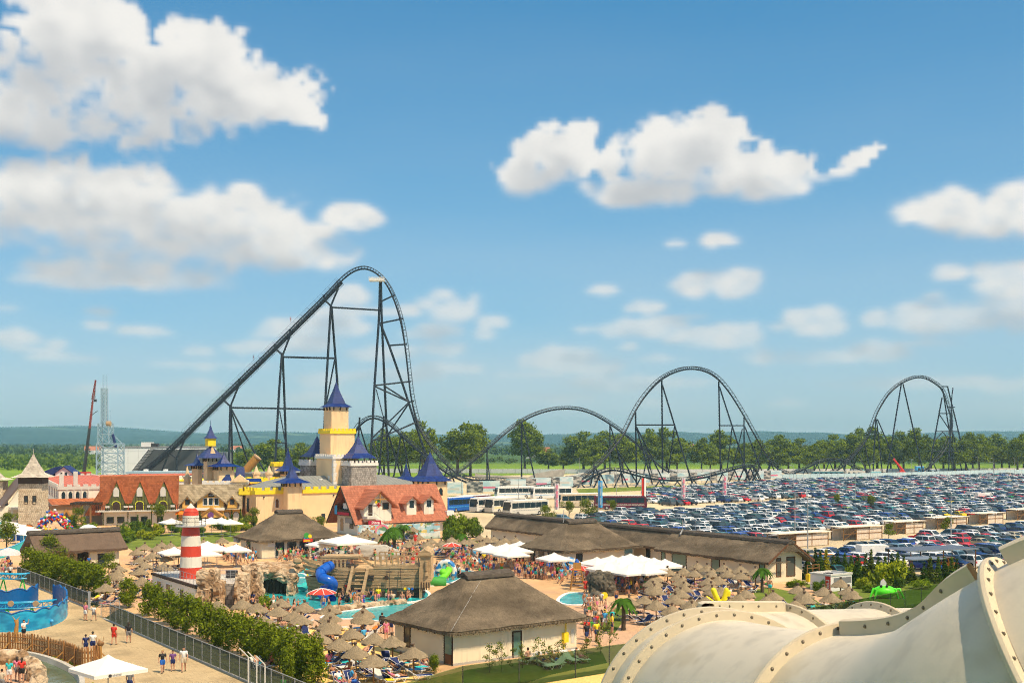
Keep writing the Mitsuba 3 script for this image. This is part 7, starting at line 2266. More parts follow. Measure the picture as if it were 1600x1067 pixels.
for i, (a, b) in enumerate(zip(pf, pf[1:])):
    part(t, 'post', MB().cyl((*a, 0), (*a, 2.05), .035, n=6), 'dark')
    part(t, 'screen', MB().add([(*a, .05), (*b, .05), (*b, 2.0), (*a, 2.0)], [(0, 1, 2, 3)]), 'fence_glass')
    part(t, 'top_rail', MB().cyl((*a, 2.02), (*b, 2.02), .02, n=5), 'olive')
t = thing('green_screen_fence', 'see-through green screen fence behind the slide on the right', 'fence')
pf = [G(x, y, 2.0)[:2] for x, y in ((1262, 951), (1305, 943), (1343, 936), (1365, 932), (1391, 927), (1414, 922.5), (1440, 917.5), (1476, 910.5), (1520, 902.5), (1570, 894))]
for i, (a, b) in enumerate(zip(pf, pf[1:])):
    part(t, 'post', MB().cyl((*a, 0), (*a, 2.05), .035, n=6), 'dark')
    part(t, 'screen', MB().add([(*a, .05), (*b, .05), (*b, 2.0), (*a, 2.0)], [(0, 1, 2, 3)]), 'fence_glass')
    part(t, 'top_rail', MB().cyl((*a, 2.02), (*b, 2.02), .02, n=5), 'olive')

# ------------------------------------------------------------------ wooden picket fence, pond, rocks
t = thing('picket_fence', 'brown wooden picket fence curving round the pond', 'fence')
pl = spline([G(x, y) for x, y in ((-42, 1019), (-15, 1018), (12, 1019.5), (36, 1021), (58, 1024.5), (86, 1031), (111, 1038.5), (131, 1046), (144, 1045), (153, 1038), (156, 1030))], 10)
pl = resample(pl, .24)
for i in range(len(pl) - 1):
    a = pl[i]
    d_ = unit(pl[i + 1] - pl[i])
    h = 1.62 + .13 * q.rand() - .10 * (i % 2)
    th_ = math.atan2(d_[1], d_[0])
    part(t, 'picket', MB().prism([(-.075, .12), (.075, .12), (.075, h - .12), (.0, h), (-.075, h - .12)], -.02, .02), 'fence_wood', Mt(a[0], a[1], 0, th_))
for z in (.35, .85, 1.3):
    part(t, 'rail', MB().tube([p_ + [0, 0, z] for p_ in pl[::3]], .045, 4), 'fence_wood')
for i in range(3, len(pl) - 2, 10):
    a = pl[i]
    d_ = unit(pl[i + 1] - pl[i - 1])
    n_ = np.array([d_[1], -d_[0], 0])
    part(t, 'post', MB().box(-.075, .075, -.13, -.03, 0, 1.72), 'fence_wood', Mt(a[0], a[1], 0, math.atan2(d_[1], d_[0])))
    part(t, 'brace', MB().cyl(a + n_ * .95 - d_ * .35, a + n_ * .1 + [0, 0, .85], .05, n=4), 'post_wood')
pw = spline([G(x, y) for x, y in ((-60, 1023), (-20, 1022), (20, 1023), (60, 1029), (95, 1040), (118, 1052), (130, 1064), (132, 1080), (120, 1100))], 8)
wl = MB()
v = []
for p_, d_ in zip(pw, np.gradient(pw, axis=0)):
    n_ = unit([d_[1], -d_[0], 0])
    v += [p_ + [0, 0, .06], p_ + [0, 0, .45], p_ + n_ * .35 + [0, 0, .45], p_ + n_ * .45 + [0, 0, .03]]
f = []
for i in range(len(pw) - 1):
    for e in range(3):
        f.append((i * 4 + e, i * 4 + e + 1, i * 4 + e + 5, i * 4 + e + 4))
structure('pond_wall', wl.add(v, f), 'rough_concrete')
structure('pond', sheet([tuple(p_[:2]) for p_ in pw] + gp((60, 1120), (60, 1062), (40, 1040)), .070), 'pond')
structure('sand_corner', sheet(gp((-60, 1036), (30, 1034), (52, 1050), (60, 1120), (-60, 1120)), .082), 'deck')
t = thing('pond_rocks', 'tan rounded rocks round the little pond at the lower left', 'rock')
for i, (x, y, r_, sq_) in enumerate(((4, 1038, .95, (1.3, .8, .9)), (18, 1037, .8, (1.1, .8, 1.0)), (34, 1038, .75, (.8, .8, 1.3)), (44, 1047, .7, (.8, .8, 1.2)), (52, 1052, .8, (.9, .8, 1.3)), (56, 1064, .95, (.9, .9, 1.4)), (45, 1062, .6, (.9, .8, 1.2)), (60, 1077, 1.0, (.8, .9, 1.2)), (57, 1056, .8, (.8, .9, 1.2)), (-8, 1037, 1.0, (1.2, .8, 1)))):
    part(t, 'boulder', rock(MB(), G(x, y) + [0, 0, .45], r_ * .8, 120 + i, sq_, amp=.25), 'rock', smooth=45)
for i in range(30):
    a = pw[q.randint(8, len(pw) - 12)]
    inst_later('flower_clump', 'shrub_kind_2', Mt(a[0] + q.uniform(-.1, .1) + .35, a[1] + q.uniform(.35, .7), 0, i, .22, None, .3), 'small yellow-green plant at the foot of the picket fence', 'plant', 'plants between pond wall and picket fence') if i < 14 else None
t = thing('carved_wooden_post', 'carved wooden post with antler-like top at the end of the picket fence', 'post')
c = G(157, 1044)
part(t, 'post', MB().tube([c, c + [.03, 0, 1.0], c + [-.02, 0, 1.9]], [.10, .08, .13], 7), 'post_wood', smooth=True)
part(t, 'head', rock(MB(), c + [0, 0, 1.85], .22, 8, (1.1, .8, 1.0), sub_=2), 'wood', smooth=True)
part(t, 'antler', MB().tube([c + [.1, 0, 1.95], c + [.25, 0, 2.15], c + [.22, 0, 2.4]], .03, 5).tube([c + [-.1, 0, 1.95], c + [-.28, 0, 2.1], c + [-.3, 0, 2.35]], .03, 5), 'tan')
t = thing('wooden_animal_figure', 'tan wooden animal figure behind the picket fence', 'figure')
c = G(25, 1003)
part(t, 'body', MB().tube([c, c + [0, 0, .9], c + [.08, 0, 1.5], c + [.02, 0, 1.9]], [.16, .2, .15, .2], 8), 'post_wood', smooth=True)
part(t, 'horn', MB().cyl(c + [-.1, 0, 1.9], c + [-.3, 0, 2.2], .05, .02, n=5).cyl(c + [.1, 0, 1.9], c + [.34, 0, 2.15], .05, .02, n=5), 'tan')

# ------------------------------------------------------------------ the blue children's ride
ride = thing('blue_wave_ride', 'blue children ride with wave-edged boat walls and green track supports', 'ride')
mat('ride_blue', lambda p, n, uv: mx((.004, .22, .46), (.02, .40, .66), ss(.35, .65, fb(p.x * .7, p.y * .7, p.z * 1.6, 3))), .35, spec=.5)
mat('ride_deep', (.004, .11, .36), .4)
mat('ride_green', (.02, .42, .06), .4)


def wavewall(pts, h, amp, inner=True):
    p_ = resample(spline(pts, 8), .35)
    v = []
    for i, (a, d_) in enumerate(zip(p_, np.gradient(p_, axis=0))):
        n_ = unit([-d_[1], d_[0], 0])
        z = h + amp * abs(math.sin(i * .55)) - amp * .4
        v += [a, a + [0, 0, z], a + n_ * .14 + [0, 0, z], a + n_ * .14]
    f = []
    for i in range(len(p_) - 1):
        for e in range(3):
            f.append((i * 4 + e, i * 4 + e + 1, i * 4 + e + 5, i * 4 + e + 4))
    rim = MB().tube([v[i * 4 + 1] for i in range(len(p_))], .07, 5)
    return MB().add(v, f), rim


w, rim = wavewall([G(x, y) for x, y in ((-60, 982), (-20, 987), (20, 988.5), (50, 986), (80, 979), (98, 971), (105.5, 962))], 1.75, .3)
part(ride, 'front_wall', w, 'ride_blue')
part(ride, 'front_rim', rim, 'ride_deep')
w, rim = wavewall([G(x, y) for x, y in ((105.5, 962), (104, 954), (96, 948), (84, 945))], 2.1, .25)
part(ride, 'stern_wall', w, 'ride_deep')
w, rim = wavewall([G(x, y) for x, y in ((-40, 952), (0, 955), (30, 954), (50, 950), (60, 944))], 2.0, .35)
part(ride, 'rear_wall', w, 'ride_deep')
part(ride, 'rear_rim', rim, 'ride_deep')
for (pa, zz) in ((((-40, 968), (0, 969), (40, 968), (86, 964)), 1.65), (((-30, 928), (0, 930), (20, 931), (44, 930)), 2.4)):
    tp = resample(spline([G(*a) for a in pa], 8), .5) + [0, 0, zz]
    for s_ in (-.4, .4):
        part(ride, 'track_rail', MB().tube(tp + [0, s_, 0], .09, 6), 'ride_blue', smooth=True)
    bx = MB()
    for i in range(0, len(tp) - 1):
        bx.cyl(tp[i] + [0, -.4, 0], tp[i + 1] + [0, .4, 0], .05, n=4)
        bx.cyl(tp[i] + [0, -.4, 0], tp[i] + [0, -.4, -.5], .05, n=4)
        bx.cyl(tp[i] + [0, -.4, -.5], tp[i + 1] + [0, -.4, 0], .04, n=4)
    bx.tube(tp + [0, -.4, -.5], .07, 5)
    part(ride, 'track_lattice', bx, 'ride_blue')
    for i in range(2, len(tp), 4):
        part(ride, 'support', MB().cyl(tp[i] - [0, 0, .5], [tp[i][0] - .5, tp[i][1] - .3, 0], .07, n=6).cyl(tp[i] - [0, 0, .5], [tp[i][0] + .5, tp[i][1] - .2, 0], .07, n=6).cyl(tp[i] - [0, 0, .5], [tp[i][0], tp[i][1] + .9, 0], .07, n=6), 'ride_green')
for x, y in ((16.5, 943), (55.5, 943)):
    c = P(x, y, 112)
    part(ride, 'float_ring', MB().cyl(c, c + [0, .12, 0], .28, n=10), 'tan')
c = P(82, 971, 107)
part(ride, 'painted_bubble', rock(MB(), G(82, 979) + [0, -.15, .55], .16, 3, amp=.05, sub_=2), 'sky_blue', smooth=True)
structure('ride_floor', sheet(gp((-80, 930), (40, 925), (62, 944), (106, 960), (100, 972), (60, 988), (-80, 990)), .058), 'paving')
# the second blue channel further back and its striped awnings
t = thing('blue_flume_rim', 'curved turquoise-blue flume rim behind the hedge at the left edge', 'flume')
w, rim = wavewall([G(x, y) for x, y in ((-40, 878), (0, 873), (22, 866), (38, 857), (42, 848))], 1.3, .1)
part(t, 'wall', w, 'turquoise')
part(t, 'rim', rim, 'sky_blue')
t = thing('turquoise_pool_house', 'turquoise painted wall at the far left edge', 'wall')
part(t, 'wall', MB().box(G(-20, 840)[0], G(14, 840)[0], G(0, 840)[1], G(0, 840)[1] + .4, 0, 2.6), 'turquoise')
for i, (x, y) in enumerate(((-4, 838), (10, 842), (22, 846), (34, 850), (45, 854))):
    t = thing('striped_awning', f'white slanted stall awning with blue side, {words(i)} from the left edge', 'awning', 'white stall awnings at the left edge')
    c = G(x, y)
    part(t, 'canopy', MB().add([(-1.5, -1.3, 2.0), (1.5, -1.3, 1.8), (1.5, 1.3, 2.7), (-1.5, 1.3, 2.9), (-1.5, -1.3, 2.04), (1.5, -1.3, 1.84), (1.5, 1.3, 2.74), (-1.5, 1.3, 2.94)], [(3, 2, 1, 0), (4, 5, 6, 7), (0, 1, 5, 4), (1, 2, 6, 5), (2, 3, 7, 6), (3, 0, 4, 7)]), 'canvas', Mt(c[0], c[1], 0, -.35))
    part(t, 'side_panel', MB().box(-1.4, 1.4, 1.15, 1.2, .1, 2.5), ['sky_blue', 'turquoise', 'blue'][i % 3], Mt(c[0], c[1], 0, -.35))
    for sx in (-1.4, 1.4):
        part(t, 'post', MB().cyl((sx, -1.2, 0), (sx, -1.2, 2.0), .04, n=5), 'white', Mt(c[0], c[1], 0, -.35))
t = thing('pale_pink_umbrella', 'pale pinkish umbrella at the left end of the first hedge', 'umbrella')
c = G(13, 890)
part(t, 'canopy', MB().rev([(2.1, 2.0), (1.2, 2.5), (.05, 2.9)], 8), 'flag_pale', Mt(c[0], c[1], 0))
part(t, 'pole', MB().cyl((c[0], c[1], 0), (c[0], c[1], 2.85), .04, n=6), 'steel')
# white domed tent, balloon arch
t = thing('white_dome', 'white igloo-like dome with two humps before the green gabled inn', 'dome')
c = G(146, 838)
part(t, 'hump', MB().rev([(2.0, 0), (1.9, .8), (1.45, 1.6), (.8, 2.0), (.02, 2.15)], 16), 'white', Mt(c[0] - .9, c[1], 0), smooth=True)
part(t, 'hump', MB().rev([(1.5, 0), (1.4, .7), (1.0, 1.3), (.5, 1.6), (.02, 1.7)], 16), 'white', Mt(c[0] + 1.3, c[1] - .3, 0), smooth=True)
part(t, 'doorway', MB().prism(arch2(-.45, .45, 0, 1.2, False), -1.5, -1.0), 'grey', Mt(c[0] + 1.3, c[1] - .6, 0))
t = thing('balloon_arch', 'big arch of red, blue and white balloons beside the stone tower', 'balloon arch')
Yb = 221
cb, rb_ = P(85, 834, Yb), 23.5 * Yb / F
bal = {c_: MB() for c_ in ('red', 'blue', 'white', 'lemonade', 'green', 'pink')}
ico = trimesh.creation.icosphere(subdivisions=1)
for k in range(330):
    a = q.uniform(-.05, math.pi + .05)
    rr = rb_ + q.normal() * .38
    col = q.choice(['red', 'blue', 'white', 'lemonade', 'green', 'pink'], p=[.34, .32, .16, .06, .06, .06])
    bal[col].add(np.array(ico.vertices) * q.uniform(.20, .28) + [cb[0] + rr * math.cos(a), Yb + q.normal() * .3, max(.2, rr * 1.18 * math.sin(a))], ico.faces)
for c_, m in bal.items():
    part(t, 'balloon', m, c_, smooth=True, kind='stuff')
# yellow hands and the green crab
t = thing('yellow_hand_sculpture', 'bright yellow hand sculpture with four raised fingers among parasols', 'sculpture')
mat('hand_yellow', (.84, .72, .01), .4)
c = G(1126, 966)
k_ = Ck = 17 * 1905 / (966 - 688) / F


def hand(c, s, fingers, palm):
    b = []
    sp = lambda p_, r_: m3.Manifold.sphere(r_ * s, 12).translate((np.asarray(c) + np.asarray(p_) * s).tolist())
    o = m3.Manifold.batch_hull([sp(p_, r_) for p_, r_ in palm])
    for fg in fingers:
        for (p0, r0), (p1, r1) in zip(fg, fg[1:]):
            o = o + m3.Manifold.batch_hull([sp(p0, r0), sp(p1, r1)])
    o = o.refine_to_length(.12 * s)
    mm = o.to_mesh()
    tm = trimesh.Trimesh(mm.vert_properties[:, :3], mm.tri_verts)
    trimesh.smoothing.filter_taubin(tm, iterations=8)
    return MB().add(np.array(tm.vertices), tm.faces)


part(t, 'hand', hand(c, 1.1, [[((-.25, 0, 1.1), .24), ((-.8, 0, 1.45), .22), ((-1.2, 0, 1.75), .20)], [((-.12, 0, 1.3), .26), ((-.42, 0, 1.95), .24), ((-.62, .05, 2.45), .24)], [((.2, 0, 1.3), .25), ((.36, 0, 1.9), .22), ((.5, 0, 2.5), .20)], [((.3, 0, 1.2), .22), ((.62, .1, 1.7), .2), ((.72, .1, 2.3), .19)]], [((-.1, 0, .5), .42), ((.1, 0, 1.2), .38), ((-.2, 0, 1.1), .3), ((0, 0, 0), .45)]), 'hand_yellow', smooth=True)
t = thing('yellow_bent_hand', 'second bright yellow hand sculpture lying bent right of the raised hand', 'sculpture')
c = G(1147, 956)
part(t, 'hand', hand(c, 1.1, [[((-.2, 0, .9), .26), ((.3, 0, 1.35), .24), ((.85, 0, 1.15), .22)], [((.2, 0, .8), .25), ((.7, 0, .9), .22), ((1.15, 0, .7), .2)], [((-.3, 0, .6), .25), ((-.75, -.1, .55), .22), ((-1.1, -.1, .5), .2)]], [((-.3, 0, .4), .42), ((.3, 0, .7), .38), ((0, 0, .9), .36), ((0, 0, .1), .45)]), 'hand_yellow', smooth=True)
t = thing('green_crab_figure', 'bright green crab-like play figure with a white fin behind the green fence', 'sculpture')
c = G(1382, 935)
part(t, 'shell', rock(MB(), c + [0, 0, .75], 1.1, 9, (1.15, .8, .62), amp=.06), 'crab_green', smooth=True)
mat('crab_green', (.10, .75, .02), .4)
for i, (dx, h) in enumerate(((-1.3, .5), (-.9, .3), (1.0, .3), (1.45, .55))):
    part(t, 'leg', MB().tube([c + [dx * .5, -.3, .9], c + [dx, -.4, 1.1], c + [dx * 1.35, -.5, 0]], [.18, .16, .1], 7), 'crab_green', smooth=True)
part(t, 'fin', MB().prism([(-.35, 0), (.3, 0), (.35, .45), (.05, .9), (-.25, .6)], -.08, .08), 'flag_pale', Mt(c[0] - .15, c[1], 1.25))
part(t, 'eye', rock(MB(), c + [-.5, -.5, 1.4], .14, 2, amp=.02, sub_=2).mb(rock(MB(), c + [.1, -.55, 1.4], .14, 2, amp=.02, sub_=2)), 'black', smooth=True)
# ------------------------------------------------------------------ cars and coaches


def car(L, W, H, hood, belt, a, b, c, d, wr=.31):
    """side outline: bonnet height, belt height, windscreen foot a, roof b..c, rear foot d (all from the middle, front = +x)"""
    f, r = L / 2, -L / 2
    low = Polygon([(f, .32), (f + .02, .55), (f - .12, hood - .12), (a, hood), (a - .05, belt), (d, belt), (r + .08, belt - .05), (r, .6), (r + .04, .3)])
    for wx in (f - .82, r + .78):
        low = low.difference(Point(wx, wr).buffer(wr + .06, 6))
    low = low.difference(sbox(r - 1, -1, f + 1, .19))
    body = MB()
    body.prism(low, -W / 2, W / 2)
    v = body.v[0]
    k = np.clip((np.abs(v[:, 0]) - L * .36) / (L * .14), 0, 1)
    v[:, 1] *= (1 - .14 * k ** 2) * (1 - .04 * (v[:, 2] > belt - .2))
    cab = [(a, belt - .01), (b, H - .03), ((b + c) / 2, H), (c, H - .02), (d, belt - .01)]
    cabm = MB().prism(cab, -1, 1)
    v = cabm.v[0]
    v[:, 1] *= W / 2 * (.93 - .15 * np.clip((v[:, 2] - belt) / (H - belt), 0, 1))
    body.mb(cabm)
    for s in (-1, 1):
        body.box(a - .35, a - .18, s * (W / 2 + .02) - .07, s * (W / 2 + .02) + .07, belt, belt + .13)
    yw = lambda z, o=.006: W / 2 * (.93 - .15 * (z - belt) / (H - belt)) + o
    z0, z1 = belt + .03, H - .09
    at = lambda p0, p1, z: p0[0] + (p1[0] - p0[0]) * (z - p0[1]) / (p1[1] - p0[1])
    A, B, C, D = (a, belt), (b, H - .03), (c, H - .02), (d, belt)

    def quad(pts):
        return MB().add(pts, [(0, 1, 2, 3)])
    P_ = {'body': (body, 'BODY', 30)}
    xm = (b + c) / 2 - .1
    for s, nm in ((-1, ''), (1, '_001')):
        m = MB()
        for xa0, xa1, xb0, xb1 in ((xm + .04, at(A, B, z0) - .12, xm + .04, at(A, B, z1) - .1), (at(C, D, z0) + .14, xm - .05, at(C, D, z1) + .1, xm - .05)):
            m.add([(xa0, s * yw(z0), z0), (xa1, s * yw(z0), z0), (xb1, s * yw(z1), z1), (xb0, s * yw(z1), z1)], [(0, 1, 2, 3)])
        P_['side_window' + nm] = (m, 'glass_dark', False)
        P_['headlight' + nm] = (MB().box(f - .2, f - .02, s * W * .36 - .16, s * W * .36 + .16, .62, .76), 'chrome', False)
        P_['tail_light' + nm] = (MB().box(r + .015, r + .14, s * W * .38 - .12, s * W * .38 + .1, .7, belt - .1), 'crimson', False)
    for p0, p1, nm, e in ((A, B, 'windscreen', .012), (D, C, 'rear_window', -.012)):
        P_[nm] = (quad([(at(p0, p1, z0) + e, -yw(z0, -.1), z0), (at(p0, p1, z0) + e, yw(z0, -.1), z0), (at(p0, p1, z1) + e, yw(z1, -.1), z1), (at(p0, p1, z1) + e, -yw(z1, -.1), z1)]), 'glass_dark', False)
    i = 0
    for wx in (f - .82, r + .78):
        for s in (-1, 1):
            nm = 'wheel' if i == 0 else f'wheel_{i:03d}'
            P_[nm] = (MB().cyl((wx, s * (W / 2 - .2), wr), (wx, s * (W / 2 - .01), wr), wr, n=12), 'tyre', 40)
            P_['rim' if i == 0 else f'rim_{i:03d}'] = (MB().cyl((wx, s * (W / 2 - .02), wr), (wx, s * (W / 2 + .005), wr), wr * .66, n=10), 'chrome', False)
            i += 1
    return P_


KINDS = {'hatchback': car(3.95, 1.70, 1.46, .90, .95, .98, .25, -1.25, -1.78), 'saloon': car(4.5, 1.76, 1.44, .88, .94, .85, .12, -1.05, -1.72), 'estate': car(4.55, 1.76, 1.48, .90, .96, .95, .22, -1.75, -2.12),
         'off-roader': car(4.4, 1.82, 1.70, 1.02, 1.08, .85, .30, -1.60, -2.02, .36), 'people carrier': car(4.6, 1.82, 1.74, 1.02, 1.06, 1.35, .45, -1.80, -2.16, .33)}
COL = {'silver': (.60, .62, .64), 'dark blue': (.012, .04, .16), 'black': (.012, .012, .014), 'white': (.84, .84, .83), 'dark grey': (.075, .08, .09), 'red': (.55, .012, .02), 'blue-grey': (.12, .22, .30), 'teal': (.02, .11, .13), 'bright blue': (.01, .06, .36), 'dark green': (.01, .06, .035), 'beige': (.42, .36, .24),
       'bright green': (.04, .42, .06), 'orange': (.65, .20, .01), 'yellow': (.75, .55, .01), 'light green': (.30, .42, .10), 'turquoise': (.05, .30, .30)}
CP = np.array([.31, .12, .10, .17, .10, .075, .05, .03, .035, .025, .014, .008, .008, .006, .006, .010])
CP /= CP.sum()
CN = list(COL)
for n_, c_ in COL.items():
    mat('car_' + n_.replace(' ', '_').replace('-', '_'), c_, .28, spec=.5, clear=.6)
made = set()


def car_group(kind, col):
    g_ = f'{kind}_{col}'.replace(' ', '_').replace('-', '_') + '_car'
    if g_ not in made:
        made.add(g_)
        group(g_, {k: (m, 'car_' + col.replace(' ', '_').replace('-', '_') if b == 'BODY' else b, s) for k, (m, b, s) in KINDS[kind].items()})
    return g_


def flat(kind, col):
    m = MB()
    for k, (o, b, s) in KINDS[kind].items():
        if k.startswith(('body', 'side', 'wind', 'rear', 'wheel')):
            c_ = COL[col] if b == 'BODY' else ((.016, .05, .075) if 'glass' in b else (.018, .018, .018))  # pane colour tinted blue in place of mirrored sky
            o2 = MB()
            o2.v, o2.f, o2.n, o2.c = o.v, o.f, o.n, [np.broadcast_to(np.array(c_), (o.n, 3))]
            m.mb(o2)
    return m


q = np.random.RandomState(23)
cars = []
# aisles: (origin, direction of the row, turn of the cars); double rows every 16 m, cars 2.5 m apart
u, v = np.array([math.cos(.58), math.sin(.58)]), np.array([-math.sin(.58), math.cos(.58)])
near_lot = Polygon(gp((1232, 888), (1300, 908), (1345, 905), (1450, 897), (1640, 884), (1640, 818), (1530, 832), (1430, 846), (1330, 862), (1262, 874)))
main_lot = Polygon(gp((868, 816), (940, 826), (1110, 845), (1205, 858), (1245, 841), (1340, 826), (1440, 818), (1520, 808), (1650, 797), (1650, 743), (1560, 744), (1400, 748), (1230, 752), (1130, 759), (1010, 769), (1008, 785), (1040, 790), (1030, 800), (950, 806)))
gap = Polygon(gp((1010, 792), (1140, 786), (1250, 778), (1330, 779), (1250, 787), (1120, 798), (1020, 806)))
for lot_, nm in ((near_lot, 'near'), (main_lot, 'main')):
    base = np.array(G(1262, 874)[:2])
    for k in range(-6, 60):
        row = base + v * (k // 2 * 11.9 + (k % 2) * 5.0) + v * (0 if nm == 'near' else 1.5)
        for j in range(-70, 190):
            c = row + u * (j * 2.55 + (k * .9) % 2.5) + q.uniform(-.15, .15, 2)
            if not lot_.contains(Point(c)) or gap.contains(Point(c)) or q.rand() < .075:
                continue
            px = 800 + c[0] / c[1] * F
            if not -10 < px < 1612:
                continue
            cars.append((c[1], c[0], px, nm, k, math.atan2(v[1], v[0]) + (math.pi if q.rand() < .5 else 0) + q.uniform(-.05, .05), list(KINDS)[q.choice(5, p=[.30, .22, .24, .10, .14])], CN[q.choice(len(CN), p=CP)]))
front = [(x, 815 + (x - 868) * .075 - 1.5, 'b') for x in ()]
cars.sort(key=lambda c: c[0])
print('cars', len(cars))
far = MB()
flatc = {}
for i, (y, x, px, nm, k, ang, kind, col) in enumerate(cars):
    M = Mt(x, y, .02, ang)
    if i < 296:
        place = 'in the near lot' if nm == 'near' else 'behind the shelters' if px > 1215 else 'behind the long building'
        key = f'{col} {kind} {place}'
        if i < 130:
            inst_later('parked_car', car_group(kind, col), M, key, 'car', 'parked cars')
        else:
            g_ = f'{kind}_{col}_plain'.replace(' ', '_').replace('-', '_')
            if g_ not in made:
                made.add(g_)
                group(g_, {'body': (flat(kind, col), 'paint', False, True)})
            inst_later('parked_car', g_, M, key, 'car', 'parked cars')
    else:
        if (kind, col) not in flatc:
            o = flat(kind, col)
            flatc[kind, col] = (*o.out(), o.cols())
        vv, ff, cc = flatc[kind, col]
        far.add(vv @ M[:3, :3].T + M[:3, 3], ff, cc)
structure('distant_parked_cars', far, 'paint', color=True, kind='stuff', label='densely parked cars filling the far part of the big car park', cat='cars')
# vans that stand out


def box_van(L, W, H, col, nose=.9):
    m = MB().prism([(L / 2, .3), (L / 2, .95), (L / 2 - .75, 1.15), (L / 2 - 1.35, H - .15), (L / 2 - 1.6, H), (-L / 2, H), (-L / 2, .3)], -W / 2, W / 2)
    P_ = {'body': (m, col, 30), 'windscreen': (MB().add([(L / 2 - .79, -W * .44, 1.22), (L / 2 - .79, W * .44, 1.22), (L / 2 - 1.28, W * .42, H - .3), (L / 2 - 1.28, -W * .42, H - .3)], [(0, 1, 2, 3)]), 'glass_dark', False)}
    for s, nm in ((-1, ''), (1, '_001')):
        P_['side_window' + nm] = (MB().add([(L / 2 - 1.0, s * (W / 2 + .006), 1.2), (L / 2 - 1.95, s * (W / 2 + .006), 1.2), (L / 2 - 1.95, s * (W / 2 + .006), H - .4), (L / 2 - 1.4, s * (W / 2 + .006), H - .4)], [(0, 1, 2, 3)]), 'glass_dark', False)
        P_['tail_light' + nm] = (MB().box(-L / 2 - .02, -L / 2 + .05, s * W * .44 - .08, s * W * .44 + .06, .9, 1.5), 'crimson', False)
    i = 0
    for wx in (L / 2 - .9, -L / 2 + 1.0):
        for s in (-1, 1):
            P_['wheel' if i == 0 else f'wheel_{i:03d}'] = (MB().cyl((wx, s * (W / 2 - .2), .34), (wx, s * (W / 2 + .01), .34), .34, n=12), 'tyre', 40)
            i += 1
    return P_


group('panel_van_kind', box_van(5.4, 2.0, 2.35, 'white'))
for x, y, a, lab in ((1370, 877, .15, 'large white panel van parked behind the conifers'), (1540, 783, .1, 'white box van high among the far right parked cars')):
    c = G(x, y)
    inst('panel_van', 'panel_van_kind', Mt(c[0], c[1], .02, a), lab, 'van')


def coach(L, col, band, H=3.4, W=2.5):
    m = MB().prism([(L / 2, .35), (L / 2 + .1, 1.3), (L / 2 - .25, H - .1), (L / 2 - .5, H), (-L / 2, H), (-L / 2, .35)], -W / 2, W / 2)
    P_ = {'body': (m, col, 30), 'roof': (MB().box(-L / 2 + .4, L / 2 - 1.2, -W * .4, W * .4, H + .005, H + .16), 'white', False),
          'windscreen': (MB().add([(L / 2 + .115, -W * .45, 1.35), (L / 2 + .115, W * .45, 1.35), (L / 2 - .20, W * .45, H - .25), (L / 2 - .20, -W * .45, H - .25)], [(0, 1, 2, 3)]), 'glass_dark', False),
          'rear_window': (MB().box(-L / 2 - .02, -L / 2 - .005, -W * .4, W * .4, 1.9, H - .4), 'glass_dark', False)}
    n = 0
    for s in (-1, 1):
        k = int((L - 2) / 1.5)
        for i in range(k):
            a = -L / 2 + .4 + i * (L - .9) / k
            P_['window' if n == 0 else f'window_{n:03d}'] = (MB().box(a, a + (L - .9) / k - .07, s * (W / 2 + .006) - .01, s * (W / 2 + .006) + .01, 1.75, H - .42), 'glass_dark', False)
            n += 1
        P_['stripe' if s < 0 else 'stripe_001'] = (MB().box(-L / 2 + .2, L / 2 - .6, s * (W / 2 + .004) - .008, s * (W / 2 + .004) + .008, 1.2, 1.34), band, False)
        P_['mirror' if s < 0 else 'mirror_001'] = (MB().box(L / 2 - .05, L / 2 + .35, s * (W / 2 + .12) - .1, s * (W / 2 + .12) + .1, 2.1, 2.7), 'dark', False)
    i = 0
    for wx in (L / 2 - 2.3, -L / 2 + 3.0):
        for s in (-1, 1):
            P_['wheel' if i == 0 else f'wheel_{i:03d}'] = (MB().cyl((wx, s * (W / 2 - .3), .5), (wx, s * (W / 2 + .02), .5), .5, n=14), 'tyre', 40)
            P_['rim' if i == 0 else f'rim_{i:03d}'] = (MB().cyl((wx, s * (W / 2 + .015), .5), (wx, s * (W / 2 + .035), .5), .26, n=10), 'steel', False)
            i += 1
    return P_


for i, (x, y, L_, a, col, band, lab) in enumerate(((970, 797, 12.8, .02, 'maroon', 'offwhite', 'long maroon coach beside the blue banner flag'), (905, 793, 12, .45, 'beige', 'offwhite', 'beige and white coach left of the maroon coach'), (862, 780, 12, .30, 'white', 'sky_blue', 'white coach behind the beige coach'),
                                                ((822), 806, 12, .75, 'offwhite', 'grey', 'white coach with long row of dark windows before the thatched roof'), (790, 801, 12, .85, 'offwhite', 'lemonade', 'yellow-striped coach among the white coaches'), (766, 800, 12, .85, 'white', 'grey', 'white coach left of the yellow coach'),
                                                (716, 800, 11, -2.2, 'blue', 'sky_blue', 'bright blue coach right of the castle corner tower'), (738, 797, 12, .85, 'maroon', 'orange', 'dark coach with orange marks beside the blue coach'), 
                                                (805, 779, 12, .35, 'white', 'sky_blue', 'white coach with thin blue stripe furthest right in the back row'))):
    c = G(x, y)
    group(f'coach_kind_{i}', coach(L_, col, band))
    inst('coach', f'coach_kind_{i}', Mt(c[0], c[1] + 2, .02, a + (math.pi if 0 < i < 9 else 0)), lab, 'coach', 'coaches parked in the car park')
# ------------------------------------------------------------------ people


def sph(p, r, n=10):
    return m3.Manifold.sphere(r, n).translate([float(x) for x in p])


def bones(bs, n=10):
    out = None
    for ch in bs:
        for (p0, r0), (p1, r1) in zip(ch, ch[1:]):
            h = m3.Manifold.batch_hull([sph(p0, r0, n), sph(p1, r1, n)])
            out = h if out is None else out + h
    return out


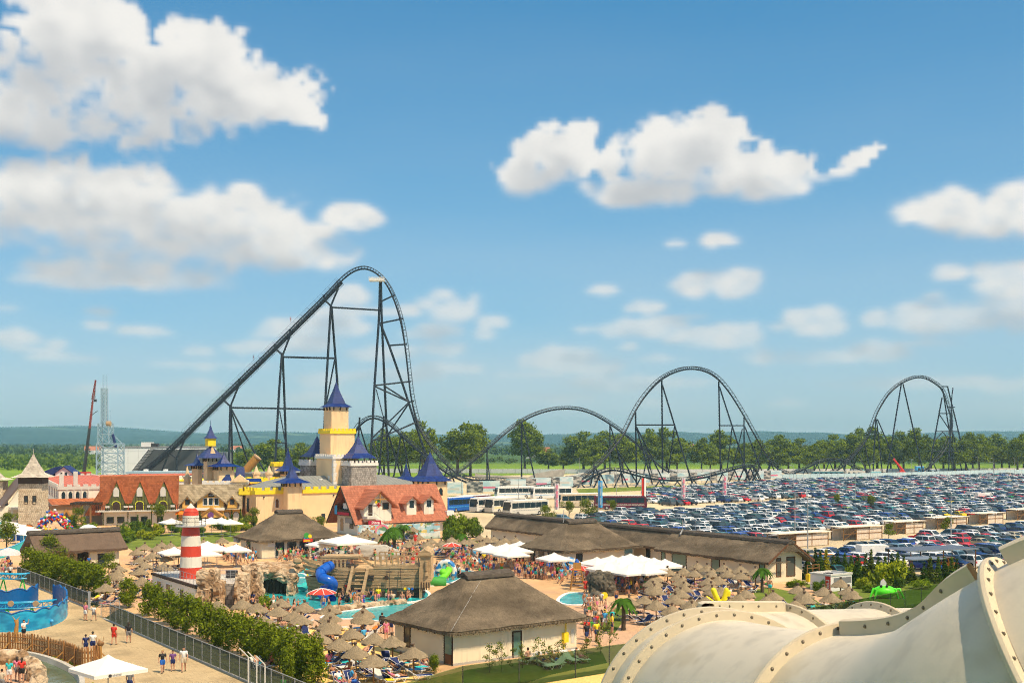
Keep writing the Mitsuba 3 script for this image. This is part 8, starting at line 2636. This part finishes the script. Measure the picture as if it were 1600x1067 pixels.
def figure(pose, hair='short', skirt=False, seed=0):
    """joints in metres, facing -y; body one surface, clothes a little larger over it"""
    A = lambda *p: np.array(p, float)
    if pose in ('stand', 'walk', 'arms', 'stride'):
        st = {'stand': .06, 'walk': .20, 'arms': .03, 'stride': .30}[pose]
        hipz, chest = .92, A(0, 0, 1.28)
        hips = [A(-.09, 0, hipz), A(.09, 0, hipz)]
        knees = [A(-.10, -st * .75, .50), A(.10, st * .2, .49)]
        ank = [A(-.10, -st * .8, .08), A(.10, st * 1.1, .10 + st * .15)]
        sh = [A(-.19, 0, 1.42), A(.19, 0, 1.42)]
        if pose == 'arms':
            el = [A(-.34, -.10, 1.22), A(.40, -.05, 1.36)]
            wr = [A(-.26, -.30, 1.18), A(.42, -.12, 1.62)]
        else:
            el = [A(-.27, st * .35, 1.14), A(.27, -st * .35, 1.14)]
            wr = [A(-.28, st * .2 - .06, .90), A(.28, -st * .7 - .08, .92)]
        neck, head = A(0, -.01, 1.50), A(0, -.03, 1.63)
        toe = [a + A(0, -.17, -.03) for a in ank]
    elif pose == 'sit':
        hipz, chest = .46, A(0, .03, .84)
        hips = [A(-.09, 0, .46), A(.09, 0, .46)]
        knees = [A(-.13, -.42, .50), A(.13, -.42, .52)]
        ank = [A(-.13, -.48, .10), A(.13, -.52, .10)]
        sh = [A(-.19, .03, .98), A(.19, .03, .98)]
        el, wr = [A(-.26, -.05, .74), A(.26, -.05, .74)], [A(-.16, -.28, .60), A(.16, -.30, .62)]
        neck, head = A(0, .02, 1.06), A(0, -.01, 1.19)
        toe = [a + A(0, -.17, -.03) for a in ank]
    else:                                                   # lying back on a lounger
        hipz, chest = .44, A(0, .42, .62)
        hips = [A(-.09, 0, .44), A(.09, 0, .44)]
        knees = [A(-.11, -.42, .50), A(.11, -.40, .58)]
        ank = [A(-.11, -.84, .43), A(.11, -.80, .43)]
        sh = [A(-.19, .56, .74), A(.19, .56, .74)]
        el, wr = [A(-.30, .34, .58), A(.30, .36, .58)], [A(-.24, .08, .52), A(.26, .10, .52)]
        neck, head = A(0, .64, .82), A(0, .74, .90)
        toe = [a + A(0, -.04, .16) for a in ank]
    mid = (hips[0] + hips[1]) / 2
    b = [[(mid, .135), ((mid + chest) / 2, .115), (chest, .145)], [(chest, .14), (neck, .055), (head, .06)]]
    for i in (0, 1):
        b += [[(mid, .12), (hips[i], .105), (knees[i], .065), (ank[i], .042)], [(ank[i], .042), (toe[i], .035)], [(chest, .12), (sh[i], .068), (el[i], .044), (wr[i], .031)]]
        d = unit(wr[i] - el[i])
        s = 1 if i else -1
        fw = unit(np.cross(d, [s, 0, .1]))
        palm = wr[i] + d * .055
        b += [[(wr[i], .03), (palm, .034)], [(palm - d * .02, .015), (palm - d * .0 + fw * .05, .012), (palm + d * .03 + fw * .06, .010)]]
        for j, (o, l_) in enumerate(((-.027, .062), (-.009, .075), (.009, .07), (.026, .055))):
            k0 = palm + d * .03 + fw * -o
            k1 = k0 + d * l_ * .55
            b += [[(k0, .010), (k1, .0095), (k1 + d * l_ * .4 + A(-s * .012, 0, 0), .008)]]
    body = bones(b, 8)
    hd = m3.Manifold.batch_hull([sph(head + A(0, .015, .03), .092, 12), sph(head + A(0, -.02, -.05), .068, 12)])
    hd = hd + m3.Manifold.batch_hull([sph(head + A(0, -.085, .015), .012, 6), sph(head + A(0, -.108, -.015), .014, 6)]) + sph(head + A(-.092, .01, 0), .02, 6) + sph(head + A(.092, .01, 0), .02, 6)
    body = body + hd
    out = {'body': body.to_mesh()}
    if hair == 'long':
        hr = m3.Manifold.batch_hull([sph(head + A(0, .02, .055), .094, 12), sph(head + A(0, .05, -.02), .085, 12)]) + bones([[(head + A(0, .07, 0), .07), (head + A(0, .09, -.2), .055)]])
    else:
        hr = m3.Manifold.batch_hull([sph(head + A(0, .02, .05), .094, 12), sph(head + A(0, .04, .0), .085, 12)])
    out['hair'] = hr.to_mesh()
    eye = sph(head + A(-.035, -.092, .022), .011, 6) + sph(head + A(.035, -.092, .022), .011, 6) + m3.Manifold.batch_hull([sph(head + A(-.022, -.088, -.055), .008, 6), sph(head + A(.022, -.088, -.055), .008, 6)])
    out['face'] = eye.to_mesh()
    top = [[((mid * .6 + chest * .4), .142), (chest, .162)], [(chest, .158), (neck - (neck - chest) * .18, .075)]]
    for i in (0, 1):
        top += [[(chest, .138), (sh[i], .083), (sh[i] * .45 + el[i] * .55, .066)]]
    out['top'] = bones(top, 8).to_mesh()
    bot = [[(mid, .15), (mid * .75 + chest * .25, .14)]]
    for i in (0, 1):
        bot += [[(mid, .138), (hips[i], .125), (hips[i] * .45 + knees[i] * .55, .10)]]
    out['bottom'] = bones(bot, 8).to_mesh()
    if pose in ('walk', 'stand', 'stride', 'arms', 'sit'):
        for i in (0, 1):
            out['shoe_001' if i else 'shoe'] = m3.Manifold.batch_hull([sph(ank[i] + A(0, .02, -.03), .047, 8), sph(toe[i] + A(0, 0, -.002), .040, 8)]).to_mesh()
    return {k: MB().add(np.array(m.vert_properties[:, :3]), m.tri_verts) for k, m in out.items()}


FIG = {(p_, h_): figure(p_, h_) for p_ in ('stand', 'walk', 'arms', 'stride', 'sit', 'lie') for h_ in ('short', 'long')}
PEOPLE = []
q = np.random.RandomState(77)
pmade = set()
CLO = {'red': 'red', 'white': 'white', 'navy': 'navy', 'black': 'black', 'bright blue': 'blue', 'pink': 'pink', 'yellow': 'lemonade', 'green': 'green', 'turquoise': 'turquoise', 'grey': 'midgrey', 'sky blue': 'sky_blue', 'orange': 'orange', 'beige': 'beige', 'purple': 'purple', 'none': None}


def person_group(pose, hair, hcol, skin, top, bottom):
    g_ = f'person_{pose}_{hair}_{hcol}_{skin}_{top}_{bottom}'.replace(' ', '_')
    if g_ not in pmade:
        pmade.add(g_)
        f = FIG[pose, hair]
        P_ = {'body': (f['body'], skin, 50), 'hair': (f['hair'], hcol, True), 'face': (f['face'], 'darkwood', True), 'bottom': (f['bottom'], CLO[bottom], 50)}
        if CLO[top]:
            P_['top'] = (f['top'], CLO[top], 50)
        if 'shoe' in f and top != 'none':
            P_['shoe'], P_['shoe_001'] = (f['shoe'], 'dark', True), (f['shoe_001'], 'dark', True)
        group(g_, P_)
    return g_


def person(x, y, face, pose='stand', hair='short', hcol='hair', skin='skin', top='red', bottom='navy', label='', h=1.75, z=.04, later=True, grp='people in the park', ground=None):
    c = G(x, y) if ground is None else ground
    M = Mt(c[0], c[1], z, face, h / 1.75)
    g_ = person_group(pose, hair, hcol, skin, top, bottom)
    if later:
        PEOPLE.append((M[1, 3], g_, M, label))
        return
    return inst('person', g_, M, label, 'person', None)


def pix_person(*a, **k):
    return person(*a, **{**k, 'later': False})


# those on the path, one by one (face: 0 looks at the camera, pi away)
pix_person(254, 1052, .5, 'walk', 'long', 'blond', 'skin', 'black', 'bright blue', label='woman in black top and blue shorts walking left of a trio on the path', h=1.68)
pix_person(270, 1049, .3, 'stand', 'long', 'hair', 'skin', 'purple', 'navy', label='girl in dark red top walking in the middle of a trio', h=1.52)
pix_person(287, 1050, .2, 'walk', 'short', 'hair', 'skin', 'white', 'beige', label='man in white shirt and beige shorts at the right of a trio', h=1.82)
pix_person(178, 1008, 2.9, 'walk', 'short', 'hair', 'skin', 'red', 'red', label='man in bright red shirt walking away on the path', h=1.76)
pix_person(201, 1005, 3.3, 'stride', 'long', 'hair', 'skin', 'black', 'grey', label='woman in black top and grey shorts walking beside the red shirted man', h=1.74)
pix_person(134, 1022, 3.6, 'stand', 'short', 'hair', 'skin', 'navy', 'navy', label='boy in navy shirt just behind the picket fence', h=1.55)
pix_person(145, 1022, 3.4, 'walk', 'short', 'hair', 'skin', 'white', 'navy', label='young man in white shirt just behind the picket fence', h=1.78)
pix_person(133.5, 970, 2.6, 'stand', 'long', 'blond', 'skin', 'pink', 'white', label='blond woman with black bag near the open gate', h=1.72)
pix_person(146.5, 970, 2.9, 'stride', 'short', 'blond', 'skin', 'white', 'grey', label='child in white shirt and grey shorts near the open gate', h=1.45)
pix_person(103.5, 958, 4.0, 'arms', 'short', 'blond', 'skin', 'white', 'grey', label='person in white leaning at the blue ride stern', h=1.5)
pix_person(37, 1002, 1.2, 'arms', 'short', 'hair', 'skin', 'white', 'black', label='person with a strapped bag beside the wooden animal figure', h=1.8)
pix_person(14.5, 1069, 3.1, 'stand', 'long', 'blond', 'skin', 'turquoise', 'white', label='woman in turquoise top and white shorts among the pond rocks', h=1.66, z=.09)
pix_person(27, 1066, 3.2, 'stand', 'long', 'hair', 'skin', 'pink', 'grey', label='woman in pale pink top among the pond rocks', h=1.72, z=.09)
pix_person(34, 1068, 3.3, 'stand', 'long', 'hair', 'skin', 'red', 'black', label='long-haired woman in dark red top and black skirt at the pond rocks', h=1.74, z=.09)
pix_person(3, 1084, 3.0, 'stand', 'short', 'hair', 'skin', 'beige', 'grey', label='person half cut off at the lower left corner', h=1.6, z=.09)
pix_person(203, 1086, 3.0, 'stand', 'short', 'hair', 'skin', 'grey', 'navy', label='person cut off at the bottom edge right of the white umbrella', h=1.7)
pix_person(603.5, 1000, 3.3, 'stand', 'long', 'blond', 'skin', 'pink', 'pink', label='woman in pink beside the pool end of the front hut', h=1.7)
pix_person(597, 990, 2.7, 'stand', 'short', 'hair', 'skin', 'black', 'black', label='man in black at the pool end of the front hut', h=1.82)
pix_person(611, 992, 2.9, 'stand', 'short', 'hair', 'skin', 'grey', 'navy', label='man in grey beside the front hut wall by the pool', h=1.78)
pix_person(932, 1003, .4, 'stand', 'short', 'hair', 'skin_tan', 'yellow', 'navy', label='man in yellow shirt standing between slide and front hut', h=1.78)
pix_person(917, 1000, .2, 'stand', 'short', 'hair', 'skin_tan', 'red', 'navy', label='man in red shirt right of the front hut wall', h=1.8)
pix_person(915, 930, .2, 'stand', 'short', 'hair', 'skin', 'red', 'red', label='lifeguard in red standing beside the small pool', h=1.8)
pix_person(957, 925, .3, 'arms', 'short', 'hair', 'skin', 'sky blue', 'sky blue', label='man in sky blue beside the dark boulder', h=1.8)
pix_person(963, 943, .2, 'stand', 'short', 'hair', 'skin_tan', 'none', 'navy', label='bare-chested boy right of the dark boulder', h=1.5)
pix_person(543, 936, .3, 'stand', 'short', 'hair', 'skin', 'red', 'red', label='lifeguard in red at the foot of the ship stair', h=1.8)
pix_person(649, 882, .3, 'stand', 'short', 'hair', 'skin', 'red', 'red', label='person in red on the ship aft deck', h=1.7, z=2.6)
pix_person(1203, 928, 2.7, 'stand', 'short', 'hair', 'skin_tan', 'none', 'turquoise', label='bather in turquoise shorts on the path by the long building', h=1.78)
for x, y, c_, lab in ((454, 500.5, 'red', 'upper'), (396, 560, 'navy', 'lower')):
    c = P(x, y + 2.5, 468)
    pix_person(0, 0, 1.5, 'stand', 'short', 'hair', 'skin', c_, 'navy', label=f'{lab} of two workers standing on the lift hill catwalk', h=1.8, z=c[2], ground=c)

ZONES = [  # corner pixels, how many, where, share of bathers
    ((430, 862), (530, 866), (560, 882), (440, 886), 70, 'before the left bar hut', .5, .04), ((560, 862), (660, 862), (680, 878), (560, 878), 40, 'behind the pirate ship', .7, .04), ((690, 868), (800, 872), (800, 886), (700, 880), 34, 'at the lounger rows behind the ship', .8, .04),
    ((795, 884), (870, 888), (880, 908), (810, 905), 75, 'before the middle hut doors', .75, .04), ((925, 893), (1020, 893), (1020, 912), (940, 916), 52, 'under the white umbrella cluster', .7, .04), ((340, 868), (400, 866), (400, 884), (340, 888), 34, 'under the umbrellas right of the lighthouse', .6, .04),
    ((470, 936), (640, 930), (645, 944), (480, 952), 42, 'in the shallow pool before the ship', .95, -.45), ((665, 893), (735, 893), (715, 906), (665, 912), 22, 'in the right pool', .95, -.3), ((905, 985), (960, 978), (960, 1005), (910, 1012), 8, 'between front hut and slide', .6, .04),
    ((1, 882), (20, 884), (20, 906), (1, 904), 12, 'by the blue ride at the left edge', .1, .04), ((64, 838), (104, 838), (104, 846), (64, 846), 18, 'under the balloon arch', .1, .04), ((745, 893), (790, 893), (780, 905), (740, 900), 12, 'on the plaza behind the front hut', .8, .04),
    ((960, 915), (1010, 915), (1010, 930), (960, 935), 16, 'right of the dark boulder', .8, .04), ((420, 945), (470, 955), (470, 975), (420, 968), 12, 'by the rock cave pool edge', .9, .04), ((395, 950), (440, 985), (420, 990), (380, 960), 9, 'among the front parasols left', .8, .04),
    ((546, 900), (580, 900), (575, 912), (548, 912), 0, '', 0, 0), ((125, 880), (140, 884), (140, 890), (125, 888), 4, 'in the gate hut passage', .2, .04), ((510, 862), (640, 858), (640, 866), (510, 868), 26, 'beside the large white umbrella', .6, .04), ((870, 895), (925, 895), (925, 915), (870, 915), 14, 'on the plaza by the lifeguard chair', .7, .04), ((905, 940), (960, 950), (955, 985), (915, 985), 14, 'between small pool and slide', .7, .04), ((690, 885), (790, 885), (770, 900), (735, 892), 18, 'on the plaza right of the ship', .8, .04), ((880, 893), (905, 893), (905, 905), (880, 905), 6, 'near the lifeguard chair', .7, .04),
    ((593, 876), (648, 876), (648, 879), (593, 879), 9, 'on the ship aft deck', .9, 2.75)]
tops, bots = [k_ for k_ in CLO if k_ != 'none'], ['navy', 'bright blue', 'black', 'red', 'turquoise', 'grey', 'beige', 'white', 'pink', 'green']
for p0, p1, p2, p3, n, where, sw, z in ZONES:
    for _ in range(n):
        a, b = q.rand(), q.rand()
        x = (p0[0] * (1 - a) + p1[0] * a) * (1 - b) + (p3[0] * (1 - a) + p2[0] * a) * b
        y = (p0[1] * (1 - a) + p1[1] * a) * (1 - b) + (p3[1] * (1 - a) + p2[1] * a) * b
        bare = q.rand() < sw
        top = 'none' if bare and q.rand() < .6 else tops[q.randint(len(tops))]
        bot = bots[q.randint(len(bots))]
        skin = 'skin' if q.rand() < .7 else 'skin_tan'
        who = (f'bather in {bot} swimwear' if top == 'none' else f'person in {top} top')
        gr = None
        if z > 1:
            gr = GY(x, 134.2 + q.uniform(-1.6, 1.6))
        person(x, y, q.uniform(0, 6.28), ['stand', 'walk', 'arms', 'stride'][q.randint(4)], 'long' if q.rand() < .45 else 'short', 'hair' if q.rand() < .65 else 'blond', skin, top, bot, f'{who} {where}', q.uniform(1.2, 1.85) if q.rand() < .3 else q.uniform(1.6, 1.85), z, ground=gr)
n = 0
for a, b, ang, where in seats:
    if q.rand() < .55:
        lie = q.rand() < .65
        bot = bots[q.randint(len(bots))]
        top = 'none' if q.rand() < .6 else tops[q.randint(len(tops))]
        c = np.array([a - .05 * math.cos(ang), b - .05 * math.sin(ang), 0]) if lie else np.array([a - .2 * math.cos(ang), b - .2 * math.sin(ang), 0])
        M_face = ang - math.pi / 2
        person(0, 0, M_face if lie else ang + (0 if q.rand() < .5 else math.pi), 'lie' if lie else 'sit', 'long' if q.rand() < .5 else 'short', 'hair' if q.rand() < .6 else 'blond', 'skin' if q.rand() < .6 else 'skin_tan', top, bot, f"{'sunbather lying' if lie else 'person sitting'} in {top if top != 'none' else bot} {SHORT.get(where, where)}", 1.7, .03, ground=c)
PEOPLE.sort(key=lambda a: a[0])
for i, (d_, g_, M, lab) in enumerate(PEOPLE):
    if i < 262:
        inst_later('person', g_, M, lab, 'person', 'people in the park')
    else:
        inst('distant_bathers', g_, M, parent='distant_bathers'.replace('distant_bathers', 'distant_bathers')) if 0 else scene.__setitem__(f'distant_bathers__{i:03d}', {'type': 'instance', 'to_world': T(M.tolist()), 'of': {'type': 'ref', 'id': g_}})
labels['distant_bathers'] = {'kind': 'stuff', 'label': 'dense far crowd of bathers and guests round the huts and umbrellas', 'category': 'crowd'}
# ------------------------------------------------------------------ the cream tube slide in the foreground
slide = thing('water_slide', 'large cream fibreglass tube water slide with bolted flanges in the foreground', 'water slide')
R = .72
ctr = [(9.0, 5.6, 17.7), (5.6, 5.05, 16.95), (3.7, 4.95, 16.35), (2.42, 5.12, 15.82), (2.08, 5.65, 15.44), (1.78, 6.35, 15.27), (1.52, 7.00, 15.20), (1.34, 7.55, 15.165), (1.29, 8.12, 15.12), (1.50, 8.95, 15.02), (2.10, 9.65, 14.93), (3.05, 10.2, 14.87), (4.6, 10.9, 14.78), (7.5, 12.4, 14.5)]
cl = resample(spline(ctr, 24), .06)


def at_(p):
    return int(np.argmin(np.linalg.norm(cl - np.array(p), axis=1)))


i3, i2, i1, i0, j1, j2 = at_(ctr[3]), at_(ctr[5]), at_(ctr[7]), at_((1.29, 7.86, 15.14)), at_((2.14, 9.68, 14.92)), at_(ctr[11])
tan_ = np.gradient(cl, axis=0)
tan_ /= np.linalg.norm(tan_, axis=1, keepdims=True)
cuts = [0, i3, i2, i1, i0, j1, j2, len(cl) - 1]
for a, b in zip(cuts, cuts[1:]):
    part(slide, 'tube_section', MB().tube(cl[a:b + 1], R, 72, cap=False), 'slide_shell', smooth=True)
bolt = MB().rev([(.0105, 0), (.0105, .002), (.007, .0025), (.007, .007), (.005, .0085), (.0005, .009)], 10)
group('slide_bolt_kind', {'bolt': (bolt, 'bolt_steel', 35)})


def frame_to(p, n_, along):
    n_ = unit(n_)
    a = unit(along - n_ * (along @ n_))
    M = np.eye(4)
    M[:3, 0], M[:3, 1], M[:3, 2], M[:3, 3] = a, np.cross(n_, a), n_, p
    return M


def flange(i, w=.055, gap=.0):
    c, t_ = cl[i], tan_[i]
    side_ = unit(np.cross(t_, [0, 0, 1]))
    up_ = np.cross(side_, t_)
    n = 72
    an = np.arange(n) * 2 * math.pi / n
    d = np.cos(an)[:, None] * side_ + np.sin(an)[:, None] * up_
    rings = [c + d * (R - .005) - t_ * .024, c + d * (R + w) - t_ * .016, c + d * (R + w + .006) - t_ * .002, c + d * (R + w + .006) + t_ * .002, c + d * (R + w) + t_ * .016, c + d * (R - .005) + t_ * .024]
    v = np.vstack(rings)
    f = []
    for r_ in range(5):
        for k in range(n):
            j = (k + 1) % n
            f.append((r_ * n + k, r_ * n + j, (r_ + 1) * n + j, (r_ + 1) * n + k))
    part(slide, 'ring_flange', MB().add(v, f), 'slide_flange', smooth=30)
    m = 40
    for k in range(m):
        a = (k + .5) * 2 * math.pi / m
        e = math.cos(a) * side_ + math.sin(a) * up_
        for s in (-1, 1):
            p_ = c + e * (R + w * .56) + t_ * s * .0185
            if (p_ - [0, 0, CAMH]) @ (t_ * s) < 0:
                inst('bolt', 'slide_bolt_kind', frame_to(p_, t_ * s, e), parent=slide)


for i in (i3, i2, i1, i0, j1, j2):
    flange(i)
# the lengthwise seam of the two half shells: a standing lip with bolts, on the crown of each section
for a, b in ((0, i3), (i3, i2), (i0, j1)):
    sl_ = cl[a + 1:b]
    sd_ = np.array([unit(np.cross(t_, [0, 0, 1])) for t_ in tan_[a + 1:b]])
    up_ = np.cross(sd_, tan_[a + 1:b])
    away = -.05 if a != i0 else .0
    d = up_ * math.cos(away) + sd_ * math.sin(away) * np.sign((sd_ @ np.array([0, 1, 0])).mean())
    cr_d = np.cross(tan_[a + 1:b], d)
    prof = [(-.045, R - .01), (-.040, R + .070), (-.02, R + .078), (.02, R + .078), (.040, R + .070), (.045, R - .01)]
    v = np.concatenate([[p_ + d[k] * h + cr_d[k] * o for o, h in prof] for k, p_ in enumerate(sl_)])
    f = []
    for k in range(len(sl_) - 1):
        for e in range(5):
            f.append((k * 6 + e, k * 6 + e + 1, k * 6 + e + 7, k * 6 + e + 6))
    part(slide, 'seam_flange', MB().add(v, f), 'slide_flange', smooth=30)
    for k in range(3, len(sl_) - 2, 4):
        s = 1 if (sl_[k] + cr_d[k] - [0, 0, CAMH]) @ cr_d[k] < 0 else -1
        p_ = sl_[k] + d[k] * (R + .040) + cr_d[k] * s * .0425
        inst('bolt', 'slide_bolt_kind', frame_to(p_, cr_d[k] * s, tan_[a + 1 + k]), parent=slide)
for i in (i2 + 6, j1, j2 - 4):
    c = cl[i]
    part(slide, 'support_column', MB().cyl((c[0], c[1], 0), (c[0], c[1], c[2] - R + .02), .14, n=12), 'steel', smooth=True)
rank_labels()

# ------------------------------------------------------------------ the air
if HAZE:
    scene['air'] = {'type': 'homogeneous', 'albedo': rgb(.45, .80, 1.0), 'sigma_t': HAZE_SIGMA}
    scene['camera']['medium'] = {'type': 'ref', 'id': 'air'}
    scene['haze'] = {'type': 'cube', 'to_world': T().translate([0, 4240, 74]).scale([5400, 4600, 76]), 'bsdf': {'type': 'null'}, 'interior': {'type': 'ref', 'id': 'air'}}
    labels['haze'] = {'kind': 'stuff', 'label': 'thin bluish summer haze over the plain towards the hills', 'category': 'haze'}
